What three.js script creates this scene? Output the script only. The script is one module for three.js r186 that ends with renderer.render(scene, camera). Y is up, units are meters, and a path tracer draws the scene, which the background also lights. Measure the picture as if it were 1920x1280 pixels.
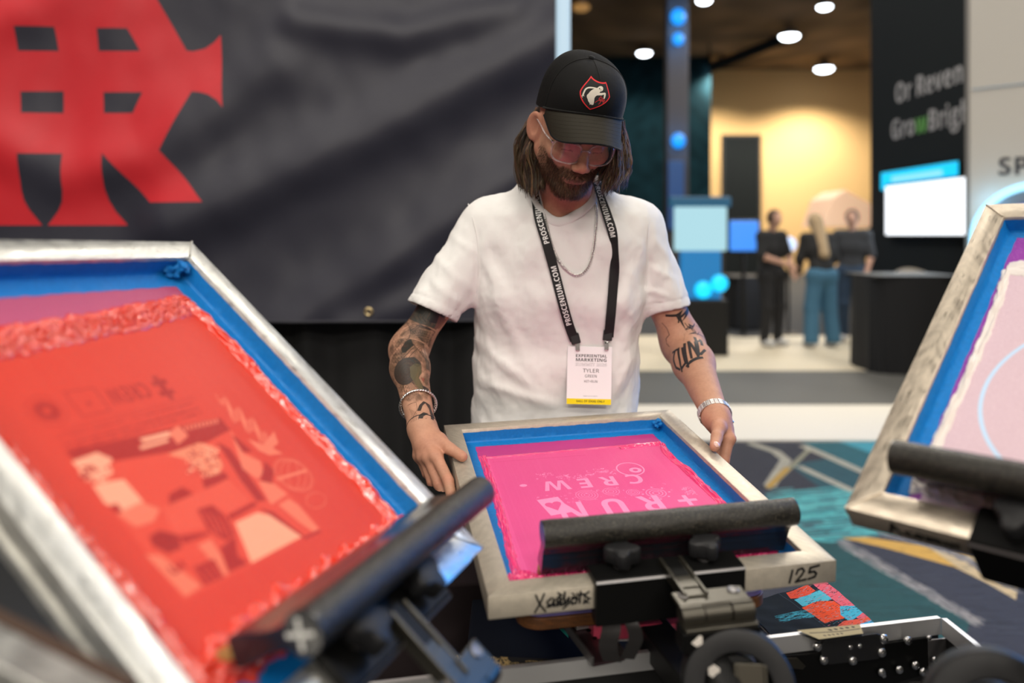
import * as THREE from 'three';
import { RectAreaLightUniformsLib } from 'three/addons/lights/RectAreaLightUniformsLib.js';
import { RoundedBoxGeometry } from 'three/addons/geometries/RoundedBoxGeometry.js';
import { mergeGeometries, mergeVertices, toCreasedNormals } from 'three/addons/utils/BufferGeometryUtils.js';
import { createNoise3D } from 'simplex-noise';

// ---------- camera, light, exposure ----------
const scene = new THREE.Scene();
scene.background = new THREE.Color(0x05070a);
const FPX = 1530, EYE = 1.43, HX = 960, HY = 440;                 // focal length in pixels, lens height, where the level line of sight falls
const camera = new THREE.PerspectiveCamera(2 * Math.atan(640 / FPX) * 180 / Math.PI, 1.5, 0.05, 80);
camera.position.set(0, EYE, 0);
camera.lookAt(0, EYE, -1);
camera.setViewOffset(1920, 1280, 0, 640 - HY, 1920, 1280);        // a level camera with the lens shifted down
camera.focus = 1.56; camera.userData.fStop = 1.7;
camera.updateProjectionMatrix();
const renderer = new THREE.WebGLRenderer({ antialias: true });
renderer.toneMapping = THREE.LinearToneMapping;
renderer.toneMappingExposure = 0.84;
renderer.shadowMap.enabled = true;
RectAreaLightUniformsLib.init();

const PANELS = [                                                  // soft ceiling panels added out of view for light: x, z, width, depth, brightness
  [-3.4, 0.2, 2.2, 1.4, 14], [0.4, 1.4, 2.2, 1.4, 12], [3.6, 0.4, 2.2, 1.4, 10], [-3.4, 5.5, 2.6, 1.6, 18], [0.6, 6.5, 2.6, 1.6, 18], [4.4, 6.0, 2.6, 1.6, 14], [-2.0, 11.5, 3, 1.6, 66], [3.0, 11.5, 3, 1.6, 62],
  [5.6, -4.3, 1.1, 1.1, 40], [1.0, -5.7, 1.2, 1.2, 20], [-4.6, -2.6, 1.5, 1.2, 12], [5.0, -7.5, 2, 1.4, 24], [1.8, -9.5, 2, 1.4, 22], [5.5, -14, 2, 1.5, 26], [1.0, -16, 2, 1.5, 24], [6.5, -18, 2, 1.5, 40],
];
const LEDL = 4.2;                                                 // brightness of the blue LED wall on the right
const WARM = [1.0, 0.93, 0.83];

const M = {};                                                     // materials
// ---------- helpers ----------
const PI = Math.PI;
let seedState = 12345;
function rnd() { seedState |= 0; seedState = (seedState + 0x6D2B79F5) | 0; let t = Math.imul(seedState ^ (seedState >>> 15), 1 | seedState); t = (t + Math.imul(t ^ (t >>> 7), 61 | t)) ^ t; return ((t ^ (t >>> 14)) >>> 0) / 4294967296; }
const seed = (n) => { seedState = n; };
const rr = (a, b) => a + (b - a) * rnd();
seed(7);
const noise = createNoise3D(rnd);
const V = (x, y, z) => new THREE.Vector3(x, y, z);
const at = (px, py, d) => V((px - HX) / FPX * d, EYE - (py - HY) / FPX * d, -d);     // measured point: pixel and distance
const onFloor = (px, py, y = 0) => { const d = (EYE - y) * FPX / (py - HY); return V((px - HX) / FPX * d, y, -d); };
const clamp = (x, a, b) => Math.min(b, Math.max(a, x));
const mixf = (a, b, t) => a + (b - a) * t;
const sstep = (a, b, x) => { const t = clamp((x - a) / (b - a), 0, 1); return t * t * (3 - 2 * t); };
const lin = (r, g, b) => new THREE.Color().setRGB(r, g, b);
const hex = (h) => new THREE.Color(h);

const taken = {};
function numbered(name) { const n = taken[name] = (taken[name] ?? -1) + 1; return n ? `${name}_${String(n).padStart(3, '0')}` : name; }
function tag(o, label, category, group, kind) { if (label) o.userData.label = label; if (category) o.userData.category = category; if (group) o.userData.group = group; if (kind) o.userData.kind = kind; return o; }
function thing(name, label, category, group, pos, quat) { const g = new THREE.Group(); g.name = numbered(name); scene.add(g); if (pos) g.position.copy(pos); if (quat) g.quaternion.copy(quat); return tag(g, label, category, group); }
function part(name, geo, m, parent, label) {
  if (Array.isArray(geo)) geo = merge(geo);
  const o = new THREE.Mesh(geo, m); o.name = parent === scene ? numbered(name) : name; o.castShadow = o.receiveShadow = true;
  if (parent !== scene) { const same = parent.children.filter((c) => c.name === name || c.name.startsWith(name + '_0')).length; if (same) o.name = `${name}_${String(same).padStart(3, '0')}`; }
  parent.add(o); if (label) o.userData.label = label; return o;
}
const struct = (name, geo, m, parent = scene) => { const o = part(name, geo, m, parent); if (parent === scene) o.userData.kind = 'structure'; return o; };
function merge(list) {
  const want = list.every((g) => g.attributes.uv), col = list.every((g) => g.attributes.color);
  return mergeGeometries(list.map((g) => { g = g.index ? g.toNonIndexed() : g; const h = new THREE.BufferGeometry(); for (const a of ['position', 'normal', ...(want ? ['uv'] : []), ...(col ? ['color'] : [])]) h.setAttribute(a, g.attributes[a]); return h; }));
}
const xf = (g, x = 0, y = 0, z = 0, rx = 0, ry = 0, rz = 0) => { g = g.clone(); if (rx) g.rotateX(rx); if (ry) g.rotateY(ry); if (rz) g.rotateZ(rz); return g.translate(x, y, z); };
const bx = (w, h, d, x = 0, y = 0, z = 0, r = 0.002) => xf(r > 0 ? new RoundedBoxGeometry(w, h, d, 2, Math.min(r, w / 2.01, h / 2.01, d / 2.01)) : new THREE.BoxGeometry(w, h, d), x, y, z);
const cyl = (r, h, x = 0, y = 0, z = 0, n = 28, r2 = r) => xf(new THREE.CylinderGeometry(r2, r, h, n), x, y, z);
function between(a, b, r, r2 = r, n = 20) { const g = new THREE.CylinderGeometry(r2, r, a.distanceTo(b), n); g.applyQuaternion(new THREE.Quaternion().setFromUnitVectors(V(0, 1, 0), b.clone().sub(a).normalize())); const c = a.clone().add(b).multiplyScalar(0.5); return g.translate(c.x, c.y, c.z); }
// prism: outline [[z,y]...] swept along x from x0 to x1 with a small bevel
function prism(outline, x0, x1, bevel = 0.0015, seg = 1) {
  const s = new THREE.Shape(outline.map((p) => new THREE.Vector2(p[0], p[1])));
  const g = new THREE.ExtrudeGeometry(s, { depth: x1 - x0 - 2 * bevel, bevelEnabled: bevel > 0, bevelSize: bevel, bevelOffset: -bevel, bevelThickness: bevel, bevelSegments: 2, steps: seg });
  // shape x -> z, shape y -> y, depth -> x
  const p = g.attributes.position, n = g.attributes.normal;
  for (let i = 0; i < p.count; i++) { const a = p.getX(i), b = p.getY(i), c = p.getZ(i); p.setXYZ(i, x0 + bevel + c, b, a); const na = n.getX(i), nb = n.getY(i), nc = n.getZ(i); n.setXYZ(i, nc, nb, na); }
  flip(g);
  return g;
}
function flip(g) { // reverse the winding of a non-indexed geometry
  for (const k of Object.keys(g.attributes)) { const a = g.attributes[k], s = a.itemSize; for (let i = 0; i < a.count; i += 3) for (let c = 0; c < s; c++) { const t = a.array[(i + 1) * s + c]; a.array[(i + 1) * s + c] = a.array[(i + 2) * s + c]; a.array[(i + 2) * s + c] = t; } }
  return g;
}
// a grid surface f(u,v) -> Vector3, u,v in 0..1
function sheet(nu, nv, f, uvf) {
  const pos = [], uv = [], idx = [];
  for (let j = 0; j <= nv; j++) for (let i = 0; i <= nu; i++) { const u = i / nu, v = j / nv, p = f(u, v); pos.push(p.x, p.y, p.z); const t = uvf ? uvf(u, v, p) : [u, v]; uv.push(t[0], t[1]); }
  for (let j = 0; j < nv; j++) for (let i = 0; i < nu; i++) { const a = j * (nu + 1) + i; idx.push(a, a + 1, a + nu + 2, a, a + nu + 2, a + nu + 1); }
  const g = new THREE.BufferGeometry(); g.setAttribute('position', new THREE.Float32BufferAttribute(pos, 3)); g.setAttribute('uv', new THREE.Float32BufferAttribute(uv, 2)); g.setIndex(idx); g.computeVertexNormals(); return g;
}
// a tube along points with a radius function
function tube(points, rad, n = 8, closed = false, seg) {
  const c = new THREE.CatmullRomCurve3(points, closed, 'centripetal'); const g = new THREE.TubeGeometry(c, seg ?? points.length * 6, 1, n, closed);
  const p = g.attributes.position, q = g.attributes.normal, m = n + 1;
  for (let i = 0; i < p.count; i++) { const t = Math.floor(i / m) / (p.count / m - 1), r = typeof rad === 'function' ? rad(t) : rad; p.setXYZ(i, p.getX(i) + q.getX(i) * (r - 1), p.getY(i) + q.getY(i) * (r - 1), p.getZ(i) + q.getZ(i) * (r - 1)); }
  return g;
}
function uvBox(g, s = 1) { // uv in metres by the dominant normal
  const p = g.attributes.position, n = g.attributes.normal, uv = new Float32Array(p.count * 2);
  for (let i = 0; i < p.count; i++) { const x = Math.abs(n.getX(i)), y = Math.abs(n.getY(i)), z = Math.abs(n.getZ(i)); const a = x > y && x > z ? [p.getZ(i), p.getY(i)] : y > z ? [p.getX(i), p.getZ(i)] : [p.getX(i), p.getY(i)]; uv[i * 2] = a[0] / s; uv[i * 2 + 1] = a[1] / s; }
  g.setAttribute('uv', new THREE.BufferAttribute(uv, 2)); return g;
}
function uvSoft(g) { const p = g.attributes.position, uv = new Float32Array(p.count * 2); for (let i = 0; i < p.count; i++) { uv[i * 2] = p.getX(i) + 0.8 * p.getZ(i); uv[i * 2 + 1] = p.getY(i) + 0.3 * p.getZ(i); } g.setAttribute('uv', new THREE.BufferAttribute(uv, 2)); return g; }
function canvasTex(w, h, draw, srgb = true) {
  const c = document.createElement('canvas'); c.width = w; c.height = h; const x = c.getContext('2d'); draw(x, w, h);
  const t = new THREE.CanvasTexture(c); if (srgb) t.colorSpace = THREE.SRGBColorSpace; t.wrapS = t.wrapT = THREE.RepeatWrapping; return t;
}
function dataTex(w, h, f, srgb = false, repeat) { // f(u,v) -> [r,g,b] 0..1
  const d = new Uint8Array(w * h * 4); for (let j = 0; j < h; j++) for (let i = 0; i < w; i++) { const c = f(i / w, j / h), k = (j * w + i) * 4; for (let q = 0; q < 3; q++) d[k + q] = clamp((Array.isArray(c) ? c[q] : c) * 255, 0, 255); d[k + 3] = 255; }
  const t = new THREE.DataTexture(d, w, h); t.wrapS = t.wrapT = THREE.RepeatWrapping; t.magFilter = THREE.LinearFilter; t.minFilter = THREE.LinearMipmapLinearFilter; if (srgb) t.colorSpace = THREE.SRGBColorSpace; if (repeat) t.repeat.set(...repeat); t.needsUpdate = true; return t;
}
const torusNoise = (u, v, f, s = 0) => noise(Math.cos(u * 2 * PI) * f + s, Math.sin(u * 2 * PI) * f + Math.cos(v * 2 * PI) * f, Math.sin(v * 2 * PI) * f + s * 1.7);
const std = (o) => new THREE.MeshStandardMaterial(o), phys = (o) => new THREE.MeshPhysicalMaterial(o);
function rectLight(x, y, z, w, h, color, L, tx, ty, tz) { const l = new THREE.RectAreaLight(lin(...color), L, w, h); l.position.set(x, y, z); l.lookAt(tx, ty, tz); scene.add(l); return l; }

// sparse surface nets: mesh of the zero level of sdf(x,y,z) inside a box
function netMesh(sdf, lo, hi, cell, safe = 1.0) {
  const B = 8, n = [0, 1, 2].map((k) => Math.ceil((hi[k] - lo[k]) / cell / B) * B + 1), [nx, ny, nz] = n, F = new Float32Array(nx * ny * nz).fill(9), id = (i, j, k) => (k * ny + j) * nx + i;
  const active = [], half = cell * B / 2, reach = half * 1.7321 * 1.15 / safe + cell;
  for (let K = 0; K < nz - 1; K += B) for (let J = 0; J < ny - 1; J += B) for (let I = 0; I < nx - 1; I += B) {
    const c = sdf(lo[0] + I * cell + half, lo[1] + J * cell + half, lo[2] + K * cell + half);
    if (Math.abs(c) > reach) { for (let k = K; k <= K + B; k++) for (let j = J; j <= J + B; j++) for (let i = I; i <= I + B; i++) { const q = id(i, j, k); if (F[q] === 9) F[q] = c > 0 ? 8 : -8; } } else active.push([I, J, K]);
  }
  for (const [I, J, K] of active) for (let k = K; k <= K + B; k++) for (let j = J; j <= J + B; j++) for (let i = I; i <= I + B; i++) { const q = id(i, j, k); if (Math.abs(F[q]) >= 8) F[q] = sdf(lo[0] + i * cell, lo[1] + j * cell, lo[2] + k * cell); }
  const vid = new Map(), pos = [], idx = [];
  const vert = (i, j, k) => {
    const key = id(i, j, k); let v = vid.get(key); if (v !== undefined) return v;
    let sx = 0, sy = 0, sz = 0, m = 0; const g = (a, b, c) => F[id(i + a, j + b, k + c)];
    const edge = (a, b, c, d, e, f) => { const p = g(a, b, c), q = g(d, e, f); if ((p < 0) !== (q < 0)) { const t = p / (p - q); sx += a + (d - a) * t; sy += b + (e - b) * t; sz += c + (f - c) * t; m++; } };
    for (let a = 0; a < 2; a++) for (let b = 0; b < 2; b++) { edge(0, a, b, 1, a, b); edge(a, 0, b, a, 1, b); edge(a, b, 0, a, b, 1); }
    v = pos.length / 3; if (!m) { sx = sy = sz = 0.5; m = 1; } pos.push(lo[0] + (i + sx / m) * cell, lo[1] + (j + sy / m) * cell, lo[2] + (k + sz / m) * cell); vid.set(key, v); return v;
  };
  const done = new Uint8Array(nx * ny * nz);
  for (const [I, J, K] of active) for (let k = Math.max(1, K); k < Math.min(nz - 1, K + B); k++) for (let j = Math.max(1, J); j < Math.min(ny - 1, J + B); j++) for (let i = Math.max(1, I); i < Math.min(nx - 1, I + B); i++) {
    const q = id(i, j, k); if (done[q]) continue; done[q] = 1; const a = F[q] < 0;
    const quad = (p, r, s, t, f) => { if (f) idx.push(p, r, s, p, s, t); else idx.push(p, s, r, p, t, s); };
    if (i < nx - 1 && a !== F[id(i + 1, j, k)] < 0) quad(vert(i, j - 1, k - 1), vert(i, j, k - 1), vert(i, j, k), vert(i, j - 1, k), a);
    if (j < ny - 1 && a !== F[id(i, j + 1, k)] < 0) quad(vert(i - 1, j, k - 1), vert(i - 1, j, k), vert(i, j, k), vert(i, j, k - 1), a);
    if (k < nz - 1 && a !== F[id(i, j, k + 1)] < 0) quad(vert(i - 1, j - 1, k), vert(i, j - 1, k), vert(i, j, k), vert(i - 1, j, k), a);
  }
  const g = new THREE.BufferGeometry(); g.setAttribute('position', new THREE.Float32BufferAttribute(pos, 3)); g.setIndex(idx); g.computeVertexNormals(); return g;
}
const smin = (a, b, k) => { const h = Math.max(k - Math.abs(a - b), 0) / k; return Math.min(a, b) - h * h * k * 0.25; };
const smax = (a, b, k) => -smin(-a, -b, k);
function cone3(x, y, z, a, b, ra, rb) { // tapered capsule
  const dx = b.x - a.x, dy = b.y - a.y, dz = b.z - a.z, px = x - a.x, py = y - a.y, pz = z - a.z; const t = clamp((px * dx + py * dy + pz * dz) / (dx * dx + dy * dy + dz * dz + 1e-12), 0, 1);
  return Math.hypot(px - dx * t, py - dy * t, pz - dz * t) - (ra + (rb - ra) * t);
}
const ell = (x, y, z, c, r) => { const a = (x - c[0]) / r[0], b = (y - c[1]) / r[1], d = (z - c[2]) / r[2], k = Math.hypot(a, b, d), k2 = Math.hypot(a / r[0], b / r[1], d / r[2]); return k2 > 0 ? k * (k - 1) / k2 : -Math.min(...r); };
// ---------- the hall: shell, ceiling lamps, floors ----------
const X0 = -15, X1 = 15, Z0 = -30, Z1 = 16, HT = 7.5;
const ceilTex = dataTex(256, 256, (u, v) => { const k = 0.8 + 0.2 * torusNoise(u, v, 3, 2); return [k, k * 0.97, k * 0.9]; }, true);
const drapeTex = dataTex(256, 256, (u, v) => { const k = 0.85 + 0.12 * torusNoise(u, v, 2, 4) + 0.06 * torusNoise(u, v, 40, 2); return [k, k, k]; }, true);
M.ceiling = std({ color: lin(0.3, 0.22, 0.15), roughness: 0.9, map: ceilTex });
M.tan = std({ color: lin(0.74, 0.5, 0.23), roughness: 0.85 });
M.dark = phys({ specularIntensity: 0.2, color: lin(0.011, 0.014, 0.016), roughness: 0.85 });
M.teal = phys({ specularIntensity: 0.15, color: lin(0.008, 0.034, 0.05), roughness: 0.9, map: drapeTex });
M.hallWall = std({ color: lin(0.55, 0.5, 0.44), roughness: 0.9 });
M.carpetDark = std({ color: lin(0.028, 0.03, 0.034), roughness: 0.95 });
struct('floor', bx(X1 - X0, 0.3, Z1 - Z0, 0, -0.15, (Z0 + Z1) / 2, 0), M.carpetDark);
struct('ceiling', bx(X1 - X0, 0.3, Z1 - Z0, 0, HT + 0.15, (Z0 + Z1) / 2, 0), M.ceiling);
struct('wall_left', bx(0.3, HT, Z1 - Z0, X0 - 0.15, HT / 2, (Z0 + Z1) / 2, 0), M.hallWall);
struct('wall_right', bx(0.3, HT, Z1 - Z0, X1 + 0.15, HT / 2, (Z0 + Z1) / 2, 0), M.hallWall);
struct('wall_front', bx(X1 - X0, HT, 0.3, 0, HT / 2, Z1 + 0.15, 0), M.hallWall);
struct('wall_back', bx(X1 - X0, HT, 0.3, 0, HT / 2, Z0 - 0.15, 0), M.tan);
// dark opening in the tan wall: a recessed doorway
{ const a = at(1355, 255, 29.9), b = at(1424, 440, 29.9); const d = struct('door_1', bx(b.x - a.x, a.y, 0.12, (a.x + b.x) / 2, a.y / 2, -29.92, 0.01), M.dark); struct('door_frame', [bx(0.08, a.y, 0.16, a.x, a.y / 2, -29.92), bx(0.08, a.y, 0.16, b.x, a.y / 2, -29.92), bx(b.x - a.x + 0.08, 0.1, 0.16, (a.x + b.x) / 2, a.y, -29.92)], M.carpetDark, d); }
// ceiling lamps that show
const lampGlow = std({ color: 0x000000, emissive: lin(0.9, 0.95, 1.0), emissiveIntensity: 14 }), lampBody = std({ color: lin(0.2, 0.2, 0.2), metalness: 0.6, roughness: 0.5 });
const lampKinds = ['small', 'large'];
let lampProto;
const lampSpots = [[1320, 4], [1546, 15], [1648, 18], [1480, 62, 1.35], [1208, 98], [1352, 118], [1545, 122, 1.25]];
const lampWhere = ['round white ceiling lamp at the top edge above the man', 'round white ceiling lamp, left of the pair at the top right', 'round white ceiling lamp, right of the pair at the top right', 'largest round white ceiling lamp, high over the tan wall', 'round white ceiling lamp just right of the black cap', 'round white ceiling lamp over the dark doorway', 'round white ceiling lamp over the middle of the tan wall'];
lampSpots.forEach(([px, py, s = 1], i) => {
  const d = (HT - 0.25 - EYE) * FPX / (HY - py), p = at(px, py, d); let t;
  if (!lampProto) { t = thing('ceiling_lamp', '', 'ceiling lamp'); part('housing', [xf(new THREE.LatheGeometry([[0.02, 0.26], [0.1, 0.24], [0.16, 0.16], [0.26, 0.06], [0.27, 0], [0.25, 0.0]].map((q) => new THREE.Vector2(q[0], q[1])), 32)), cyl(0.02, 0.1, 0, 0.27)], lampBody, t); part('lens', xf(new THREE.SphereGeometry(0.24, 28, 14, 0, 2 * PI, PI / 2, PI / 2).scale(1, 0.45, 1), 0, 0.005), lampGlow, t, 'glowing white lens'); lampProto = t; }
  else { t = lampProto.clone(); t.name = numbered('ceiling_lamp'); scene.add(t); }
  t.position.set(p.x, HT - 0.3, p.z); t.scale.setScalar(s * d / 24 * 0.85); t.position.y = HT - 0.3 * t.scale.y; tag(t, lampWhere[i], 'ceiling lamp', 'round ceiling lamps');
  const l = new THREE.SpotLight(lin(1, 0.88, 0.7), d > 27 ? 200 : 60, 0, 1.25, 0.5); l.position.set(p.x, HT - 0.3 * t.scale.y - 0.14 * t.scale.y, p.z); l.target.position.set(p.x, 0, p.z); l.shadow.radius = 8; l.castShadow = true; scene.add(l, l.target);
});
// soft light panels added overhead out of view, two placed from reflections
const panelGlow = std({ color: 0x111111, emissive: lin(...WARM), emissiveIntensity: 4 });
PANELS.forEach(([x, z, w, d, L], i) => {
  const t = thing('added_light_panel', 'added soft ceiling panel, out of view, to light the scene', 'ceiling light', 'added soft ceiling panels', V(x, HT - 0.3, z));
  part('panel_frame', [bx(w + 0.1, 0.16, d + 0.1, 0, 0.08, 0), bx(0.04, 0.16, 0.04, -w / 3, 0.225, 0), bx(0.04, 0.16, 0.04, w / 3, 0.225, 0)], lampBody, t); part('diffuser', bx(w, 0.02, d, 0, -0.012, 0, 0), panelGlow, t);
  rectLight(x, HT - 0.34, z, w, d, WARM, L, x, 0, z);
});
// floors: patterned carpet near, cream and grey floors of the booths beyond
const CX0 = -1, CX1 = 4.4, CZ0 = -5.9, CZ1 = -2.0;
seed(61);
const carpetTex = canvasTex(2048, 1332, (c, w, h) => {
  const P = (px, py) => { const p = onFloor(px, py); return [(p.x - CX0) / (CX1 - CX0) * w, (p.z - CZ0) / (CZ1 - CZ0) * h]; }, pp = (pts, f) => poly(c, pts.map((p) => P(...p)), f);
  c.fillStyle = '#34353f'; c.fillRect(0, 0, w, h);
  pp([[1250, 838], [1400, 832], [1660, 838], [1700, 900], [1480, 930], [1250, 900]], '#2e2e36');
  pp([[1500, 1010], [1600, 1030], [1820, 1165], [1800, 1240], [1500, 1180]], '#1d4a4a');
  pp([[1500, 830], [1900, 820], [1900, 880], [1640, 900], [1560, 862]], '#215a62'); pp([[1560, 826], [1900, 815], [1900, 850], [1640, 855]], '#3d93a2');
  pp([[1480, 875], [1560, 862], [1650, 915], [1560, 935]], '#234c54');
  pp([[1400, 950], [1490, 930], [1700, 915], [1720, 1000], [1560, 1022], [1450, 1010]], '#4fa9a8');
  for (let i = 0; i < 260; i++) { const y0 = rr(922, 1018), x0 = rr(1420, 1600), l = rr(20, 130); c.strokeStyle = ['#6cc4c0', '#2f7a7c', '#3a4a52', '#59b5b2'][Math.floor(rnd() * 4)]; c.globalAlpha = 0.7; c.lineWidth = rr(2, 8); c.beginPath(); c.moveTo(...P(x0, y0)); c.lineTo(...P(x0 + l, y0 - l * 0.09)); c.stroke(); } c.globalAlpha = 1;
  pp([[1575, 1012], [1625, 1011], [1780, 1035], [1915, 1062], [1905, 1130], [1850, 1098], [1790, 1068], [1660, 1032]], '#d3a34a'); pp([[1740, 1030], [1915, 1062], [1905, 1130], [1850, 1098], [1800, 1072]], '#cdb489');
  const ln = (pts, col, lw) => { c.strokeStyle = col; c.lineWidth = lw; c.lineJoin = 'round'; c.beginPath(); pts.forEach((p, i) => i ? c.lineTo(...P(...p)) : c.moveTo(...P(...p))); c.stroke(); };
  ln([[1405, 833], [1455, 850], [1474, 866], [1462, 885], [1443, 915]], '#a29d8c', 26); ln([[1518, 845], [1484, 878], [1440, 920]], '#8d8a72', 12); ln([[1478, 880], [1440, 918]], '#b08a3c', 14); ln([[1505, 838], [1560, 862], [1700, 925]], '#a7a290', 26); ln([[1497, 877], [1600, 925]], '#a7a290', 22);
  for (let i = 0; i < 700; i++) { const t = rnd(), x = 1575 + t * 250 + rr(-9, 9), y = 1020 + t * 148 + rr(-7, 7); ln([[x, y], [x + 16, y + 9]], ['#8a8784', '#6d6a6a', '#a09a94'][Math.floor(rnd() * 3)], rr(1, 2.5)); }
  for (let i = 0; i < 500; i++) { const t = rnd(), x = 1640 + t * 260 + rr(-6, 6), y = 1000 + t * 110 + rr(-6, 6) - 20 * Math.sin(t * 3); ln([[x, y], [x + 15, y + 6]], ['#77757a', '#5a5a62', '#9a948e'][Math.floor(rnd() * 3)], rr(1, 2.2)); }
  for (let i = 0; i < 9000; i++) { c.fillStyle = rnd() < 0.5 ? 'rgba(10,12,18,0.25)' : 'rgba(120,130,140,0.14)'; const x = rnd() * w, y = rnd() * h; c.fillRect(x, y, rr(6, 40), rr(1, 3)); }
});
const pile = dataTex(256, 256, (u, v) => 0.5 + 0.5 * torusNoise(u, v, 40, 3)); pile.repeat.set(30, 20);
part('patterned_carpet', bx(CX1 - CX0, 0.012, CZ1 - CZ0, (CX0 + CX1) / 2, 0.006, (CZ0 + CZ1) / 2, 0).clone(), [0, 1, 2, 3, 4, 5].map((i) => i === 2 ? std({ map: carpetTex, roughness: 0.95, bumpMap: pile, bumpScale: 0.003 }) : M.carpetDark), scene);
tag(scene.children[scene.children.length - 1], 'dark hall carpet with teal, yellow and grey abstract strokes', 'carpet');
const slab = (name, label, z0, z1, x0, x1, col) => { const g = bx(x1 - x0, 0.025, z0 - z1, (x0 + x1) / 2, 0.0125, (z0 + z1) / 2, 0.004); tag(part(name, g, std({ color: col, roughness: 0.7 }), scene), label, 'flooring'); };
slab('booth_floor', 'cream booth floor strip just beyond the patterned carpet', -5.6, -6.75, -1, 6, lin(0.66, 0.62, 0.54));
slab('booth_floor', 'broad cream booth floor under the people standing far back', -8.45, -11.4, -1, 8, lin(0.6, 0.53, 0.4));
slab('booth_floor', 'grey carpet strip between the two cream floors', -6.76, -8.44, -1, 7, lin(0.075, 0.075, 0.07));
// ---------- printing screens, squeegees, clamp arms ----------
const brushed = dataTex(512, 512, (u, v) => 0.55 + 0.12 * torusNoise(u, v, 1.5, 9) + 0.2 * noise(Math.cos(u * 6.283) * 0.7, Math.sin(u * 6.283) * 0.7, v * 200) + 0.12 * noise(Math.cos(u * 6.283) * 2, Math.sin(u * 6.283) * 2, v * 420));
const pitted = dataTex(512, 512, (u, v) => 0.6 + 0.07 * torusNoise(u, v, 4, 3) + 0.08 * torusNoise(u, v, 22, 5) + 0.1 * torusNoise(u, v, 70, 1));
const scuff = dataTex(512, 512, (u, v) => { const a = torusNoise(u, v, 2.2, 20), b = torusNoise(u, v, 9, 4), c = torusNoise(u, v, 40, 2); const k = 0.9 + 0.03 * a + 0.03 * b + 0.04 * c - (b + c > 1.05 ? 0.12 : 0); return [k, k * 0.985, k * 0.955]; }, true);
for (const t of [brushed, pitted, scuff]) t.repeat.set(4, 4);

M.aluDull = std({ color: lin(0.7, 0.65, 0.57), metalness: 0.6, roughness: 0.75, roughnessMap: pitted, bumpMap: pitted, bumpScale: 0.00006, map: scuff });
M.aluBright = std({ color: lin(0.78, 0.8, 0.8), metalness: 0.85, roughness: 0.72, roughnessMap: brushed, bumpMap: brushed, bumpScale: 0.00004, map: scuff });
M.aluWarm = std({ color: lin(0.84, 0.76, 0.66), metalness: 0.8, roughness: 0.75, roughnessMap: brushed, bumpMap: brushed, bumpScale: 0.00005, map: scuff });
M.rail = std({ color: lin(0.74, 0.74, 0.74), metalness: 0.9, roughness: 0.5 });
const tapeTex = dataTex(512, 512, (u, v) => { const a = torusNoise(u, v, 3, 1), b = torusNoise(u, v, 18, 7), c = torusNoise(u, v, 70, 3); const k = 0.92 + 0.03 * a + 0.02 * b + 0.04 * c; return [k * 0.95, k, k]; }, true); tapeTex.repeat.set(6, 6);
M.tape = phys({ color: lin(0.003, 0.2, 0.58), roughness: 0.55, map: tapeTex, bumpMap: pitted, bumpScale: 0.00005, specularIntensity: 0.7 });
M.black = phys({ specularIntensity: 0.22, color: lin(0.005, 0.005, 0.005), roughness: 0.38, bumpMap: pitted, bumpScale: 0.00003 });
M.blackSatin = phys({ specularIntensity: 0.5, color: lin(0.012, 0.012, 0.012), roughness: 0.5 });
M.blackPlastic = phys({ specularIntensity: 0.6, color: lin(0.012, 0.012, 0.013), roughness: 0.5, bumpMap: pitted, bumpScale: 0.00006 });
M.olive = std({ color: lin(0.075, 0.069, 0.056), metalness: 0.8, roughness: 0.3, bumpMap: pitted, bumpScale: 0.00004 });
M.steel = std({ color: lin(0.7, 0.69, 0.67), metalness: 1, roughness: 0.25 });
M.darkSteel = std({ color: lin(0.25, 0.24, 0.24), metalness: 0.9, roughness: 0.4 });
const glintFlecks = dataTex(512, 512, (u, v) => { const n = torusNoise(u, v, 14, 3) + 0.7 * torusNoise(u, v, 34, 8); return n > 1.0 ? [0.62, 0.58, 0.5] : n > 0.7 ? [0.26, 0.245, 0.21] : [0.12, 0.115, 0.105]; }, true), rollBump = dataTex(512, 512, (u, v) => 0.5 + 0.25 * torusNoise(u, v, 12, 1) + 0.25 * torusNoise(u, v, 40, 5)); glintFlecks.repeat.set(1, 3); rollBump.repeat.set(1, 3);  // bright flecks in the grip colour are painted glints
M.rollGlints = phys({ color: 0xffffff, map: glintFlecks, roughness: 0.24, bumpMap: rollBump, bumpScale: 0.0007, specularIntensity: 0.7 });
M.squeegee = phys({ color: lin(0.012, 0.012, 0.014), roughness: 0.22, clearcoat: 0.4, clearcoatRoughness: 0.15 });
M.squeegeeGrey = phys({ color: lin(0.05, 0.048, 0.045), roughness: 0.3, bumpMap: rollBump, bumpScale: 0.0005 });

const W = 0.508, RW = 0.035, RH = 0.034;
const sideP = (side, t, s, y, L) => side === 0 ? V(t * (W / 2 - s), y, -s) : side === 1 ? V(W / 2 - s, y, -L / 2 - t * (L / 2 - s)) : side === 2 ? V(-t * (W / 2 - s), y, -L + s) : V(-(W / 2 - s), y, -L / 2 + t * (L / 2 - s));
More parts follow.
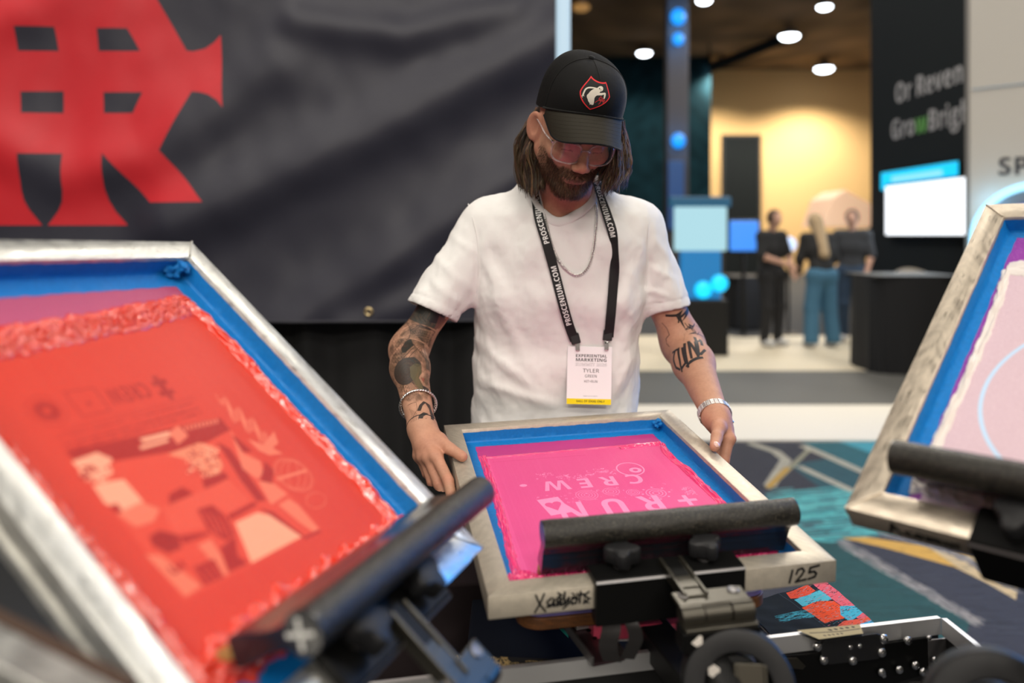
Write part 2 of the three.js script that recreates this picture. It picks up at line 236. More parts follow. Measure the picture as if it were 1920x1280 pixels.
// sweeps a profile [[s,y]...] along one side of the frame with mitred ends; wob(t,k) shifts point k
function railLoft(profile, side, L, closed = true, nt = 1, wob) {
  const n = profile.length, m = closed ? n : n - 1, pos = [], uv = [], idx = []; let per = [0]; for (let k = 0; k < n; k++) { const a = profile[k], b = profile[(k + 1) % n]; per.push(per[k] + Math.hypot(a[0] - b[0], a[1] - b[1])); }
  const len = side % 2 ? L : W;
  for (let i = 0; i <= nt; i++) for (let k = 0; k <= m; k++) { const t = -1 + 2 * i / nt, q = profile[k % n], w = wob ? wob(t, k % n, side) : [0, 0], p = sideP(side, t, q[0] + w[0], q[1] + w[1], L); pos.push(p.x, p.y, p.z); uv.push(t * len / 2 + side, per[k]); }
  for (let i = 0; i < nt; i++) for (let k = 0; k < m; k++) { const a = i * (m + 1) + k, b = a + m + 1; idx.push(a, b, b + 1, a, b + 1, a + 1); }
  const g = new THREE.BufferGeometry(); g.setAttribute('position', new THREE.Float32BufferAttribute(pos, 3)); g.setAttribute('uv', new THREE.Float32BufferAttribute(uv, 2)); g.setIndex(idx);
  return toCreasedNormals(g, 0.5);
}
const b15 = 0.0014;
const tubeProfile = [[0, -b15], [b15 * 0.3, -b15 * 0.3], [b15, 0], [RW - b15, 0], [RW - b15 * 0.3, -b15 * 0.3], [RW, -b15], [RW, -RH + b15], [RW - b15, -RH], [b15, -RH], [0, -RH + b15]];
const grooveProfile = [[0, -b15], [b15 * 0.3, -b15 * 0.3], [b15, 0], [RW - b15, 0], [RW - b15 * 0.3, -b15 * 0.3], [RW, -b15], [RW, -RH + b15], [RW - b15, -RH], [b15, -RH], [0, -RH + b15], [0, -RH + 0.0095], [0.0035, -RH + 0.0105], [0.0035, -0.0095], [0, -0.0085]];

const POSES = {
  centre: { r: [0.1143, 0.172, 0.0299], p: [0.2181, EYE - 0.4773, -1.1361], L: 0.672 },
  left: { r: [0.7046, 1.2333, -0.0192], p: [-0.1183, EYE - 0.4011, -0.8166], L: 0.61 },
  right: { r: [0.6801, -0.8472, 0.0222], p: [0.5727, EYE - 0.3303, -0.8074], L: 0.61 },
};
for (const s of Object.values(POSES)) { s.pos = V(...s.p); s.q = new THREE.Quaternion().setFromEuler(new THREE.Euler(s.r[0], s.r[1], s.r[2], 'YXZ')); s.m = new THREE.Matrix4().compose(s.pos, s.q, V(1, 1, 1)); s.inv = s.m.clone().invert(); s.world = (x, y, z) => V(x, y, z).applyMatrix4(s.m); 
  s.on = (px, py, h = -0.03) => { const o = V(0, EYE, 0).applyMatrix4(s.inv), d = at(px, py, 1).applyMatrix4(s.inv).sub(o), k = (h - o.y) / d.y; return o.addScaledVector(d, k); }; }   // measuring: where a seen point lies on the screen

const MY = -0.031; // height of the stretched mesh
function inkRidge(path, width, height, seedv, opt = {}) { // a bead of thick ink along [x,z] points
  const c = new THREE.CatmullRomCurve3(path.map((p) => V(p[0], 0, p[1]))), len = c.getLength(), nu = Math.round(len / (opt.step ?? 0.0022)), nv = opt.nv ?? 12, P = c.getSpacedPoints(nu);
  const lump = opt.lump ?? 0.5, fu = opt.fu ?? 60, fv = opt.fv ?? 160, wob = opt.wob ?? 0.35;
  return sheet(nu, nv, (u, v) => {
    const i = Math.round(u * nu), p = P[i], a = P[Math.max(0, i - 1)], b = P[Math.min(nu, i + 1)], tx = b.x - a.x, tz = b.z - a.z, k = Math.hypot(tx, tz) || 1, nx = -tz / k, nz = tx / k;
    const e = v - 0.5, w = width * (1 + wob * noise(u * len * 28, seedv, e > 0 ? 3 : 0) + 0.1 * noise(u * len * 90, seedv + 4, e > 0 ? 3 : 0)), off = e * w, s = u * len;
    const env = Math.pow(Math.max(0, Math.sin(v * PI)), 0.6);
    let h = height * env * (0.55 + lump * (0.5 * noise(s * fu, off * fv, seedv) + 0.5 * noise(s * fu * 2.7, off * fv * 2.2, seedv + 9)) + 0.25 * noise(s * 9, seedv, 1));
    h = Math.max(h, 0) + 0.0004 - (v === 0 || v === 1 ? 0.001 : 0);
    return V(p.x + nx * off, MY + h, p.z + nz * off);
  });
}
function makeScreen(key, label, alu, profile, meshMat, tapeW, tapeTop, weld) {
  const S = POSES[key], L = S.L, t = thing('printing_screen', label, 'screen frame', null, S.pos, S.q);
  for (let k = 0; k < 4; k++) part('frame_rail', railLoft(profile, k, L), alu, t);
  if (weld) for (const [sx, z] of [[-1, 0], [1, 0], [1, -L], [-1, -L]]) { // weld seams on the mitres
    const g = tube(Array.from({ length: 14 }, (_, i) => { const f = i / 13 * (RW - 0.002) + 0.001; return V(sx * (W / 2 - f) + rr(-0.0003, 0.0003), 0.0002 + rr(0, 0.0005), z === 0 ? -f : -L + f); }), (q) => 0.0013 + 0.0004 * Math.sin(q * 40), 6); part('weld_seam', g, alu, t);
  }
  const m = sheet(1, 1, (u, v) => V(mixf(-W / 2 + 0.03, W / 2 - 0.03, u), MY, mixf(-0.03, -L + 0.03, v)));
  part('mesh', m, meshMat, t, 'stretched mesh with ink and stencil');
  for (let k = 0; k < 4; k++) {
    const pr = [[RW + 0.0007, tapeTop], [RW + 0.0009, -0.018], [RW + 0.0012, -0.0265], [RW + 0.003, -0.0292], [RW + 0.006, -0.0301], [RW + tapeW, -0.0304], [RW + tapeW + 0.0004, -0.0308]];
    part('masking_tape', railLoft(pr, k, L, false, 90, (q, i, s) => { const n1 = noise(q * 30, s * 9, i * 0.4), n2 = noise(q * 7, s * 5, 3); return i === 0 ? [0, 0.0004 * n1 + 0.0009 * n2] : i === 1 || i === 2 ? [0.0008 * Math.max(0, n1), 0] : i >= 5 ? [0.0004 * n1 + 0.0012 * n2, 0] : [0, 0.0005 * Math.max(0, n1)]; }), M.tape, t, 'blue masking tape');
  }
  return t;
}
function tapeBunch(x, y, z, r, s, parent) { // crumpled end of tape in a corner
  const g = new THREE.IcosahedronGeometry(r, 4), p = g.attributes.position; for (let i = 0; i < p.count; i++) { const a = V(p.getX(i), p.getY(i), p.getZ(i)), n = a.clone().normalize(), k = 0.8 + 0.5 * noise(n.x * 1.1 + s, n.y * 1.1, n.z * 1.1) + 0.12 * (1 - 2 * Math.abs(noise(n.x * 3, n.y * 3 + s, n.z * 3))); p.setXYZ(i, x + a.x * k, y + a.y * k * 0.75, z + a.z * k); }
  g.deleteAttribute('normal'); g.computeVertexNormals(); part('tape_fold', toCreasedNormals(g, 0.4), M.tape, parent, 'crumpled corner of blue tape');
}

// prints: drawn flat on each mesh in its own metres
const mapOf = (L, w, h) => ({ X: (x) => (x + W / 2 - 0.03) / (W - 0.06) * w, Y: (z) => (z + L - 0.03) / (L - 0.06) * h });
function poly(c, pts, fill) { c.beginPath(); pts.forEach((p, i) => i ? c.lineTo(p[0], p[1]) : c.moveTo(p[0], p[1])); c.closePath(); if (fill) { c.fillStyle = fill; c.fill(); } }
function grain(c, w, h, n, cols, s0 = 1, s1 = 2) { for (let i = 0; i < n; i++) { c.fillStyle = cols[Math.floor(rnd() * cols.length)]; const s = rr(s0, s1); c.fillRect(rnd() * w, rnd() * h, s, s); } }

seed(21);
const printCentre = canvasTex(1400, 1900, (c, w, h) => {
  const L = POSES.centre.L, { X, Y } = mapOf(L, w, h), k = w / (W - 0.06);
  c.fillStyle = '#b8327c'; c.fillRect(0, 0, w, h);
  c.fillStyle = '#ee4f92'; poly(c, [[X(-0.19), Y(-0.555)], [X(0), Y(-0.56)], [X(0.2), Y(-0.565)], [X(0.21), Y(-0.05)], [X(-0.205), Y(-0.05)]], '#e0528f');
  poly(c, [[X(-0.175), Y(-0.545)], [X(0.19), Y(-0.557)], [X(0.19), Y(-0.05)], [X(-0.18), Y(-0.05)]], '#dc4a88');
  grain(c, w, h, 60000, ['rgba(255,150,190,0.10)', 'rgba(190,20,90,0.08)'], 1.5, 3);
  for (let i = 0; i < 240; i++) { c.strokeStyle = `rgba(255,160,200,${rr(0.02, 0.07)})`; c.lineWidth = rr(0.6, 2); const x = X(rr(-0.19, 0.19)); c.beginPath(); c.moveTo(x, Y(-0.55)); c.lineTo(x + rr(-14, 14), Y(-0.05)); c.stroke(); }
  c.fillStyle = 'rgba(190,25,95,0.35)'; c.fillRect(X(-0.17), Y(-0.527), X(0.02) - X(-0.17), 5);
  // the stencil: letters stand on their heads for the camera
  const pale = '#f48bb8'; c.fillStyle = c.strokeStyle = pale; c.lineCap = c.lineJoin = 'round';
  const word = (t, x0, x1, z0, z1) => { c.save(); c.translate(X((x0 + x1) / 2), Y((z0 + z1) / 2)); c.rotate(PI); c.font = 'bold 200px sans-serif'; c.textAlign = 'center'; c.textBaseline = 'middle'; const m = c.measureText(t); c.scale((x1 - x0) * k / m.width, (z1 - z0) * k / 150); c.fillText(t, 0, 8); c.restore(); };
  const q = (px, py) => POSES.centre.on(px, py, MY);
  const a0 = q(1022, 908), a1 = q(1206, 900), b0 = q(1060, 968), b1 = q(1290, 935);
  word('C R E W', a0.x - 0.006, a1.x + 0.004, (a0.z + a1.z) / 2 - 0.02, (a0.z + a1.z) / 2 + 0.022);
  word('+ R U N', b0.x - 0.012, b1.x + 0.018, (a0.z + a1.z) / 2 + 0.075, (a0.z + a1.z) / 2 + 0.14);
  const zt = (a0.z + a1.z) / 2; c.lineWidth = 3;
  const ring = (x, z, r, n, lw = 3) => { for (let i = 0; i < n; i++) { c.lineWidth = lw; c.beginPath(); c.arc(X(x), Y(z), k * r * (i + 1) / n, 0, 6.3); c.stroke(); } };
  ring(-0.025, zt + 0.05, 0.02, 4); ring(0.022, zt + 0.044, 0.015, 3); ring(0.06, zt + 0.055, 0.012, 3); ring(0.1, zt + 0.066, 0.018, 3, 5);
  for (let i = 0; i < 8; i++) { const a = i * PI / 4; c.beginPath(); c.arc(X(0.1 + Math.cos(a) * 0.025), Y(zt + 0.066 + Math.sin(a) * 0.025), 7, 0, 6.3); c.fill(); }
  c.lineWidth = 9; c.beginPath(); c.ellipse(X(0.088), Y(zt - 0.047), k * 0.026, k * 0.03, 0, 0, 6.3); c.stroke(); c.lineWidth = 5; c.beginPath(); c.ellipse(X(0.096), Y(zt - 0.04), k * 0.012, k * 0.012, 0, 0, 6.3); c.fill(); // the eyeball
  c.fillStyle = '#dc4a88'; c.beginPath(); c.arc(X(0.096), Y(zt - 0.04), k * 0.005, 0, 6.3); c.fill(); c.fillStyle = pale;
  for (let i = 0; i < 90; i++) { const x = rr(-0.1, 0.06), z = zt - 0.04 + rr(-0.012, 0.012) - 0.01 * Math.sin(x * 60); c.lineWidth = rr(2, 5); c.beginPath(); c.arc(X(x), Y(z), rr(2, 9), rr(0, 3), rr(3, 7)); c.stroke(); }
  for (let i = 0; i < 60; i++) { const x = rr(-0.12, 0.14), z = zt + rr(0.03, 0.075); c.lineWidth = rr(1.5, 3); c.beginPath(); c.arc(X(x), Y(z), rr(2, 7), rr(0, 3), rr(3, 7)); c.stroke(); }
  c.beginPath(); c.ellipse(X(-0.13), Y(zt - 0.012), 22, 18, 0, 0, 6.3); c.fill();
  poly(c, [[X(-0.118), Y(zt + 0.053)], [X(-0.078), Y(zt + 0.047)], [X(-0.066), Y(zt + 0.11)], [X(-0.106), Y(zt + 0.117)]], pale); // playing card
  c.fillStyle = '#dc4a88'; for (const [x, z] of [[-0.1, 0.075], [-0.086, 0.073]]) { c.beginPath(); c.arc(X(x), Y(zt + z), 24, 0, 6.3); c.fill(); } poly(c, [[X(-0.107), Y(zt + 0.08)], [X(-0.079), Y(zt + 0.077)], [X(-0.09), Y(zt + 0.1)]], '#dc4a88');
  c.fillStyle = pale; poly(c, [[X(-0.1), Y(zt + 0.145)], [X(-0.085), Y(zt + 0.128)], [X(-0.06), Y(zt + 0.15)], [X(-0.08), Y(zt + 0.17)]], pale);
  c.fillStyle = '#fa86b4'; for (let i = 0; i < 60; i++) c.fillRect(X(rr(0.15, 0.17)), Y(zt + rr(0.05, 0.085)), 6, 6);
});
seed(22);
const printLeft = canvasTex(1400, 1750, (c, w, h) => {
  const S = POSES.left, { X, Y } = mapOf(S.L, w, h), k = w / (W - 0.06), q = (px, py) => { const p = S.on(px, py, MY); return [X(p.x), Y(p.z)]; };
  c.fillStyle = '#b14a6c'; c.fillRect(0, 0, w, h);
  poly(c, [[X(-0.22), Y(-0.475)], [X(0.2), Y(-0.49)], [X(0.21), Y(-0.05)], [X(-0.22), Y(-0.05)]], '#c72a16');
  poly(c, [[X(-0.2), Y(-0.47)], [X(0.185), Y(-0.48)], [X(0.19), Y(-0.105)], [X(-0.165), Y(-0.105)]], '#cb321f');
  for (let i = 0; i < 300; i++) { c.strokeStyle = `rgba(255,150,110,${rr(0.02, 0.06)})`; c.lineWidth = rr(0.6, 2.5); const x = X(rr(-0.19, 0.185)); c.beginPath(); c.moveTo(x, Y(-0.47)); c.lineTo(x + rr(-12, 12), Y(-0.1)); c.stroke(); }
  const pp = (pts, f) => poly(c, pts.map((p) => q(120 + p[0] / 3.556, 780 + p[1] / 3.556)), f);
  const dark = '#a3140c', mid = '#d43f2a', pale = '#eb9a78', pale2 = '#df6c50';
  // small printed row: burst, outlined square, word, plus signs, lines of text
  c.strokeStyle = c.fillStyle = dark; c.lineWidth = 5; c.lineJoin = 'round';
  { const [x, y] = q(88, 770); for (let i = 0; i < 26; i++) { const a = i * 0.2417; c.lineWidth = 6; c.beginPath(); c.moveTo(x + Math.cos(a) * 14, y + Math.sin(a) * 14); c.lineTo(x + Math.cos(a) * 46, y + Math.sin(a) * 46); c.stroke(); } c.lineWidth = 3; c.beginPath(); c.arc(x, y, 62, 0, 6.3); c.stroke(); }
  c.lineWidth = 5; poly(c, [q(120, 735), q(175, 727), q(207, 769), q(156, 781)]); c.stroke(); c.beginPath(); c.arc(...q(167, 756), 9, 0, 6.3); c.fill();
  { const a = q(205, 735), b = q(270, 720), d = q(217, 759); c.save(); c.translate((a[0] + b[0]) / 2 + (d[0] - a[0]) / 2, (a[1] + b[1]) / 2 + (d[1] - a[1]) / 2); c.rotate(PI); c.font = 'bold 100px sans-serif'; c.textAlign = 'center'; c.textBaseline = 'middle'; const mw = c.measureText('CREW').width; c.scale((b[0] - a[0] + 24) / mw, 1.0); c.fillText('CREW', 0, 6); c.restore(); }
  for (const [x, y] of [[299, 717], [313, 736]]) { const [a, b] = q(x, y); c.fillRect(a - 36, b - 12, 72, 24); c.fillRect(a - 12, b - 36, 24, 72); }
  for (const [y0, n, s] of [[-0.352, 90, 6], [-0.343, 110, 8], [-0.336, 110, 8]]) for (let i = 0; i < n; i++) { const x = -0.14 + i / n * 0.19; if (rnd() < 0.75) c.fillRect(X(x), Y(y0) - s / 2 + rr(-1, 1), rr(3, 12), s); }
  c.lineWidth = 2; for (const z of [-0.361, -0.357]) { c.beginPath(); c.moveTo(X(-0.13), Y(z)); c.lineTo(X(0.06), Y(z)); c.stroke(); }
  // the big halftone photograph
  pp([[10, 235], [1040, 10], [1720, 750], [800, 1225]], mid); pp([[10, 235], [1040, 10], [1110, 90], [960, 170], [700, 240], [340, 300], [60, 290]], dark);
  pp([[50, 300], [220, 240], [325, 285], [300, 330], [330, 380], [190, 440], [120, 380]], pale); for (let i = 0; i < 60; i++) { const [x, y] = q(120 + rr(110, 310) / 3.556, 780 + rr(340, 430) / 3.556); c.fillStyle = rnd() < 0.5 ? dark : pale; c.beginPath(); c.arc(x, y, rr(3, 9), 0, 6.3); c.fill(); }
  pp([[190, 460], [320, 430], [400, 420], [530, 570], [430, 650], [330, 610], [270, 580]], pale); pp([[300, 600], [350, 580], [400, 640], [360, 660]], dark); pp([[350, 650], [520, 570], [640, 620], [600, 700], [480, 740]], pale2);
  pp([[500, 150], [700, 100], [725, 130], [530, 175]], pale); pp([[500, 200], [690, 150], [700, 170], [515, 222]], pale); pp([[700, 110], [760, 60], [830, 130], [760, 190]], pale2); for (let i = 0; i < 9; i++) { const x = 800 + i * 26; pp([[x, 70 - i * 6], [x + 14, 62 - i * 6], [x + 22, 92 - i * 6], [x + 8, 100 - i * 6]], pale2); }
  pp([[690, 255], [900, 175], [1000, 200], [1060, 330], [1010, 430], [930, 400], [830, 290]], '#e07a58'); for (let i = 0; i < 110; i++) { const [x, y] = q(120 + rr(820, 1030) / 3.556, 780 + rr(200, 400) / 3.556); c.fillStyle = rnd() < 0.5 ? dark : pale; c.beginPath(); c.arc(x, y, rr(2, 7), 0, 6.3); c.fill(); }
  pp([[1020, 170], [1110, 220], [1350, 560], [1290, 570], [1180, 430]], dark); pp([[1110, 90], [1200, 250], [1310, 300], [1330, 380], [1290, 420], [1190, 350]], pale2); pp([[1120, 130], [1150, 140], [1260, 240], [1190, 240]], dark); pp([[1340, 300], [1400, 360], [1390, 450], [1310, 430]], dark); pp([[1290, 430], [1400, 450], [1490, 520], [1380, 590]], pale2);
  pp([[700, 520], [790, 470], [870, 520], [850, 545], [700, 600]], dark); pp([[920, 420], [1070, 370], [1100, 410], [940, 490]], dark); pp([[650, 610], [1090, 420], [1240, 560], [1090, 650], [980, 590], [880, 630], [940, 740], [740, 780]], '#d84a34');
  pp([[890, 620], [990, 590], [1090, 680], [1140, 790], [1080, 830], [960, 760]], dark); for (let i = 0; i < 4; i++) pp([[920 + i * 45, 640 + i * 12], [926 + i * 45, 634 + i * 12], [1010 + i * 34, 770 + i * 10], [1002 + i * 34, 775 + i * 10]], mid);
  pp([[1090, 660], [1270, 570], [1290, 590], [1110, 690]], dark); pp([[1140, 710], [1290, 640], [1420, 670], [1590, 800], [1250, 980]], pale); pp([[1300, 610], [1400, 640], [1600, 800], [1700, 760], [1720, 770], [1610, 820]], dark); pp([[1430, 590], [1500, 550], [1560, 590], [1700, 750], [1660, 770], [1560, 700]], pale2);
  pp([[570, 800], [640, 760], [760, 790], [785, 880], [690, 915], [590, 860]], '#9c120b'); pp([[760, 800], [960, 770], [970, 790], [800, 850]], dark); pp([[800, 850], [960, 790], [970, 810], [820, 870]], mid);
  pp([[890, 860], [980, 820], [1050, 930], [1100, 1060], [1060, 1060], [980, 960]], pale2); pp([[1040, 880], [1140, 800], [1160, 930], [1230, 980], [1100, 1040]], dark); pp([[860, 1010], [1000, 950], [1070, 1070], [930, 1130]], dark); for (let i = 0; i < 4; i++) pp([[870 + i * 40, 1030 - i * 18], [878 + i * 40, 1026 - i * 18], [950 + i * 36, 1110 - i * 16], [942 + i * 36, 1114 - i * 16]], mid);
  pp([[540, 920], [650, 930], [920, 1130], [810, 1205]], pale2); c.strokeStyle = dark; c.lineWidth = 9; for (const s of [[[690, 1000], [730, 1050]], [[730, 1050], [755, 1035]], [[730, 985], [775, 1035]], [[770, 965], [815, 1015]], [[750, 1010], [795, 990]]]) { c.beginPath(); c.moveTo(...q(120 + s[0][0] / 3.556, 780 + s[0][1] / 3.556)); c.lineTo(...q(120 + s[1][0] / 3.556, 780 + s[1][1] / 3.556)); c.stroke(); }
  // right margin: waves, winged figure, globe
  c.strokeStyle = pale2; c.lineWidth = 4; for (let j = 0; j < 7; j++) { c.beginPath(); for (let i = 0; i < 20; i++) { const X0 = 1010 + i * 16 + j * 16, Y0 = -150 + i * 12 + j * 24 + 26 * Math.sin(i * 1.1 + j); const p = q(120 + X0 / 3.556, 780 + Y0 / 3.556); i ? c.lineTo(...p) : c.moveTo(...p); } c.stroke(); }
  pp([[1220, 150], [1330, 190], [1400, 100], [1430, 180], [1390, 210], [1460, 250], [1370, 260], [1300, 230]], pale2);
  { const g = (a, r) => q(120 + (1530 + Math.cos(a) * 130 * r + Math.sin(a) * 20 * r) / 3.556, 780 + (390 + Math.sin(a) * 105 * r + Math.cos(a) * 30 * r) / 3.556); c.lineWidth = 3; for (const r of [1, 0.9]) { c.beginPath(); for (let i = 0; i <= 60; i++) { const p = g(i / 60 * 6.283, r); i ? c.lineTo(...p) : c.moveTo(...p); } c.stroke(); } for (const s of [0.3, 0.7]) { c.beginPath(); for (let i = 0; i <= 40; i++) { const a = i / 40 * 6.283, p = q(120 + (1530 + Math.cos(a) * 120 * s) / 3.556, 780 + (390 + Math.sin(a) * 95 + Math.cos(a) * 20) / 3.556); i ? c.lineTo(...p) : c.moveTo(...p); } c.stroke(); } c.lineWidth = 14; c.beginPath(); c.moveTo(...q(120 + 1420 / 3.556, 780 + 420 / 3.556)); c.lineTo(...q(120 + 1620 / 3.556, 780 + 360 / 3.556)); c.stroke(); c.lineWidth = 3; for (let i = 0; i <= 30; i++) { const a = i / 30 * 6.283, p = q(120 + (1680 + Math.cos(a) * 66) / 3.556, 780 + (560 + Math.sin(a) * 52) / 3.556); i ? c.lineTo(...p) : (c.beginPath(), c.moveTo(...p)); } c.stroke(); }
  grain(c, w, h, 90000, ['rgba(255,170,140,0.12)', 'rgba(170,20,20,0.08)'], 1.5, 3);
});
seed(23);
const printRight = canvasTex(900, 1150, (c, w, h) => {
  const S = POSES.right, { X, Y } = mapOf(S.L, w, h), k = w / (W - 0.06);
  c.fillStyle = '#8d3a9c'; c.fillRect(0, 0, w, h);
  poly(c, [[X(-0.196), Y(-0.49)], [X(0.2), Y(-0.49)], [X(0.2), Y(-0.05)], [X(-0.19), Y(-0.05)]], '#cdb3be');
  grain(c, w, h, 40000, ['rgba(255,240,240,0.16)', 'rgba(150,110,130,0.12)'], 1.5, 3);
  c.strokeStyle = '#b9d3ee'; c.lineWidth = k * 0.0055; c.beginPath(); c.arc(X(-0.008), Y(-0.246), k * 0.16, 0, 6.3); c.stroke();
  c.lineWidth = k * 0.009; c.strokeStyle = '#d3cbd6'; c.beginPath(); c.moveTo(X(-0.135), Y(-0.34)); c.lineTo(X(0.1), Y(-0.13)); c.stroke();
  grain(c, w, h, 20000, ['rgba(210,190,200,0.2)'], 1, 3);
});
const meshBump = dataTex(256, 256, (u, v) => 0.5 + 0.25 * Math.sin(u * 6.283 * 32) + 0.25 * Math.sin(v * 6.283 * 32)); meshBump.repeat.set(28, 36);
const meshMat = (t, o) => phys({ map: t, roughness: 0.5, bumpMap: meshBump, bumpScale: 0.00008, specularIntensity: 0.8, ...o });
M.inkPink = phys({ color: lin(0.82, 0.045, 0.2), roughness: 0.2, clearcoat: 0.6, clearcoatRoughness: 0.1 });
M.inkRed = phys({ color: lin(0.66, 0.028, 0.006), roughness: 0.15, clearcoat: 1, clearcoatRoughness: 0.05 });
M.inkWhite = phys({ color: lin(0.72, 0.66, 0.62), roughness: 0.28, clearcoat: 0.3, clearcoatRoughness: 0.2 });

const screenC = makeScreen('centre', 'dull aluminium screen frame with pink inked mesh, held by the man in white', M.aluDull, tubeProfile, meshMat(printCentre, {}), 0.024, -0.007, false);
const screenL = makeScreen('left', 'shiny aluminium screen frame tilted up on the left with red inked mesh', M.aluBright, grooveProfile, meshMat(printLeft, { roughness: 0.42, specularIntensity: 0.5 }), 0.027, -0.006, true);
const screenR = makeScreen('right', 'aluminium screen frame cut off by the right edge with white ink on purple mesh', M.aluWarm, tubeProfile, meshMat(printRight, { roughness: 0.5 }), 0.014, -0.005, true);
tapeBunch(0.21, -0.012, -0.628, 0.012, 1, screenC); tapeBunch(0.204, -0.011, -0.567, 0.011, 5, screenL); tapeBunch(0.196, -0.022, -0.57, 0.012, 11, screenL);
// ink beads
seed(31);
part('ink', inkRidge([[0.192, -0.55], [0.186, -0.5], [0.193, -0.4], [0.197, -0.3], [0.2, -0.2], [0.2, -0.09]], 0.017, 0.006, 1, { fu: 9, fv: 150, lump: 1.0, wob: 0.22, nv: 30, step: 0.0014 }), M.inkPink, screenC, 'thick pink ink along the right side');
part('ink', inkRidge([[-0.186, -0.56], [-0.187, -0.45], [-0.188, -0.35], [-0.192, -0.25], [-0.196, -0.15], [-0.198, -0.08]], 0.016, 0.005, 3, { fu: 9, fv: 150, lump: 1.0, wob: 0.22, nv: 30, step: 0.0014 }), M.inkPink, screenC, 'thick pink ink along the left side');
part('ink', inkRidge([[-0.19, -0.552], [-0.1, -0.553], [0, -0.556], [0.1, -0.56], [0.195, -0.564]], 0.009, 0.0012, 5, { fu: 60, lump: 0.5 }), M.inkPink, screenC, 'thin pink ink line at the far end');
part('ink', inkRidge([[0.1, -0.552], [0.15, -0.555], [0.19, -0.555]], 0.02, 0.0025, 8, { fu: 300, fv: 300, lump: 1 }), M.inkPink, screenC, 'lumpy pink ink in the far corner');
part('ink', inkRidge([[-0.2, -0.085], [-0.1, -0.07], [0.0, -0.066], [0.1, -0.07], [0.205, -0.088]], 0.045, 0.012, 13, { fu: 50, fv: 120, lump: 0.7, nv: 22 }), M.inkPink, screenC, 'pool of pink ink by the near rail');
part('ink', inkRidge([[-0.2, -0.1], [-0.19, -0.085], [-0.17, -0.08]], 0.03, 0.01, 17, { fu: 250, fv: 250, lump: 1, step: 0.0012, nv: 24 }), M.inkPink, screenC, 'lumpy pink ink in the near corner');
part('ink', inkRidge([[-0.215, -0.468], [-0.15, -0.478], [-0.05, -0.488], [0.05, -0.496], [0.13, -0.505], [0.19, -0.513]], 0.042, 0.005, 21, { fu: 330, fv: 110, lump: 1.3, step: 0.0009, nv: 40, wob: 0.15 }), M.inkRed, screenL, 'lumpy red ink band along the far end');
part('ink', inkRidge([[0.184, -0.515], [0.189, -0.45], [0.191, -0.35], [0.193, -0.25], [0.194, -0.15], [0.194, -0.08]], 0.02, 0.007, 23, { fu: 10, fv: 150, lump: 1.1, step: 0.0014, nv: 30, wob: 0.2 }), M.inkRed, screenL, 'thick red ink along the far side');
part('ink', inkRidge([[-0.2, -0.47], [-0.196, -0.35], [-0.19, -0.25], [-0.185, -0.15], [-0.185, -0.08]], 0.024, 0.007, 27, { fu: 9, fv: 110, lump: 0.8, step: 0.0015, nv: 22 }), M.inkRed, screenL, 'thick red ink along the near side');
part('ink', inkRidge([[-0.215, -0.07], [-0.1, -0.085], [0, -0.085], [0.1, -0.085], [0.21, -0.08]], 0.05, 0.012, 29, { fu: 60, fv: 120, lump: 0.8, step: 0.0015, nv: 26 }), M.inkRed, screenL, 'pool of red ink under the squeegee');
part('ink', inkRidge([[-0.2, -0.085], [-0.195, -0.2], [-0.193, -0.3], [-0.194, -0.4], [-0.198, -0.485]], 0.013, 0.005, 41, { fu: 8, fv: 170, lump: 1.1, nv: 30, wob: 0.3 }), M.inkWhite, screenR, 'streaky white ink along the left side');
part('ink', inkRidge([[-0.2, -0.49], [-0.1, -0.487], [0, -0.49], [0.19, -0.49]], 0.035, 0.003, 43, { fu: 14, fv: 100, lump: 0.9, nv: 26 }), M.inkWhite, screenR, 'white ink band along the far end');
part('ink', inkRidge([[-0.205, -0.08], [-0.1, -0.08], [0, -0.08], [0.2, -0.08]], 0.04, 0.011, 47, { fu: 60, fv: 120, lump: 0.8, nv: 18 }), M.inkWhite, screenR, 'white ink under the squeegee');

// handwriting in black marker on the rails
function marker(parent, w, h, x, y, z, draw, px = 512) { const t = canvasTex(px, Math.round(px * h / w), draw); const g = new THREE.PlaneGeometry(w, h); g.translate(x, y, z); return part('marker_writing', g, std({ map: t, transparent: true, alphaTest: 0.02, roughness: 0.5, color: 0xffffff }), parent, 'black marker writing'); }
const stroke = (c, lw, list, col = '#0a0a0c') => { c.strokeStyle = col; c.lineWidth = lw; c.lineCap = c.lineJoin = 'round'; for (const s of list) { c.beginPath(); s.forEach((p, i) => i ? c.lineTo(p[0], p[1]) : c.moveTo(p[0], p[1])); c.stroke(); } };
marker(screenC, 0.06, 0.028, 0.204, -0.0165, 0.0005, (c, w, h) => { const k = w / 100; c.scale(k, k);
  stroke(c, 5.5, [[[20, 10], [13, 40]], [[30, 20], [34, 10], [45, 7], [50, 14], [44, 24], [32, 37], [29, 40], [55, 36]], [[88, 4], [66, 8], [63, 20], [76, 18], [82, 24], [78, 32], [62, 36]]]); });
seed(51);
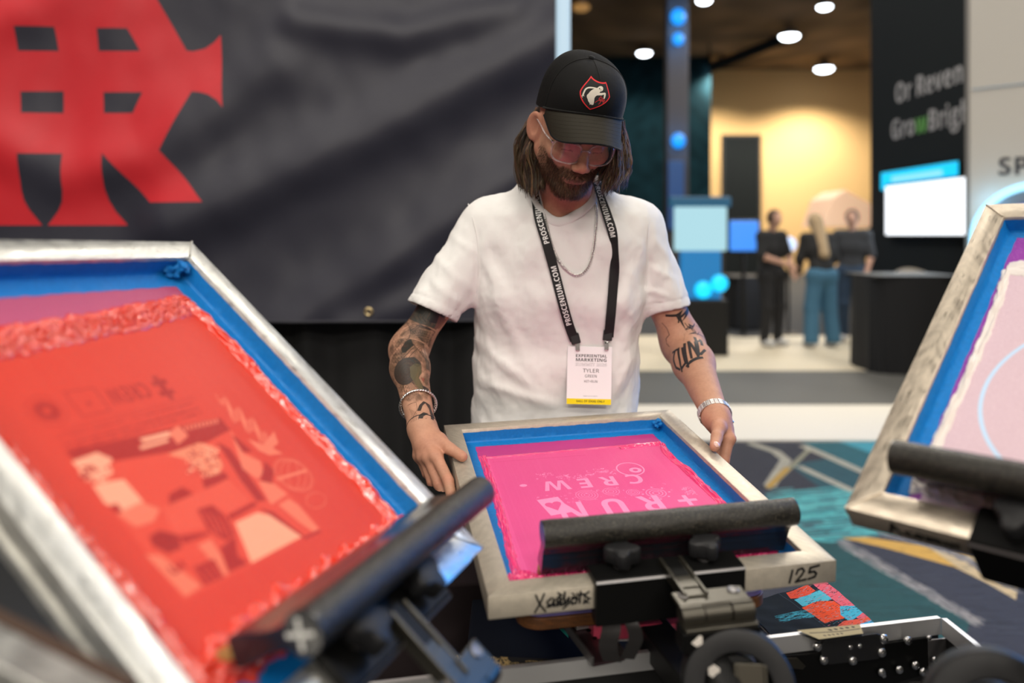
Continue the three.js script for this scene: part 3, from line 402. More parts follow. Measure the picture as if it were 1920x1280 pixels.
marker(screenC, 0.082, 0.03, -0.151, -0.0165, 0.0005, (c, w, h) => { const k = w / 100; c.scale(k, k);
  stroke(c, 3.2, [[[4, 4], [10, 20], [20, 34]], [[18, 3], [12, 18], [2, 34]], [[30, 12], [23, 18], [26, 27], [34, 20], [34, 13], [35, 27]], [[40, 14], [40, 27], [46, 14], [48, 26]], [[53, 4], [52, 26], [60, 14], [60, 26]], [[66, 14], [64, 24], [72, 26], [74, 15], [66, 14]], [[80, 6], [78, 26]], [[76, 12], [86, 11]], [[94, 8], [86, 13], [95, 20], [85, 27]]]);
  c.globalAlpha = 0.5; for (let i = 0; i < 40; i++) stroke(c, rr(1, 3.5), [[[rr(24, 96), rr(8, 28)], [rr(24, 96), rr(8, 28)]].map((p, j, a) => j ? [a[0][0] + rr(-8, 8), a[0][1] + rr(-6, 6)] : p)]); });
marker(screenR, 0.085, 0.028, -0.165, -0.0165, 0.0005, (c, w, h) => { const k = w / 100; c.scale(k, k);
  stroke(c, 4, [[[3, 28], [11, 6], [19, 27]], [[6, 19], [16, 18]], [[34, 16], [26, 18], [27, 26], [35, 25]], [[42, 16], [39, 24], [46, 26], [48, 17], [42, 16]], [[53, 27], [54, 16], [59, 26], [60, 16], [66, 26], [67, 16]], [[72, 17], [71, 26], [79, 24], [79, 16], [80, 27]], [[85, 27], [86, 16], [93, 26], [94, 15]]]); });

// squeegee: outline in (z, y), swept along the blade
function squeegeeOutline() {
  const tip = [-0.092, -0.0285], u = [0.46, 0.888], n = [0.888, -0.46], P = (t, o) => [tip[0] + u[0] * t + n[0] * o, tip[1] + u[1] * t + n[1] * o], out = [];
  const body = [[0.0, 0.0042], [0.016, 0.0045], [0.017, 0.012], [0.021, 0.0142], [0.032, 0.0135], [0.048, 0.0105], [0.061, 0.0092], [0.071, 0.01], [0.079, 0.013]];
  for (const [t, o] of body) out.push(P(t, o)); for (let a = -50; a <= 230; a += 14) { const r = 0.0188; out.push(P(0.094 + r * Math.sin(a * PI / 180), r * Math.cos(a * PI / 180))); } for (const [t, o] of body.slice().reverse()) out.push(P(t, -o));
  return { out, P };
}
function makeSqueegee(key, label, x0, x1, lean = 0) {
  const S = POSES[key], t = thing('squeegee', label, 'squeegee', null, S.pos, S.q), { out, P } = squeegeeOutline();
  const blade = [P(0, 0.0042), P(0.0175, 0.0045), P(0.0175, -0.0045), P(0, -0.0042)];
  part('blade', prism(blade, x0, x1, 0.0006), std({ color: lin(0.36, 0.2, 0.06), roughness: 0.5 }), t, 'rubber blade');
  const core = out.filter((p, i) => i > 1 && i < out.length - 2);
  part('holder', prism(core, x0 + 0.001, x1 - 0.001, 0.0015), M.squeegee, t, 'smooth black holder');
  const c = P(0.094, 0), g = new THREE.CylinderGeometry(0.0198, 0.0198, x1 - x0, 40, 60, true, 0, PI * 2); // roughened grip round the top
  const p = g.attributes.position; for (let i = 0; i < p.count; i++) { const a = p.getX(i), b = p.getY(i), d = p.getZ(i), k = 1 + 0.02 * noise(b * 60, a * 90, d * 90); p.setXYZ(i, b + (x0 + x1) / 2, c[1] + a * k, c[0] + d * k); } g.computeVertexNormals();
  if (true) { const ix = g.index.array; const nrm = g.attributes.normal; const m0 = V(0, p.getY(0) - c[1], p.getZ(0) - c[0]); if (m0.dot(V(nrm.getX(0), nrm.getY(0), nrm.getZ(0))) < 0) { for (let i = 0; i < ix.length; i += 3) { const q = ix[i + 1]; ix[i + 1] = ix[i + 2]; ix[i + 2] = q; } g.computeVertexNormals(); } }
  part('grip', g, M.rollGlints, t, 'round grip with painted glints');
  for (const [x, d] of [[x0, -1], [x1, 1]]) { const e = prism(Array.from({ length: 32 }, (_, i) => [c[0] + Math.cos(i / 32 * 2 * PI) * 0.0196, c[1] + Math.sin(i / 32 * 2 * PI) * 0.0196]), d < 0 ? x - 0.0015 : x - 0.0015, d < 0 ? x + 0.0015 : x + 0.0015, 0.0008); part('end_cap', e, M.squeegee, t); }
  return { t, P };
}
makeSqueegee('centre', 'black squeegee with flecked grip standing in the pink ink', -0.168, 0.212);
const sqL = makeSqueegee('left', 'black squeegee with a white cross on its end, in the red ink', -0.16, 0.246);
makeSqueegee('right', 'black squeegee with flecked grip on the right screen of white ink', -0.192, 0.19);
{ const c = sqL.P(0.092, 0), g = []; for (const a of [0.5, 0.5 + PI / 2]) { const b = new RoundedBoxGeometry(0.0006, 0.0042, 0.027, 1, 0.0003); b.rotateX(a + 0.15); b.translate(-0.1622, c[1], c[0]); g.push(b); } part('cross_mark', g, std({ color: lin(0.55, 0.55, 0.52), roughness: 0.6 }), sqL.t, 'white painted cross'); }

// clamp arm: channel over the near rail, two lobed knobs, arm, hinge
function knobGeo(r, h) { const s = new THREE.Shape(); for (let i = 0; i <= 64; i++) { const a = i / 64 * 2 * PI, q = r * (0.84 + 0.16 * Math.cos(4 * a)); i ? s.lineTo(Math.cos(a) * q, Math.sin(a) * q) : s.moveTo(Math.cos(a) * q, Math.sin(a) * q); } const g = new THREE.ExtrudeGeometry(s, { depth: h * 0.5, bevelEnabled: true, bevelSize: r * 0.16, bevelOffset: -r * 0.16, bevelThickness: h * 0.25, bevelSegments: 5, curveSegments: 4 }); g.rotateX(-PI / 2); g.translate(0, h * 0.25, 0); return toCreasedNormals(mergeVertices(g, 1e-5), 0.7); }
function makeClamp(key, label) {
  const S = POSES[key], t = thing('screen_clamp', label, 'clamp', null, S.pos, S.q);
  const prof = [[-0.039, 0.0012], [-0.039, 0.0085], [-0.032, 0.0125], [0.009, 0.0125], [0.0135, 0.008], [0.0135, -0.052], [-0.01, -0.052], [-0.01, -0.0355], [0.0012, -0.0355], [0.0012, 0.0012]];
  part('channel', prism(prof, -0.108, 0.108, 0.0012), M.black, t, 'black clamp channel');
  part('lip_edge', prism([[0.0118, 0.0112], [0.0142, 0.0087], [0.0146, 0.0093], [0.0122, 0.0118]], -0.1075, 0.1075, 0), M.darkSteel, t, 'steel strip for the edge highlight');  // thin steel strip stands in for the highlight along the lip
  for (const x of [-0.061, 0.061]) { const k = part('knob', xf(knobGeo(0.026, 0.024), x, 0.018, -0.021, 0, x * 4, 0), M.blackPlastic, t, 'black lobed knob'); part('bolt', [cyl(0.006, 0.012, x, 0.015, -0.021), cyl(0.012, 0.002, x, 0.0135, -0.021)], M.darkSteel, k); }
  const cx0 = 0.008;
  for (const s of [-1, 1]) part('arm_rib', bx(0.005, 0.016, 0.095, cx0 + s * 0.0145, 0.014, 0.03, 0.0012), M.olive, t);
  part('arm_bar', [bx(0.034, 0.006, 0.09, cx0, 0.0155, 0.033, 0.001), bx(0.024, 0.0015, 0.02, cx0, 0.0195, 0.05, 0.0005)], M.olive, t, 'grey olive arm');
  part('arm_slot', bx(0.02, 0.001, 0.05, cx0, 0.0186, 0.005, 0.0003), M.black, t);
  // hinge: flange plate with two screw holes, barrel of three knuckles, lower plate
  const hx = 0.028, hz = 0.078;
  part('hinge_plate', [bx(0.098, 0.005, 0.034, hx, 0.0135, hz, 0.002), bx(0.098, 0.006, 0.026, hx, -0.006, hz + 0.027, 0.002)], M.olive, t);
  for (const x of [-0.034, 0.034]) part('screw', [xf(new THREE.TorusGeometry(0.0062, 0.0018, 8, 22), hx + x, 0.0165, hz - 0.007, PI / 2), cyl(0.0048, 0.003, hx + x, 0.0155, hz - 0.007, 6)], M.darkSteel, t);
  for (const [x, w, r] of [[-0.034, 0.03, 0.0125], [0, 0.036, 0.0112], [0.034, 0.03, 0.0125]]) part('hinge_knuckle', xf(new THREE.CylinderGeometry(r, r, w - 0.001, 26), hx + x, 0.003, hz + 0.018, 0, 0, PI / 2), M.olive, t);
  part('hinge_block', [bx(0.104, 0.028, 0.03, hx, -0.022, hz + 0.024, 0.003), bx(0.05, 0.02, 0.022, hx - 0.004, -0.044, hz + 0.026, 0.002)], M.black, t, 'dark block below the hinge');
  return t;
}
makeClamp('centre', 'black clamp with two lobed knobs gripping the pink screen');
makeClamp('left', 'clamp and arm under the red screen, lit blue from the right');
makeClamp('right', 'black clamp at the right edge gripping the white ink screen');
// ---------- the press below the screens ----------
function facePt(px, py, o, n) { const e = V(0, EYE, 0), d = at(px, py, 1).sub(e); return e.addScaledVector(d, o.clone().sub(e).dot(n) / d.dot(n)); }
const R0 = V(-0.36, 0.8, -1.107), R1 = V(0.706, 0.8, -1.342), R2 = V(0.73, 0.8, -0.95), RE = R1.clone().sub(R0).normalize(), RN = V(-RE.z, 0, RE.x).normalize();
if (RN.z < 0) RN.negate();
const PRESS = thing('printing_press', 'printing press of aluminium rails and black bolted plates under the screens', 'printing press');
{ // aluminium rim of the press: near bar and the bar that turns back at the right corner
  const t = PRESS;
  const bar = (a, b) => { const L = a.distanceTo(b), g = prism([[-0.009, 0], [0, 0], [0, -0.027], [-0.003, -0.027], [-0.003, -0.003], [-0.009, -0.003]], 0, L, 0.0006); g.applyMatrix4(new THREE.Matrix4().makeBasis(b.clone().sub(a).normalize(), V(0, 1, 0), V(0, 0, 0).crossVectors(b.clone().sub(a).normalize(), V(0, 1, 0)))); return g.translate(a.x, a.y, a.z); };
  part('rail', bar(R0, R1), M.rail, t, 'near rail'); part('rail', bar(R1, R2), M.rail, t, 'right rail turning the corner');
  const under = (a, b, y0, y1, off, m, n) => { const L = a.distanceTo(b), g = bx(L, y0 - y1, 0.012, L / 2, (y0 + y1) / 2, off, 0.001); g.applyMatrix4(new THREE.Matrix4().makeBasis(b.clone().sub(a).normalize(), V(0, 1, 0), V(0, 0, 0).crossVectors(b.clone().sub(a).normalize(), V(0, 1, 0)))); g.translate(a.x, 0, a.z); part(n, g, m, t); };
  under(R0, R1, 0.7725, 0.69, -0.012, M.blackSatin, 'skirt_bar'); under(R1, R2, 0.7725, 0.69, -0.012, M.blackSatin, 'skirt_bar');
  for (const p of [R0.clone().lerp(R1, 0.12), R0.clone().lerp(R1, 0.95), R2]) part('leg', bx(0.05, 0.7, 0.05, p.x, 0.35, p.z - 0.03, 0.004), M.blackSatin, t);
  // black joint plate with domed bolts
  const O = R0.clone().addScaledVector(RN, 0.006), pl = (pts, dep, off) => { const q = pts.map((p) => facePt(p[0], p[1], O, RN)).map((v) => [v.clone().sub(O).dot(RE), v.y]); const s = new THREE.Shape(q.map((a) => new THREE.Vector2(...a))), g = new THREE.ExtrudeGeometry(s, { depth: dep, bevelEnabled: true, bevelSize: 0.0012, bevelThickness: 0.001, bevelSegments: 2 }); g.applyMatrix4(new THREE.Matrix4().makeBasis(RE, V(0, 1, 0), RN)); g.translate(O.x, 0, O.z); return g.translate(RN.x * off, 0, RN.z * off); };
  const p1 = part('joint_plate', pl([[1460, 1252], [1462, 1232], [1530, 1226], [1738, 1196], [1740, 1262], [1640, 1290], [1470, 1290]], 0.003, -0.003), M.black, t, 'black bolted joint plate');
  part('cover_plate', pl([[1536, 1208], [1546, 1196], [1640, 1186], [1652, 1190], [1655, 1224], [1640, 1231], [1552, 1241], [1540, 1236]], 0.004, 0.001), M.blackPlastic, p1);
  part('corner_plate', pl([[1740, 1202], [1782, 1198], [1790, 1290], [1742, 1290]], 0.002, -0.004), M.darkSteel, t, 'grey plate');
  part('tab', pl([[1462, 1232], [1492, 1232], [1506, 1246], [1502, 1251], [1474, 1248]], 0.002, 0.002), M.olive, t, 'folded metal tab');
  const bolts = [[1528, 1208, 9], [1540, 1233, 9], [1594, 1234, 9], [1648, 1219, 9], [1652, 1194, 9], [1697, 1197, 8], [1737, 1192, 5], [1648, 1256, 8], [1681, 1251, 8], [1711, 1243, 8], [1725, 1255, 8], [1747, 1232, 6], [1448, 1227, 8], [1590, 1209, 5], [1607, 1207, 5], [1782, 1201, 4], [1652, 1262, 5]];
  for (const [x, y, r] of bolts) { const p = facePt(x, y, O, RN), R = r / FPX * Math.abs(p.z) * 1.02, g = new THREE.LatheGeometry([[0.0001, 0.95], [0.3, 0.9], [0.42, 0.72], [0.5, 0.9], [0.75, 0.72], [0.95, 0.35], [1, 0], [0.9, -0.3]].reverse().map((q) => new THREE.Vector2(q[0] * R, q[1] * R * 0.7)), 20); g.applyQuaternion(new THREE.Quaternion().setFromUnitVectors(V(0, 1, 0), RN)); part('bolt', g.translate(p.x + RN.x * 0.006, p.y, p.z + RN.z * 0.006), M.steel, t, 'domed steel bolt'); }
}
{ // wooden platen under the pink screen, on its steel arm
  const t = thing('platen', 'wooden edged printing platen beneath the pink screen', 'platen', null, V(0.211, 0.846, -1.243), new THREE.Quaternion().setFromAxisAngle(V(0, 1, 0), 0.205));
  const rsh = (w, l, r) => { const s = new THREE.Shape(); s.moveTo(-w / 2 + r, 0); s.lineTo(w / 2 - r, 0); s.absarc(w / 2 - r, r, r, -PI / 2, 0); s.lineTo(w / 2, l - r); s.absarc(w / 2 - r, l - r, r, 0, PI / 2); s.lineTo(-w / 2 + r, l); s.absarc(-w / 2 + r, l - r, r, PI / 2, PI); s.lineTo(-w / 2, r); s.absarc(-w / 2 + r, r, r, PI, 1.5 * PI); return s; };
  const board = (w, l, r, y, h, b) => { const g = new THREE.ExtrudeGeometry(rsh(w, l, r), { depth: h, bevelEnabled: true, bevelSize: b, bevelOffset: -b, bevelThickness: b, bevelSegments: 3, curveSegments: 12 }); g.rotateX(-PI / 2); return g.translate(0, y, 0); };
  const wood = dataTex(512, 128, (u, v) => { const k = 0.5 + 0.5 * noise(Math.cos(u * 6.28) * 1.2, Math.sin(u * 6.28) * 1.2, v * 30) * 0.5 + 0.2 * noise(Math.cos(u * 6.28) * 12, Math.sin(u * 6.28) * 12, v * 60); return [0.42 * (0.6 + k * 0.6), 0.25 * (0.6 + k * 0.6), 0.1 * (0.6 + k * 0.6)]; }, true);
  part('plywood', uvBox(board(0.402, 0.56, 0.035, 0, 0.014, 0.0022), 0.2), std({ map: wood, roughness: 0.55 }), t, 'varnished plywood board'); part('pad', board(0.396, 0.55, 0.033, 0.0187, 0.005, 0.001), std({ color: lin(0.16, 0.13, 0.36), roughness: 0.5 }), t, 'violet rubber pad');
  part('arm', bx(0.05, 0.04, 0.75, 0.02, -0.045, -0.1, 0.003), M.blackSatin, t, 'black steel arm below');
  part('bracket', bx(0.2, 0.012, 0.12, 0.02, -0.012, -0.2, 0.002), M.blackSatin, t);
}
{ // small dark platen with a printed black cloth
  const y = 0.76, a = onFloor(1392, 1133, y), b = onFloor(1547, 1087, y), c = onFloor(1668, 1192, y), e = onFloor(1462, 1206, y);
  seed(71);
  const art = canvasTex(768, 768, (x, w, h) => { x.fillStyle = '#04111b'; x.fillRect(0, 0, w, h); const pp = (pts, f) => poly(x, pts.map((p) => [p[0] * w, p[1] * h]), f);
    x.strokeStyle = '#31414c'; x.lineWidth = 4; x.beginPath(); x.moveTo(0.42 * w, 0); x.lineTo(0.58 * w, h); x.stroke();
    pp([[0.5, 0.02], [0.78, 0], [0.8, 0.12], [0.62, 0.2], [0.48, 0.16]], '#d9482a'); pp([[0.5, 0.2], [0.98, 0.1], [1, 0.3], [0.7, 0.36], [0.52, 0.34]], '#4fb0c4'); pp([[0.84, 0], [1, 0], [1, 0.95], [0.9, 0.7], [0.86, 0.3]], '#d85c6c');
    pp([[0.5, 0.36], [0.7, 0.3], [0.86, 0.36], [0.88, 0.55], [0.78, 0.66], [0.56, 0.7]], '#e04c22'); pp([[0.86, 0.46], [1, 0.5], [1, 0.62], [0.8, 0.72], [0.78, 0.6]], '#3fa8c6'); pp([[0.6, 0.8], [0.75, 0.7], [1, 0.7], [1, 0.84], [0.66, 0.92]], '#d8553e'); pp([[0.86, 0.78], [1, 0.74], [1, 0.94], [0.92, 0.9]], '#3fa8d6');
    for (let i = 0; i < 160; i++) { x.strokeStyle = '#45b8cf'; x.lineWidth = rr(1, 4); const yy = rr(0.4, 0.56) * h, xx = rr(0.18, 0.5) * w; x.beginPath(); x.moveTo(xx, yy); x.lineTo(xx + rr(20, 60), yy + rr(-8, 4)); x.stroke(); }
    for (let i = 0; i < 700; i++) { x.strokeStyle = ['#0a1a26', '#0a1a26', '#45b8cf', '#d85c6c', '#8a8fa8'][Math.floor(rnd() * 5)]; x.globalAlpha = 0.8; x.lineWidth = rr(1, 5); const xx = rr(0.52, 1) * w, yy = rnd() * h; x.beginPath(); x.moveTo(xx, yy); x.lineTo(xx + rr(6, 34), yy + rr(-10, 3)); x.stroke(); } x.globalAlpha = 1;
    grain(x, w, h, 9000, ['rgba(0,0,0,0.25)', 'rgba(255,200,180,0.08)'], 1, 3); });
  const t = thing('sleeve_platen', 'dark platen carrying black cloth printed with orange, blue and pink brushwork', 'platen');
  const top = sheet(24, 24, (u, v) => { const p = a.clone().lerp(b, u).lerp(e.clone().lerp(c, u), v); p.y += 0.0015 * noise(u * 4, v * 4, 2); return p; }, (u, v) => [u, 1 - v]); top.index.array.reverse && flipIndex(top);
  part('printed_cloth', top, phys({ map: art, roughness: 0.85, specularIntensity: 0.35 }), t, 'printed black cloth');
  const q = [a, b, c, e].map((p) => [p.x, p.z]), s = new THREE.Shape(q.map((p) => new THREE.Vector2(p[0], -p[1]))), g = new THREE.ExtrudeGeometry(s, { depth: 0.012, bevelEnabled: true, bevelSize: 0.002, bevelThickness: 0.002, bevelSegments: 2 }); g.rotateX(-PI / 2); g.translate(0, y - 0.017, 0); part('board', g, M.darkSteel, t);
  const mid = a.clone().lerp(c, 0.5); part('post', bx(0.05, y - 0.02, 0.05, mid.x, (y - 0.02) / 2, mid.z, 0.003), M.blackSatin, t);
}
function flipIndex(g) { const i = g.index.array; for (let k = 0; k < i.length; k += 3) { const t = i[k + 1]; i[k + 1] = i[k + 2]; i[k + 2] = t; } g.computeVertexNormals(); return g; }
{ // beige printed card and black base board with beige line print
  seed(73);
  const y = 0.806, q = [[1494, 1181], [1612, 1170], [1619, 1187], [1536, 1198]].map((p) => onFloor(p[0], p[1], y));
  const card = canvasTex(256, 64, (x, w, h) => { x.fillStyle = '#b7a678'; x.fillRect(0, 0, w, h); x.fillStyle = '#1a150e'; for (let i = 0; i < 5; i++) { x.beginPath(); x.ellipse(120 + i * 26, 18 - i, 8, 5, 0.4, 0, 6.3); x.fill(); x.beginPath(); x.ellipse(60 + i * 22, 48, 6, 4, 0.4, 0, 6.3); x.fill(); } x.lineWidth = 4; x.strokeStyle = '#1a150e'; x.beginPath(); x.moveTo(20, 24); x.lineTo(150, 34); x.lineTo(250, 30); x.stroke(); });
  const t = thing('printed_card', 'beige printed card with dark dots tucked behind the bolted plate', 'card'); const s = sheet(6, 2, (u, v) => q[0].clone().lerp(q[1], u).lerp(q[3].clone().lerp(q[2], u), v), (u, v) => [u, 1 - v]); part('print', flipIndex(s), std({ map: card, roughness: 0.7 }), t); const s2 = sheet(1, 1, (u, v) => q[0].clone().lerp(q[1], u).lerp(q[3].clone().lerp(q[2], u), v).add(V(0, -0.004, 0))); part('backing', s2, M.blackSatin, t);
  const lines = canvasTex(1024, 256, (x, w, h) => { x.fillStyle = '#0b0b0d'; x.fillRect(0, 0, w, h); x.strokeStyle = x.fillStyle = '#a58c5c'; x.lineWidth = 7; for (let i = 0; i < 130; i++) { const a = rnd() * 560, b = 20 + rnd() * 230; x.beginPath(); x.moveTo(a, b); for (let k = 0; k < 3; k++) x.lineTo(a + rr(-40, 40), b + rr(-60, 60)); x.stroke(); } x.lineWidth = 5; for (const a of [560, 590, 640, 680, 740, 800]) { x.strokeRect(a, 60 + rr(-20, 30), rr(20, 40), rr(40, 120)); } x.beginPath(); x.moveTo(700, 40); x.lineTo(1010, 100); x.stroke(); });
  const z = thing('base_board', 'black base board with beige line print behind the near rail', 'board'), A = onFloor(838, 1226, 0.775), B = onFloor(1060, 1236, 0.775), C = onFloor(1075, 1262, 0.775), D = onFloor(820, 1275, 0.775);
  const g = sheet(8, 2, (u, v) => A.clone().lerp(B, u).lerp(D.clone().lerp(C, u), v), (u, v) => [u, 1 - v]); part('print', flipIndex(g), std({ map: lines, roughness: 0.7 }), z, 'beige line print on black'); const lo = sheet(1, 1, (u, v) => A.clone().lerp(B, u).lerp(D.clone().lerp(C, u), v).add(V(0, -0.008, 0))); part('board', lo, M.blackSatin, z);
}
{ // small hardware under the platen
  const a = at(1108, 1178, 1.27), b = at(1352, 1172, 1.31); const d = b.clone().sub(a).normalize();
  const t = thing('pink_bar', 'pink stained square bar under the platen', 'bar'); { const L = a.distanceTo(b), g = bx(L, 0.022, 0.03, L / 2, 0, 0, 0.003); g.applyMatrix4(new THREE.Matrix4().makeBasis(d, V(0, 1, 0), V(0, 0, 0).crossVectors(d, V(0, 1, 0)))); part('bar', g.translate(a.x, a.y, a.z), std({ color: lin(0.8, 0.09, 0.19), roughness: 0.35, map: scuff }), t); const g2 = bx(L, 0.003, 0.031, L / 2, -0.0125, 0, 0.001); g2.applyMatrix4(new THREE.Matrix4().makeBasis(d, V(0, 1, 0), V(0, 0, 0).crossVectors(d, V(0, 1, 0)))); part('edge', g2.translate(a.x, a.y, a.z), M.rail, t, 'bright lower edge'); }
  const s0 = at(1070, 1150, 1.33), s1 = at(1142, 1242, 1.2), sd = s1.clone().sub(s0), L = sd.length(), m = new THREE.Matrix4().lookAt(V(0, 0, 0), sd, V(0, 1, 0)).setPosition(s0.clone().add(s1).multiplyScalar(0.5));
  const r = thing('slide_rail', 'slotted steel slide rail running under the platen', 'rail'); const add = (n, g, mm, lab) => part(n, g.applyMatrix4(m), mm, r, lab);
  add('channel', bx(0.052, 0.004, L, 0, 0, 0, 0.001), std({ color: lin(0.12, 0.075, 0.085), metalness: 0.8, roughness: 0.35 })); add('flange', bx(0.004, 0.014, L, -0.026, 0.006, 0, 0.001), M.darkSteel); add('flange', bx(0.004, 0.014, L, 0.026, 0.006, 0, 0.001), M.darkSteel); add('runner', bx(0.026, 0.006, L * 0.62, 0, 0.006, 0.06, 0.001), M.rail.clone()); for (let i = 0; i < 6; i++) add('hole', cyl(0.004, 0.001, 0, 0.0095, -0.02 + i * 0.022, 14), M.black);
  const k = thing('strap', 'black webbing strap looped under the clamp', 'strap'); const web = (pts, w) => { const c = new THREE.CatmullRomCurve3(pts); return sheet(4, 30, (u, v) => c.getPoint(v).add(V((u - 0.5) * w, 0, (u - 0.5) * w * 0.15))); }; const wm = std({ color: lin(0.022, 0.02, 0.02), roughness: 0.8, side: THREE.DoubleSide });
  part('webbing', web([at(1146, 1140, 1.15), at(1146, 1180, 1.13), at(1140, 1210, 1.14), at(1148, 1240, 1.16)], 0.026), wm, k); part('webbing', web([at(1165, 1145, 1.15), at(1184, 1168, 1.12), at(1192, 1195, 1.13), at(1176, 1235, 1.16)], 0.02), wm, k);
  const p = PRESS; const tq = [[1022, 1152], [1062, 1146], [1066, 1196], [1058, 1188]].map((q) => at(q[0], q[1], 1.42)); part('teal_plate', sheet(2, 2, (u, v) => tq[0].clone().lerp(tq[1], u).lerp(tq[3].clone().lerp(tq[2], u), v)), std({ color: lin(0.01, 0.22, 0.2), roughness: 0.6, side: THREE.DoubleSide }), p);
}
function pressHub(label, c, ax, sc, brass) { // round hub with strap ring and flat bar below each hinge
  const q = new THREE.Quaternion().setFromUnitVectors(V(0, 0, 1), ax.normalize()), t = thing('arm_pivot', label, 'pivot', null, c, q); t.scale.setScalar(sc);
  part('ring', new THREE.LatheGeometry([[0.04, -0.026], [0.066, -0.026], [0.069, -0.022], [0.069, 0.022], [0.066, 0.026], [0.044, 0.026], [0.041, 0.022], [0.04, -0.026]].map((q) => new THREE.Vector2(q[0], q[1])), 48).rotateX(PI / 2), M.blackPlastic, t, 'black ring'); part('hub', xf(new THREE.CylinderGeometry(0.034, 0.034, 0.05, 32), 0, 0, -0.02, PI / 2), M.blackSatin, t); part('flat_bar', [bx(0.034, 0.1, 0.006, 0.014, -0.02, 0.022, 0.001), bx(0.004, 0.1, 0.01, 0.032, -0.02, 0.024, 0.001), bx(0.004, 0.1, 0.01, -0.004, -0.02, 0.024, 0.001)], M.olive, t); for (const [x, y] of brass) part('nut', xf(new THREE.CylinderGeometry(0.008, 0.008, 0.012, 6), x, y, 0.024, PI / 2), M.steel, t);
  return t;
}
pressHub('black ringed pivot under the hinge of the pink screen', at(1382, 1282, 1.03), V(-0.15, 0.25, 1), 1.0, [[-0.03, 0.02], [-0.018, -0.02], [-0.05, 0.055]]);
pressHub('black ringed pivot in the bottom right corner', at(1868, 1352, 0.84), V(-0.4, 0.35, 1), 1.0, [[0.0, 0.012], [0.04, 0.03]]);
{ // central column and dark base of the press
  const t = PRESS; part('column', cyl(0.1, 0.74, 0.31, 0.37, -0.66, 40), M.blackSatin, t); part('hub_plate', cyl(0.2, 0.04, 0.31, 0.755, -0.66, 48), M.black, t); part('deck', bx(0.95, 0.02, 0.62, 0.2, 0.62, -0.86, 0.004), M.blackSatin, t); part('pallet_shelf', bx(0.5, 0.02, 0.44, 0.17, 0.69, -1.46, 0.004), phys({ color: lin(0.006, 0.008, 0.014), roughness: 0.8, specularIntensity: 0.3 }), t, 'dark shelf under the platen');
  for (const k of ['centre', 'left', 'right']) { const S = POSES[k], a = S.world(0.024, -0.06, 0.11), h = V(0.31, 0.74, -0.66), b = a.clone().lerp(h, 0.75); b.y = 0.76; part('print_arm', between(a, b, 0.02, 0.026), M.blackSatin, t, 'black arm from hub to hinge'); }
}
{ // rim of one more screen, cut by the bottom left corner
  const t = thing('screen_rail', 'blurred aluminium rail of another screen in the bottom left corner', 'screen frame'), a = at(-90, 1190, 0.56), b = at(190, 1345, 0.5), L = a.distanceTo(b), d = b.clone().sub(a).normalize(), up = V(0, 1, 0), s = V(0, 0, 0).crossVectors(d, up).normalize(), u2 = V(0, 0, 0).crossVectors(s, d);
  const g = bx(L, 0.034, 0.03, L / 2, -0.006, 0, 0.002); g.applyMatrix4(new THREE.Matrix4().makeBasis(d, u2, s)); part('rail', uvBox(g).translate(a.x, a.y, a.z), M.aluBright, t); const g2 = bx(L, 0.006, 0.01, L / 2, 0.008, -0.022, 0.002); g2.applyMatrix4(new THREE.Matrix4().makeBasis(d, u2, s)); part('wood_edge', g2.translate(a.x, a.y, a.z), std({ color: lin(0.05, 0.024, 0.012), roughness: 0.6 }), t);
}
{ // low table under a black cloth between the red screen and the man
  const w = 0.46, dp = 0.2, h = 0.715, t = thing('draped_table', 'low table under a plain brownish black cloth, in front of the man', 'table', null, V(-0.19, 0.012, -1.72), new THREE.Quaternion().setFromAxisAngle(V(0, 1, 0), 0.12)), m = phys({ color: lin(0.03, 0.022, 0.023), roughness: 0.95, specularIntensity: 0.2, side: THREE.DoubleSide });
  part('cloth', sheet(140, 10, (u, v) => { const g = u * 2 * PI, e = 7, c = Math.cos(g), q = Math.sin(g), x = Math.sign(c) * Math.pow(Math.abs(c), 2 / e) * w / 2, z = Math.sign(q) * Math.pow(Math.abs(q), 2 / e) * dp / 2, k = 1 + 0.035 * (1 - v) * Math.sin(g * 7 + 1); return V(x * k, 0.004 + v * (h - 0.004), z * k); }), m, t, 'hanging cloth'); part('table_top', bx(w, 0.02, dp, 0, h - 0.003, 0, 0.008), m, t); for (const [x, z] of [[-1, -1], [1, -1], [-1, 1], [1, 1]]) part('leg', bx(0.03, h - 0.02, 0.03, x * w * 0.42, (h - 0.02) / 2, z * dp * 0.36, 0.003), M.blackSatin, t);
}
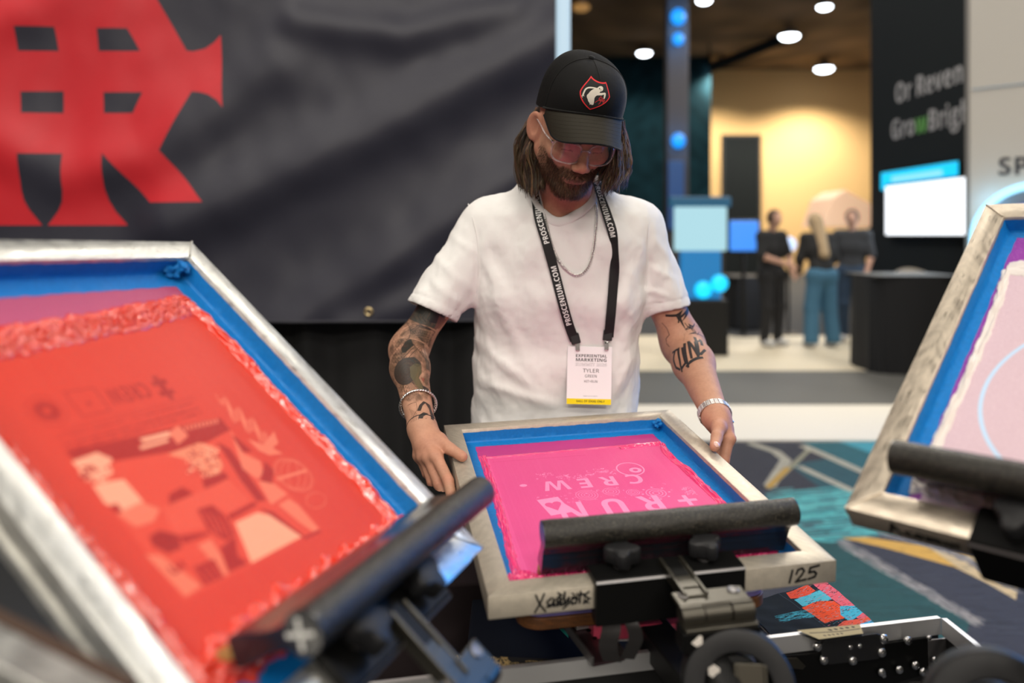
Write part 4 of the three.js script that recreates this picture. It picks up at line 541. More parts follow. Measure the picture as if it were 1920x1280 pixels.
// ---------- the man ----------
const cw = POSES.centre.world;
const HEADM = new THREE.Matrix4().compose(V(0.131, 1.653, -1.706), new THREE.Quaternion().setFromEuler(new THREE.Euler(0.64, 0.19, -0.085, 'YXZ')), V(1, 1, 1)), HEADI = HEADM.clone().invert(), hi = HEADI.elements;
const headW = (x, y, z) => V(x, y, z).applyMatrix4(HEADM);
const J = {
  shL: V(-0.055, 1.45, -1.905), elL: at(766, 655, 1.86), wrL: cw(-0.306, 0.036, -0.565),
  shR: V(0.285, 1.45, -1.905), elR: at(1280, 645, 1.95), wrR: cw(0.294, 0.036, -0.512),
  neck: V(0.124, 1.47, -1.872), skull: headW(0, -0.06, -0.035),
};
const hand = (w, thumb, mcps, fingers, sx) => ({ w, thumb, mcps, fingers, sx });
const P3 = (l) => l.map((p) => cw(...p));
const handL = { w: J.wrL, thumb: P3([[-0.294, 0.03, -0.545], [-0.276, 0.027, -0.515], [-0.258, 0.0185, -0.487], [-0.237, 0.0115, -0.462]]),
  f: [P3([[-0.284, 0.006, -0.48], [-0.2675, -0.02, -0.428], [-0.2635, -0.044, -0.4], [-0.246, -0.0455, -0.393]]), P3([[-0.297, -0.001, -0.492], [-0.283, -0.036, -0.452], [-0.27, -0.054, -0.436], [-0.248, -0.0465, -0.44]]), P3([[-0.306, -0.005, -0.508], [-0.294, -0.042, -0.48], [-0.275, -0.056, -0.476], [-0.25, -0.0465, -0.475]]), P3([[-0.313, -0.01, -0.527], [-0.302, -0.038, -0.512], [-0.28, -0.05, -0.508], [-0.256, -0.045, -0.506]])] };
const handR = { w: J.wrR, thumb: P3([[0.292, 0.032, -0.495], [0.281, 0.029, -0.468], [0.265, 0.0205, -0.441], [0.25, 0.012, -0.416]]),
  f: [P3([[0.302, 0.002, -0.468], [0.287, -0.034, -0.452], [0.268, -0.049, -0.449], [0.245, -0.0455, -0.447]]), P3([[0.306, -0.002, -0.486], [0.293, -0.04, -0.475], [0.27, -0.0535, -0.472], [0.246, -0.0465, -0.47]]), P3([[0.308, -0.004, -0.504], [0.294, -0.042, -0.498], [0.272, -0.0535, -0.496], [0.248, -0.0465, -0.494]]), P3([[0.308, -0.004, -0.522], [0.296, -0.036, -0.519], [0.276, -0.048, -0.518], [0.254, -0.0455, -0.516]])] };
handL.back = V(-0.75, 0.5, 0.42).normalize(); handR.back = V(0.8, 0.45, 0.35).normalize();
function handSdf(x, y, z, H) {
  const c = H.f[1][0]; let far = Math.hypot(x - c.x, y - c.y, z - c.z) - 0.15; if (far > 0.06) return far;
  let d = cone3(x, y, z, H.w, H.w.clone ? H.palm ?? (H.palm = H.f[1][0].clone().lerp(H.w, 0.45)) : 0, 0.026, 0.024);
  for (let i = 0; i < 4; i++) d = smin(d, cone3(x, y, z, H.wm?.[i] ?? (H.wm ??= H.f.map((f, k) => H.w.clone().lerp(f[0], 0.25)))[i], H.f[i][0], 0.0165, 0.0118 - i * 0.0004), 0.014);
  for (let i = 0; i < 4; i++) { const a = H.te ??= H.f.map((f, k) => { const b = H.back.clone().multiplyScalar(0.0125); return [H.w.clone().lerp(f[0], 0.35).add(b), f[0].clone().add(b.clone().multiplyScalar(0.72)), f[0].clone().add(b.clone().multiplyScalar(0.5))]; }); d = smin(d, cone3(x, y, z, a[i][0], a[i][1], 0.0016, 0.0026), 0.008); d = smin(d, cone3(x, y, z, a[i][2], a[i][2], 0.0085, 0.0085), 0.01); }
  d = smin(d, cone3(x, y, z, H.w, H.thumb[0], 0.022, 0.0165), 0.014);
  d = smin(d, cone3(x, y, z, H.thumb[0], H.thumb[1], 0.0165, 0.0135), 0.012);
  const t2 = Math.min(smin(cone3(x, y, z, H.thumb[1], H.thumb[2], 0.013, 0.0112), cone3(x, y, z, H.thumb[2], H.thumb[3], 0.0116, 0.0102), 0.004), 9);
  d = smin(d, t2, 0.009);
  for (let i = 0; i < 4; i++) { const f = H.f[i], r = [0.0104, 0.0106, 0.01, 0.009][i]; const q = smin(smin(cone3(x, y, z, f[0], f[1], r * 1.12, r), cone3(x, y, z, f[1], f[2], r * 1.02, r * 0.9), 0.003), cone3(x, y, z, f[2], f[3], r * 0.92, r * 0.82), 0.003); d = smin(d, q, 0.005); }
  return d;
}
// torso cross-sections: height, centre x, centre z, half width, half depth
const TOR = [[0.6, 0.105, -2.0, 0.17, 0.11], [0.85, 0.105, -1.99, 0.178, 0.115], [1.0, 0.105, -1.975, 0.172, 0.108], [1.15, 0.106, -1.95, 0.172, 0.106], [1.3, 0.112, -1.925, 0.182, 0.112], [1.4, 0.115, -1.905, 0.176, 0.1], [1.47, 0.118, -1.89, 0.13, 0.075], [1.52, 0.12, -1.88, 0.07, 0.05]];
function torsoSdf(x, y, z, gw, gd, top) {
  let i = 0; while (i < TOR.length - 2 && y > TOR[i + 1][0]) i++; const a = TOR[i], b = TOR[i + 1], t = sstep(0, 1, clamp((y - a[0]) / (b[0] - a[0]), 0, 1));
  const cx = mixf(a[1], b[1], t), cz = mixf(a[2], b[2], t), w = mixf(a[3], b[3], t) + gw, d = mixf(a[4], b[4], t) + gd, px = Math.abs((x - cx) / w), pz = Math.abs((z - cz) / d);
  const k = Math.pow(Math.pow(px, 2.5) + Math.pow(pz, 2.5), 0.4); let v = (k - 1) * Math.min(w, d) * (k > 1 ? 1 : 1); v = Math.min(v, (k - 1) * d * 1.15);
  return Math.max(v, y - top, 0.72 - y);
}
function headSdf(X, Y, Z) {
  const x = hi[0] * X + hi[4] * Y + hi[8] * Z + hi[12], y = hi[1] * X + hi[5] * Y + hi[9] * Z + hi[13], z = hi[2] * X + hi[6] * Y + hi[10] * Z + hi[14], ax = Math.abs(x);
  const far = Math.hypot(x, y + 0.01, z) - 0.17; if (far > 0.05) return far;
  let d = ell(x, y, z, [0, 0.035, -0.018], [0.075, 0.095, 0.095]);
  d = smin(d, ell(x, y, z, [0, -0.03, 0.02], [0.062, 0.08, 0.072]), 0.04);
  d = smin(d, cone3(ax, y, z, V3a, V3b, 0.018, 0.02), 0.035);                       // jaw
  d = smin(d, ell(ax, y, z, [0, -0.104, 0.066], [0.024, 0.017, 0.018]), 0.02);      // chin
  d = smin(d, ell(ax, y, z, [0.043, -0.024, 0.062], [0.02, 0.016, 0.018]), 0.022);  // cheekbones
  d = smin(d, cone3(ax, y, z, V3c, V3d, 0.011, 0.01), 0.016);                        // brow
  d = smax(d, -ell(ax, y, z, [0.033, 0.0, 0.1], [0.017, 0.013, 0.022]), 0.012);     // sockets
  d = smin(d, ell(ax, y, z, [0.032, -0.001, 0.0725], [0.0135, 0.0125, 0.013]), 0.004); // lidded eyes
  d = smin(d, cone3(x, y, z, V3e, V3f, 0.008, 0.0118), 0.011);                       // nose
  d = smin(d, ell(ax, y, z, [0.0115, -0.037, 0.1], [0.0085, 0.0075, 0.011]), 0.006);
  d = smax(d, -ell(ax, y, z, [0.0065, -0.045, 0.103], [0.0036, 0.004, 0.006]), 0.003);
  d = smin(d, ell(x, y, z, [0, -0.066, 0.078], [0.028, 0.02, 0.018]), 0.015);        // muzzle
  d = smin(d, ell(x, y, z, [0, -0.0655, 0.0945], [0.0155, 0.0036, 0.0045]), 0.004);     // lips
  d = smin(d, ell(x, y, z, [0, -0.0735, 0.0935], [0.0145, 0.0046, 0.005]), 0.003);
  // ears
  const ex = ax - 0.077, ey = y + 0.012, ez = z + 0.012; const er = Math.hypot(ey / 0.034, ez / 0.02), eo = Math.hypot(ex * 1.0 - 0.25 * ez * -1 - 0.006, 0);
  let e = smax((er - 1) * 0.02, Math.abs(ex - 0.005 + ez * 0.55) - 0.0045, 0.005); e = smax(e, -ell(ex - 0.009 + ez * 0.55, ey - 0.004, ez - 0.003, [0, 0, 0], [0.0036, 0.019, 0.009]), 0.004);
  d = smin(d, e, 0.006);
  return d;
}
const V3a = V(0.054, -0.055, 0.0), V3b = V(0.012, -0.102, 0.06), V3c = V(0.008, 0.019, 0.086), V3d = V(0.048, 0.02, 0.068), V3e = V(0, 0.008, 0.085), V3f = V(0, -0.031, 0.108);
const legs = [[V(0.015, 0.9, -1.99), V(-0.03, 0.5, -1.95), V(-0.045, 0.09, -1.99)], [V(0.195, 0.9, -1.99), V(0.235, 0.5, -1.96), V(0.25, 0.09, -1.99)]];
const midU = (a, b, t, off) => a.clone().lerp(b, t).add(off);
J.fL = midU(J.elL, J.wrL, 0.28, V(-0.004, 0.004, 0.004)); J.fR = midU(J.elR, J.wrR, 0.28, V(0.004, 0, 0.006));
function armSdf(x, y, z, s, e, f, w, H) {
  const q = s === J.shL ? 0.88 : 1, r = s === J.shL ? 0.0335 : 0.041; let d = cone3(x, y, z, s, e, 0.05, r); d = smin(d, cone3(x, y, z, e, f, r, 0.0425 * q), 0.05); d = smin(d, cone3(x, y, z, f, w, 0.0435 * q, 0.0265), 0.03);
  return smin(d, handSdf(x, y, z, H), 0.015);
}
function bodySdf(x, y, z) {
  let d = torsoSdf(x, y, z, 0, 0, 1.53) * 0.8;
  d = smin(d, cone3(x, y, z, J.neck, J.skull, 0.062, 0.056), 0.03);
  d = smin(d, cone3(x, y, z, J.neck, J.shL, 0.05, 0.055), 0.05); d = smin(d, cone3(x, y, z, J.neck, J.shR, 0.05, 0.055), 0.05);
  d = smin(d, headSdf(x, y, z), 0.02);
  d = smin(d, armSdf(x, y, z, J.shL, J.elL, J.fL, J.wrL, handL), 0.03); d = smin(d, armSdf(x, y, z, J.shR, J.elR, J.fR, J.wrR, handR), 0.03);
  return d;
}
function legSdf(x, y, z) { let d = 9; for (const l of legs) d = Math.min(d, smin(cone3(x, y, z, l[0], l[1], 0.085, 0.055), cone3(x, y, z, l[1], l[2], 0.055, 0.04), 0.03)); return d; }
const marchOn = (f, px, py, d0 = 1.3, lift = 0) => { const o = V(0, EYE, 0), d = at(px, py, 1).sub(o).normalize(); let t = d0, best = 9, bt = 0; for (let i = 0; i < 160; i++) { const p = o.clone().addScaledVector(d, t), v = f(p.x, p.y, p.z); if (v < best) { best = v; bt = t; } if (v < 0.0004) break; t += v * 0.75; if (t > 2.4) { if (best < 0.03) { t = bt; break; } return null; } } return o.addScaledVector(d, t - lift); };
const gradOf = (f, p) => { const e = 0.002; return V(f(p.x + e, p.y, p.z) - f(p.x - e, p.y, p.z), f(p.x, p.y + e, p.z) - f(p.x, p.y - e, p.z), f(p.x, p.y, p.z + e) - f(p.x, p.y, p.z - e)).normalize(); };

// ---- T-shirt: trunk and two sleeves with hollow cuffs
const hemL = at(806, 583, 1.865), hemR = at(1257, 576, 1.935), sl0 = V(-0.052, 1.447, -1.905), sr0 = V(0.283, 1.447, -1.905);
const axL = hemL.clone().sub(at(868, 440, 1.9)).normalize(), axR = hemR.clone().sub(at(1236, 440, 1.93)).normalize();
const hemN = [V(axL.x, axL.y, axL.z).add(V(-0.02, 0, 0)).normalize(), axR];
const foldSeg = [ // soft folds: ends, width, height
  [[905, 470], [960, 600], 0.02, 0.006], [[900, 520], [1000, 690], 0.018, 0.005], [[1205, 470], [1160, 600], 0.02, 0.006], [[1208, 540], [1150, 720], 0.018, 0.005], [[890, 640], [1010, 740], 0.016, 0.006], [[890, 720], [1050, 765], 0.014, 0.006], [[1200, 650], [1150, 760], 0.014, 0.005], [[1000, 420], [985, 520], 0.024, 0.005], [[1140, 400], [1170, 500], 0.02, 0.005],
  [[800, 470], [880, 540], 0.01, 0.0035], [[790, 510], [870, 575], 0.009, 0.0035], [[830, 430], [895, 480], 0.01, 0.003], [[1225, 440], [1275, 500], 0.009, 0.003], [[1222, 500], [1280, 530], 0.008, 0.0035], [[1218, 545], [1270, 560], 0.007, 0.003], [[1215, 420], [1225, 560], 0.008, -0.004], [[897, 430], [894, 565], 0.008, -0.005],
].map(([a, b, w, h]) => [at(a[0], a[1], 1.82), at(b[0], b[1], 1.82), w, h]);
function shirtSdf(x, y, z, plain, open = true) {
  let d = torsoSdf(x, y, z, 0.024, 0.014, 1.56) * 0.85;
  d = smin(d, cone3(x, y, z, NK, sl0, 0.066, 0.062), 0.06); d = smin(d, cone3(x, y, z, NK, sr0, 0.066, 0.06), 0.06);
  let a = cone3(x, y, z, sl0, HLx, 0.069, 0.06), b = cone3(x, y, z, sr0, HRx, 0.067, 0.053);
  const hl = (x - hemL.x) * hemN[0].x + (y - hemL.y) * hemN[0].y + (z - hemL.z) * hemN[0].z, hr = (x - hemR.x) * hemN[1].x + (y - hemR.y) * hemN[1].y + (z - hemR.z) * hemN[1].z;
  if (!plain) { const ring = (h) => 0.0018 * Math.exp(-(((h + 0.022) / 0.0022) ** 2)); a += ring(hl); b += ring(hr); const nn = 0.0035 * noise(x * 16, y * 9, z * 16) + 0.0012 * noise(x * 50, y * 24, z * 50); a += nn; b += nn; }
  const cuff = (v, h) => smax(v, h, 0.003);
  const ia = smax(a + 0.0075, -(hl + 0.035), 0.01), ib = smax(b + 0.0075, -(hr + 0.035), 0.01);   // hollow just inside each cuff
  a = smax(cuff(a, hl), -ia, 0.002); b = smax(cuff(b, hr), -ib, 0.002);
  if (!plain && d < 0.05) {
    d += 0.004 * noise(x * 7, y * 5, z * 7 + 3) + 0.002 * noise(x * 18 + y * 6, y * 9, z * 18) + 0.0006 * noise(x * 60, y * 40, z * 60);
  }
  let v = smin(smin(d, a, 0.022), b, 0.022);
  if (!plain && v < 0.03) for (const [p, q, w, h] of foldSeg) { const dx = q.x - p.x, dy = q.y - p.y, t = clamp(((x - p.x) * dx + (y - p.y) * dy) / (dx * dx + dy * dy), 0, 1), e = Math.hypot(x - p.x - dx * t, y - p.y - dy * t) / w; if (e < 2.5 && z > -1.93) v -= h * Math.exp(-e * e) * Math.sin(PI * clamp(t * 0.9 + 0.05, 0, 1)); }
  v = smax(v, 0.86 - y, 0.004);
  // neck opening
  if (open) v = smax(v, -neckHole(x, y, z, NR + 0.01), 0.005);
  return v;
}
function neckHole(x, y, z, r) { const ax = NAX, px = x - NO0.x, py = y - NO0.y, pz = z - NO0.z, t = px * ax.x + py * ax.y + pz * ax.z; const u = px * NE1.x + py * NE1.y + pz * NE1.z, w = px * NE2.x + py * NE2.y + pz * NE2.z, g = ((Math.atan2(u, -w) / (2 * PI) + 1) % 1) * NN, i = Math.floor(g) % NN, e = mixf(NED[i], NED[(i + 1) % NN], g - Math.floor(g)); return Math.max(Math.hypot(px - ax.x * t, py - ax.y * t, pz - ax.z * t) - r, (e - 0.005) - t); }
const NR = 0.069, NK = V(0.124, 1.468, -1.885), HLx = hemL.clone().addScaledVector(axL, 0.03), HRx = hemR.clone().addScaledVector(axR, 0.03), NO0 = V(0.108, 1.45, -1.868), NO1 = V(0.123, 1.66, -1.81), NAX = NO1.clone().sub(NO0).normalize();
// where the cloth meets the neck, angle by angle
const NE1 = V(1, 0, 0).addScaledVector(NAX, -NAX.x).normalize(), NE2 = NE1.clone().cross(NAX).negate(), NN = 120, NED = [];
for (let i = 0; i < NN; i++) { const g = i / NN * 2 * PI, dir = NE1.clone().multiplyScalar(Math.sin(g)).addScaledVector(NE2, -Math.cos(g)); let t = 0.2; for (; t > -0.08; t -= 0.002) { const p = NO0.clone().addScaledVector(NAX, t).addScaledVector(dir, NR + 0.004); if (shirtSdf(p.x, p.y, p.z, true, false) < 0) break; } NED.push(t); }
for (let k = 0; k < 6; k++) for (let i = 0, o = NED.slice(); i < NN; i++) NED[i] = (o[(i + NN - 1) % NN] + 2 * o[i] + o[(i + 1) % NN]) / 4;
const shirtPlain = (x, y, z) => Math.min(shirtSdf(x, y, z, true), bodySdf(x, y, z));
// skin colour: warmer on knuckles, nose, ears and lips; darker under beard and hair
const toHead = (p) => p.clone().applyMatrix4(HEADI);
function beardAmount(q) { // 0..1 in head axes
  const ax = Math.abs(q.x); if (ax > 0.0705 || q.z < 0.0 || q.y > -0.01 || q.y < -0.135) return 0;
  const cheek = mixf(-0.056, -0.03, sstep(0.03, 0.07, ax)); let b = sstep(cheek + 0.006, cheek - 0.008, q.y) * sstep(-0.006, 0.008, q.z);
  if (q.z > 0.06 && ax < 0.036) { const must = sstep(-0.043, -0.05, q.y) * sstep(0.036, 0.03, ax); b = Math.max(b * (q.y < -0.08 ? 1 : sstep(0.02, 0.03, ax)), must * (q.y > -0.068 ? 1 : 0)); if (q.y < -0.0675 && q.y > -0.0795 && ax < 0.0165) b = 0; if (q.y <= -0.0795) b = 1; }
  b *= mixf(1, 0.4, sstep(0.05, 0.068, ax)); if (q.y < -0.115) b *= sstep(-0.135, -0.118, q.y);
  return clamp(b, 0, 1);
}
const BEARD = [0.09, 0.05, 0.03], SKIN = [0.47, 0.25, 0.165];
function skinColor(p, out, k) {
  const n = 0.06 * noise(p.x * 30, p.y * 30, p.z * 30) + 0.05 * noise(p.x * 120, p.y * 120, p.z * 120) + 0.04 * noise(p.x * 330, p.y * 330, p.z * 330); let c = [SKIN[0] * (1 + n), SKIN[1] * (1 + 1.3 * n), SKIN[2] * (1 + 1.3 * n)], red = 0;
  for (const H of [handL, handR]) { for (const f of H.f) for (let i = 0; i < 3; i++) red = Math.max(red, 0.45 * (1 - sstep(0.006, 0.02, p.distanceTo(f[i])))); red = Math.max(red, 0.35 * (1 - sstep(0.004, 0.018, p.distanceTo(H.thumb[3]))), 0.2 * (1 - sstep(0.03, 0.09, p.distanceTo(H.f[1][0])))); }
  const q = toHead(p);
  if (q.length() < 0.2 && q.y > -0.14) {
    red = Math.max(red, 0.5 * (1 - sstep(0.008, 0.03, q.distanceTo(V(0, -0.035, 0.112)))), 0.3 * (1 - sstep(0.01, 0.035, Math.min(q.distanceTo(V(0.043, -0.03, 0.075)), q.distanceTo(V(-0.043, -0.03, 0.075))))), Math.abs(q.x) > 0.072 ? 0.3 : 0);
    if (Math.abs(q.y + 0.0715) < 0.006 && Math.abs(q.x) < 0.016 && q.z > 0.08) c = [0.27, 0.11, 0.085];
    if (Math.abs(q.y + 0.0695) < 0.0011 && Math.abs(q.x) < 0.019 && q.z > 0.08) c = [0.14, 0.05, 0.04];
    const b = beardAmount(q) * (0.75 + 0.4 * noise(q.x * 260, q.y * 260, q.z * 260)); c = c.map((v, i) => mixf(v, BEARD[i], clamp(b, 0, 0.85)));
    const ax = Math.abs(q.x); if (q.y > 0.013 && q.y < 0.024 && ax > 0.012 && ax < 0.052 && q.z > 0.05) c = c.map((v, i) => mixf(v, BEARD[i], 0.8)); // eyebrows
    if (Math.abs(q.y + 0.007 + 0.1 * (ax - 0.032) ** 2 * 100) < 0.0012 && ax > 0.021 && ax < 0.044 && q.z > 0.06) c = [0.2, 0.1, 0.07]; // lashes on the lowered lids
    if (q.z < 0.03 && q.y > 0.03 && ax < 0.068) c = [0.07, 0.04, 0.025];
  } else if (q.length() < 0.3) red = Math.max(red, 0.3);
  out[k] = c[0] * (1 + 0.1 * red); out[k + 1] = c[1] * (1 - 0.32 * red); out[k + 2] = c[2] * (1 - 0.3 * red);
}
const boxes = [ // one surface, sampled finer where it shows
  { lo: [-0.2, 1.0, -2.1], hi: [0.45, 1.56, -1.68], c: 0.006, keep: (p) => p.y < 1.5 },
];
const bodyM = phys({ color: 0xffffff, vertexColors: true, roughness: 0.52, specularIntensity: 0.5, sheen: 0.15, sheenColor: lin(0.9, 0.5, 0.4), sheenRoughness: 0.5, bumpMap: null });
const addCol = (g) => { const n = g.attributes.position.count, a = new Float32Array(n * 3), p = V(0, 0, 0); for (let i = 0; i < n; i++) { p.fromBufferAttribute(g.attributes.position, i); skinColor(p, a, i * 3); } g.setAttribute('color', new THREE.BufferAttribute(a, 3)); return g; };
const headBox = netMesh(bodySdf, [0.02, 1.44, -1.86], [0.25, 1.8, -1.55], 0.0024);
const neckBox = netMesh(bodySdf, [-0.12, 1.36, -2.03], [0.35, 1.62, -1.745], 0.005);
const armLBox = netMesh(bodySdf, [-0.36, 0.95, -2.0], [-0.09, 1.36, -1.4], 0.003);
const armRBox = netMesh(bodySdf, [0.31, 0.93, -2.06], [0.53, 1.36, -1.5], 0.003);
const trunk = netMesh(bodySdf, [-0.24, 0.74, -2.14], [0.46, 1.4, -1.78], 0.008);
function keepTri(g, f) { const p = g.attributes.position, ix = g.index.array, out = []; for (let i = 0; i < ix.length; i += 3) { const x = (p.getX(ix[i]) + p.getX(ix[i + 1]) + p.getX(ix[i + 2])) / 3, y = (p.getY(ix[i]) + p.getY(ix[i + 1]) + p.getY(ix[i + 2])) / 3, z = (p.getZ(ix[i]) + p.getZ(ix[i + 1]) + p.getZ(ix[i + 2])) / 3; if (f(x, y, z)) out.push(ix[i], ix[i + 1], ix[i + 2]); } const h = g.clone(); h.setIndex(out); return h; }
const inHead = (x, y, z) => x > 0.03 && x < 0.245 && y > 1.45 && z > -1.85 && z < -1.56;
// skin that the shirt covers is left out where the cloth lies close to it
const underShirt = (x, y, z) => y > 1.56 || neckHole(x, y, z, NR + 0.007) < 0 || shirtSdf(x, y, z, true, false) > 0.03;
const man = thing('person', 'man in white T-shirt, black cap and glasses holding the pink screen frame', 'person');
part('body', merge([addCol(keepTri(headBox, underShirt)), addCol(keepTri(neckBox, (x, y, z) => (!inHead(x, y, z) || x < 0.035 || x > 0.24 || y < 1.455 || z < -1.845) && underShirt(x, y, z))), addCol(armLBox), addCol(armRBox), addCol(keepTri(trunk, (x, y, z) => x > -0.1 && x < 0.32 && y < 1.37))]), bodyM, man, 'skin of face, neck, arms and hands');

for (const H of [handR]) { // thumb nail
  const a = H.thumb[2], b = H.thumb[3], d = b.clone().sub(a).normalize(), up = H === handR ? V(0.35, 0.75, 0.55) : V(0.1, 1, 0.15); up.addScaledVector(d, -up.dot(d)).normalize(); const s = d.clone().cross(up), m = new THREE.Matrix4().makeBasis(s, up, d.clone().negate()).setPosition(b.clone().addScaledVector(d, 0.001).addScaledVector(up, 0.0072)); const g = new THREE.SphereGeometry(1, 24, 14); g.scale(0.0066, 0.0036, 0.0078); g.applyMatrix4(m.clone().multiply(new THREE.Matrix4().makeScale(-1, 1, 1).multiply(new THREE.Matrix4().makeScale(-1, 1, 1)))); part('nail', g, phys({ color: lin(0.66, 0.42, 0.36), roughness: 0.25, clearcoat: 0.4 }), man, 'thumb nail'); }
const weave = dataTex(256, 256, (u, v) => 0.5 + 0.2 * torusNoise(u, v, 30, 2) + 0.2 * torusNoise(u, v, 60, 6)); weave.repeat.set(9, 9);
M.shirt = phys({ color: lin(0.80, 0.785, 0.77), roughness: 0.9, sheen: 0.25, sheenColor: lin(1, 1, 1), sheenRoughness: 0.6, bumpMap: weave, bumpScale: 0.0006, side: THREE.DoubleSide });
const shirtG = netMesh((x, y, z) => shirtSdf(x, y, z, false), [-0.27, 0.84, -2.14], [0.46, 1.6, -1.7], 0.0042);
const shirt = part('t_shirt', uvSoft(shirtG), M.shirt, man, 'white short sleeved T-shirt');
{ // ribbed collar laid round the neck opening
  const ax = NAX, e1 = NE1, e2 = NE2, N = NN, ed = NED;
  const P = (i) => { const g = (i % N) / N * 2 * PI, dir = e1.clone().multiplyScalar(Math.sin(g)).addScaledVector(e2, -Math.cos(g)); return NO0.clone().addScaledVector(ax, ed[i % N]).addScaledVector(dir, NR + 0.004); };
  const g = sheet(N, 12, (u, v) => { const i = Math.round(u * N), p = P(i), t = P(i + 1).sub(P(i + N - 1)).normalize(), n = gradOf((x, y, z) => shirtSdf(x, y, z, true, false), p), w = n.clone().cross(t).normalize(); const c = NO0.clone().addScaledVector(ax, p.clone().sub(NO0).dot(ax)); if (w.dot(p.clone().sub(c)) < 0) w.negate(); const a = v * 2 * PI; return p.addScaledVector(w, 0.005 + Math.cos(a) * 0.0105).addScaledVector(n, 0.001 + Math.sin(a) * 0.003); }, (u, v) => [u * 6, v]);
  const rib = dataTex(64, 16, (u) => 0.5 + 0.5 * Math.sin(u * 6.283 * 16)); rib.repeat.set(4, 1);
  for (const l of [[[1222, 384], [1216, 420], [1213, 470], [1212, 520], [1213, 565]], [[878, 382], [886, 410], [893, 440], [897, 475], [896, 520], [894, 560]]]) { const q = l.map((p) => marchOn((x, y, z) => shirtSdf(x, y, z, false), p[0], p[1], 1.5)).filter(Boolean); if (q.length > 2) part('seam', tube(q, 0.0012, 6), M.shirt, shirt, 'stitched seam'); }
  part('collar', g, phys({ color: lin(0.8, 0.785, 0.77), roughness: 0.9, bumpMap: rib, bumpScale: 0.0004, side: THREE.DoubleSide }), shirt, 'ribbed crew neck');
}
// trousers and shoes, mostly hidden by the press
M.trouser = std({ color: lin(0.032, 0.025, 0.025), roughness: 0.9 });
const trG = netMesh((x, y, z) => { let d = smin(legSdf(x, y, z) - 0.016, torsoSdf(x, y - 0.02, z, 0.012, 0.008, 0.93), 0.05); d += 0.004 * noise(x * 9, y * 14, z * 9); return Math.max(d, 0.07 - y, y - 0.95); }, [-0.2, 0.05, -2.16], [0.42, 1.0, -1.82], 0.012);
part('trousers', uvSoft(trG), M.trouser, man, 'dark brown trousers');
part('shoes', netMesh((x, y, z) => { let d = 9; for (const l of legs) d = Math.min(d, smin(ell(x, y, z, [l[2].x, 0.045, l[2].z + 0.09], [0.05, 0.05, 0.14]), ell(x, y, z, [l[2].x, 0.07, l[2].z], [0.045, 0.06, 0.05]), 0.03)); return Math.max(d, -y + 0.0145); }, [-0.14, -0.01, -2.1], [0.36, 0.16, -1.7], 0.009), M.blackSatin, man, 'black shoes');

// ---- beard and hair as strands
function strands(list, sides = 3) { // list of {p:[Vector3...], r, c:[r,g,b]}
  const pos = [], col = [], idx = [];
  for (const { p, r, c } of list) { const n = p.length, base = pos.length / 3; for (let i = 0; i < n; i++) { const a = p[Math.max(0, i - 1)], b = p[Math.min(n - 1, i + 1)], t = b.clone().sub(a).normalize(), s = V(0, 0, 1).cross(t); if (s.lengthSq() < 1e-6) s.set(1, 0, 0); s.normalize(); const q = t.clone().cross(s), k = r * (i === n - 1 ? 0.15 : 1 - 0.35 * i / n); for (let j = 0; j < sides; j++) { const an = j / sides * 2 * PI; pos.push(p[i].x + (s.x * Math.cos(an) + q.x * Math.sin(an)) * k, p[i].y + (s.y * Math.cos(an) + q.y * Math.sin(an)) * k, p[i].z + (s.z * Math.cos(an) + q.z * Math.sin(an)) * k); col.push(...c); } }
    for (let i = 0; i < n - 1; i++) for (let j = 0; j < sides; j++) { const a = base + i * sides + j, b = base + i * sides + (j + 1) % sides; idx.push(a, b, b + sides, a, b + sides, a + sides); } }
  const g = new THREE.BufferGeometry(); g.setAttribute('position', new THREE.Float32BufferAttribute(pos, 3)); g.setAttribute('color', new THREE.Float32BufferAttribute(col, 3)); g.setIndex(idx); g.computeVertexNormals(); return g;
}
const hairM = phys({ color: 0xffffff, vertexColors: true, roughness: 0.42, specularIntensity: 0.8 });
seed(81);
{ // beard: rooted on the lower face, combed down and forward
  const p = headBox.attributes.position, nn = headBox.attributes.normal, list = [];
  for (let k = 0; k < 60000 && list.length < 9000; k++) {
    const i = Math.floor(rnd() * p.count), w = V(p.getX(i), p.getY(i), p.getZ(i)), q = toHead(w), b = beardAmount(q); if (rnd() > b) continue;
    const n = V(nn.getX(i), nn.getY(i), nn.getZ(i)), must = q.y > -0.064 && q.z > 0.07, nh = n.clone().transformDirection(HEADI);
    const flow = must ? V(Math.sign(q.x) * 0.8, -0.7, 0.1) : V(q.x * 6 * 0.1, -1, 0.25); flow.addScaledVector(nh, -flow.dot(nh)).normalize();
    const dir = flow.multiplyScalar(0.8).addScaledVector(nh, 0.5).add(V(rr(-0.3, 0.3), rr(-0.3, 0.3), rr(-0.3, 0.3))).normalize().transformDirection(HEADM), L = (must ? rr(0.005, 0.009) : q.y < -0.085 ? rr(0.006, 0.013) : rr(0.004, 0.008)) * (0.5 + 0.5 * b);
    w.add(V(rr(-0.0015, 0.0015), rr(-0.0015, 0.0015), rr(-0.0008, 0.0008))); const e = w.clone().addScaledVector(dir, L).addScaledVector(V(0, -1, 0), L * 0.25), m = w.clone().lerp(e, 0.5).addScaledVector(n, L * 0.12), t = rnd(), c = t < 0.25 ? [0.2, 0.11, 0.055] : t < 0.8 ? [0.085, 0.045, 0.024] : [0.035, 0.022, 0.015];
    list.push({ p: [w.addScaledVector(n, -0.0006), m, e], r: rr(0.0002, 0.00036), c });
  }
  part('beard', strands(list), hairM, man, 'short brown beard and moustache');
}
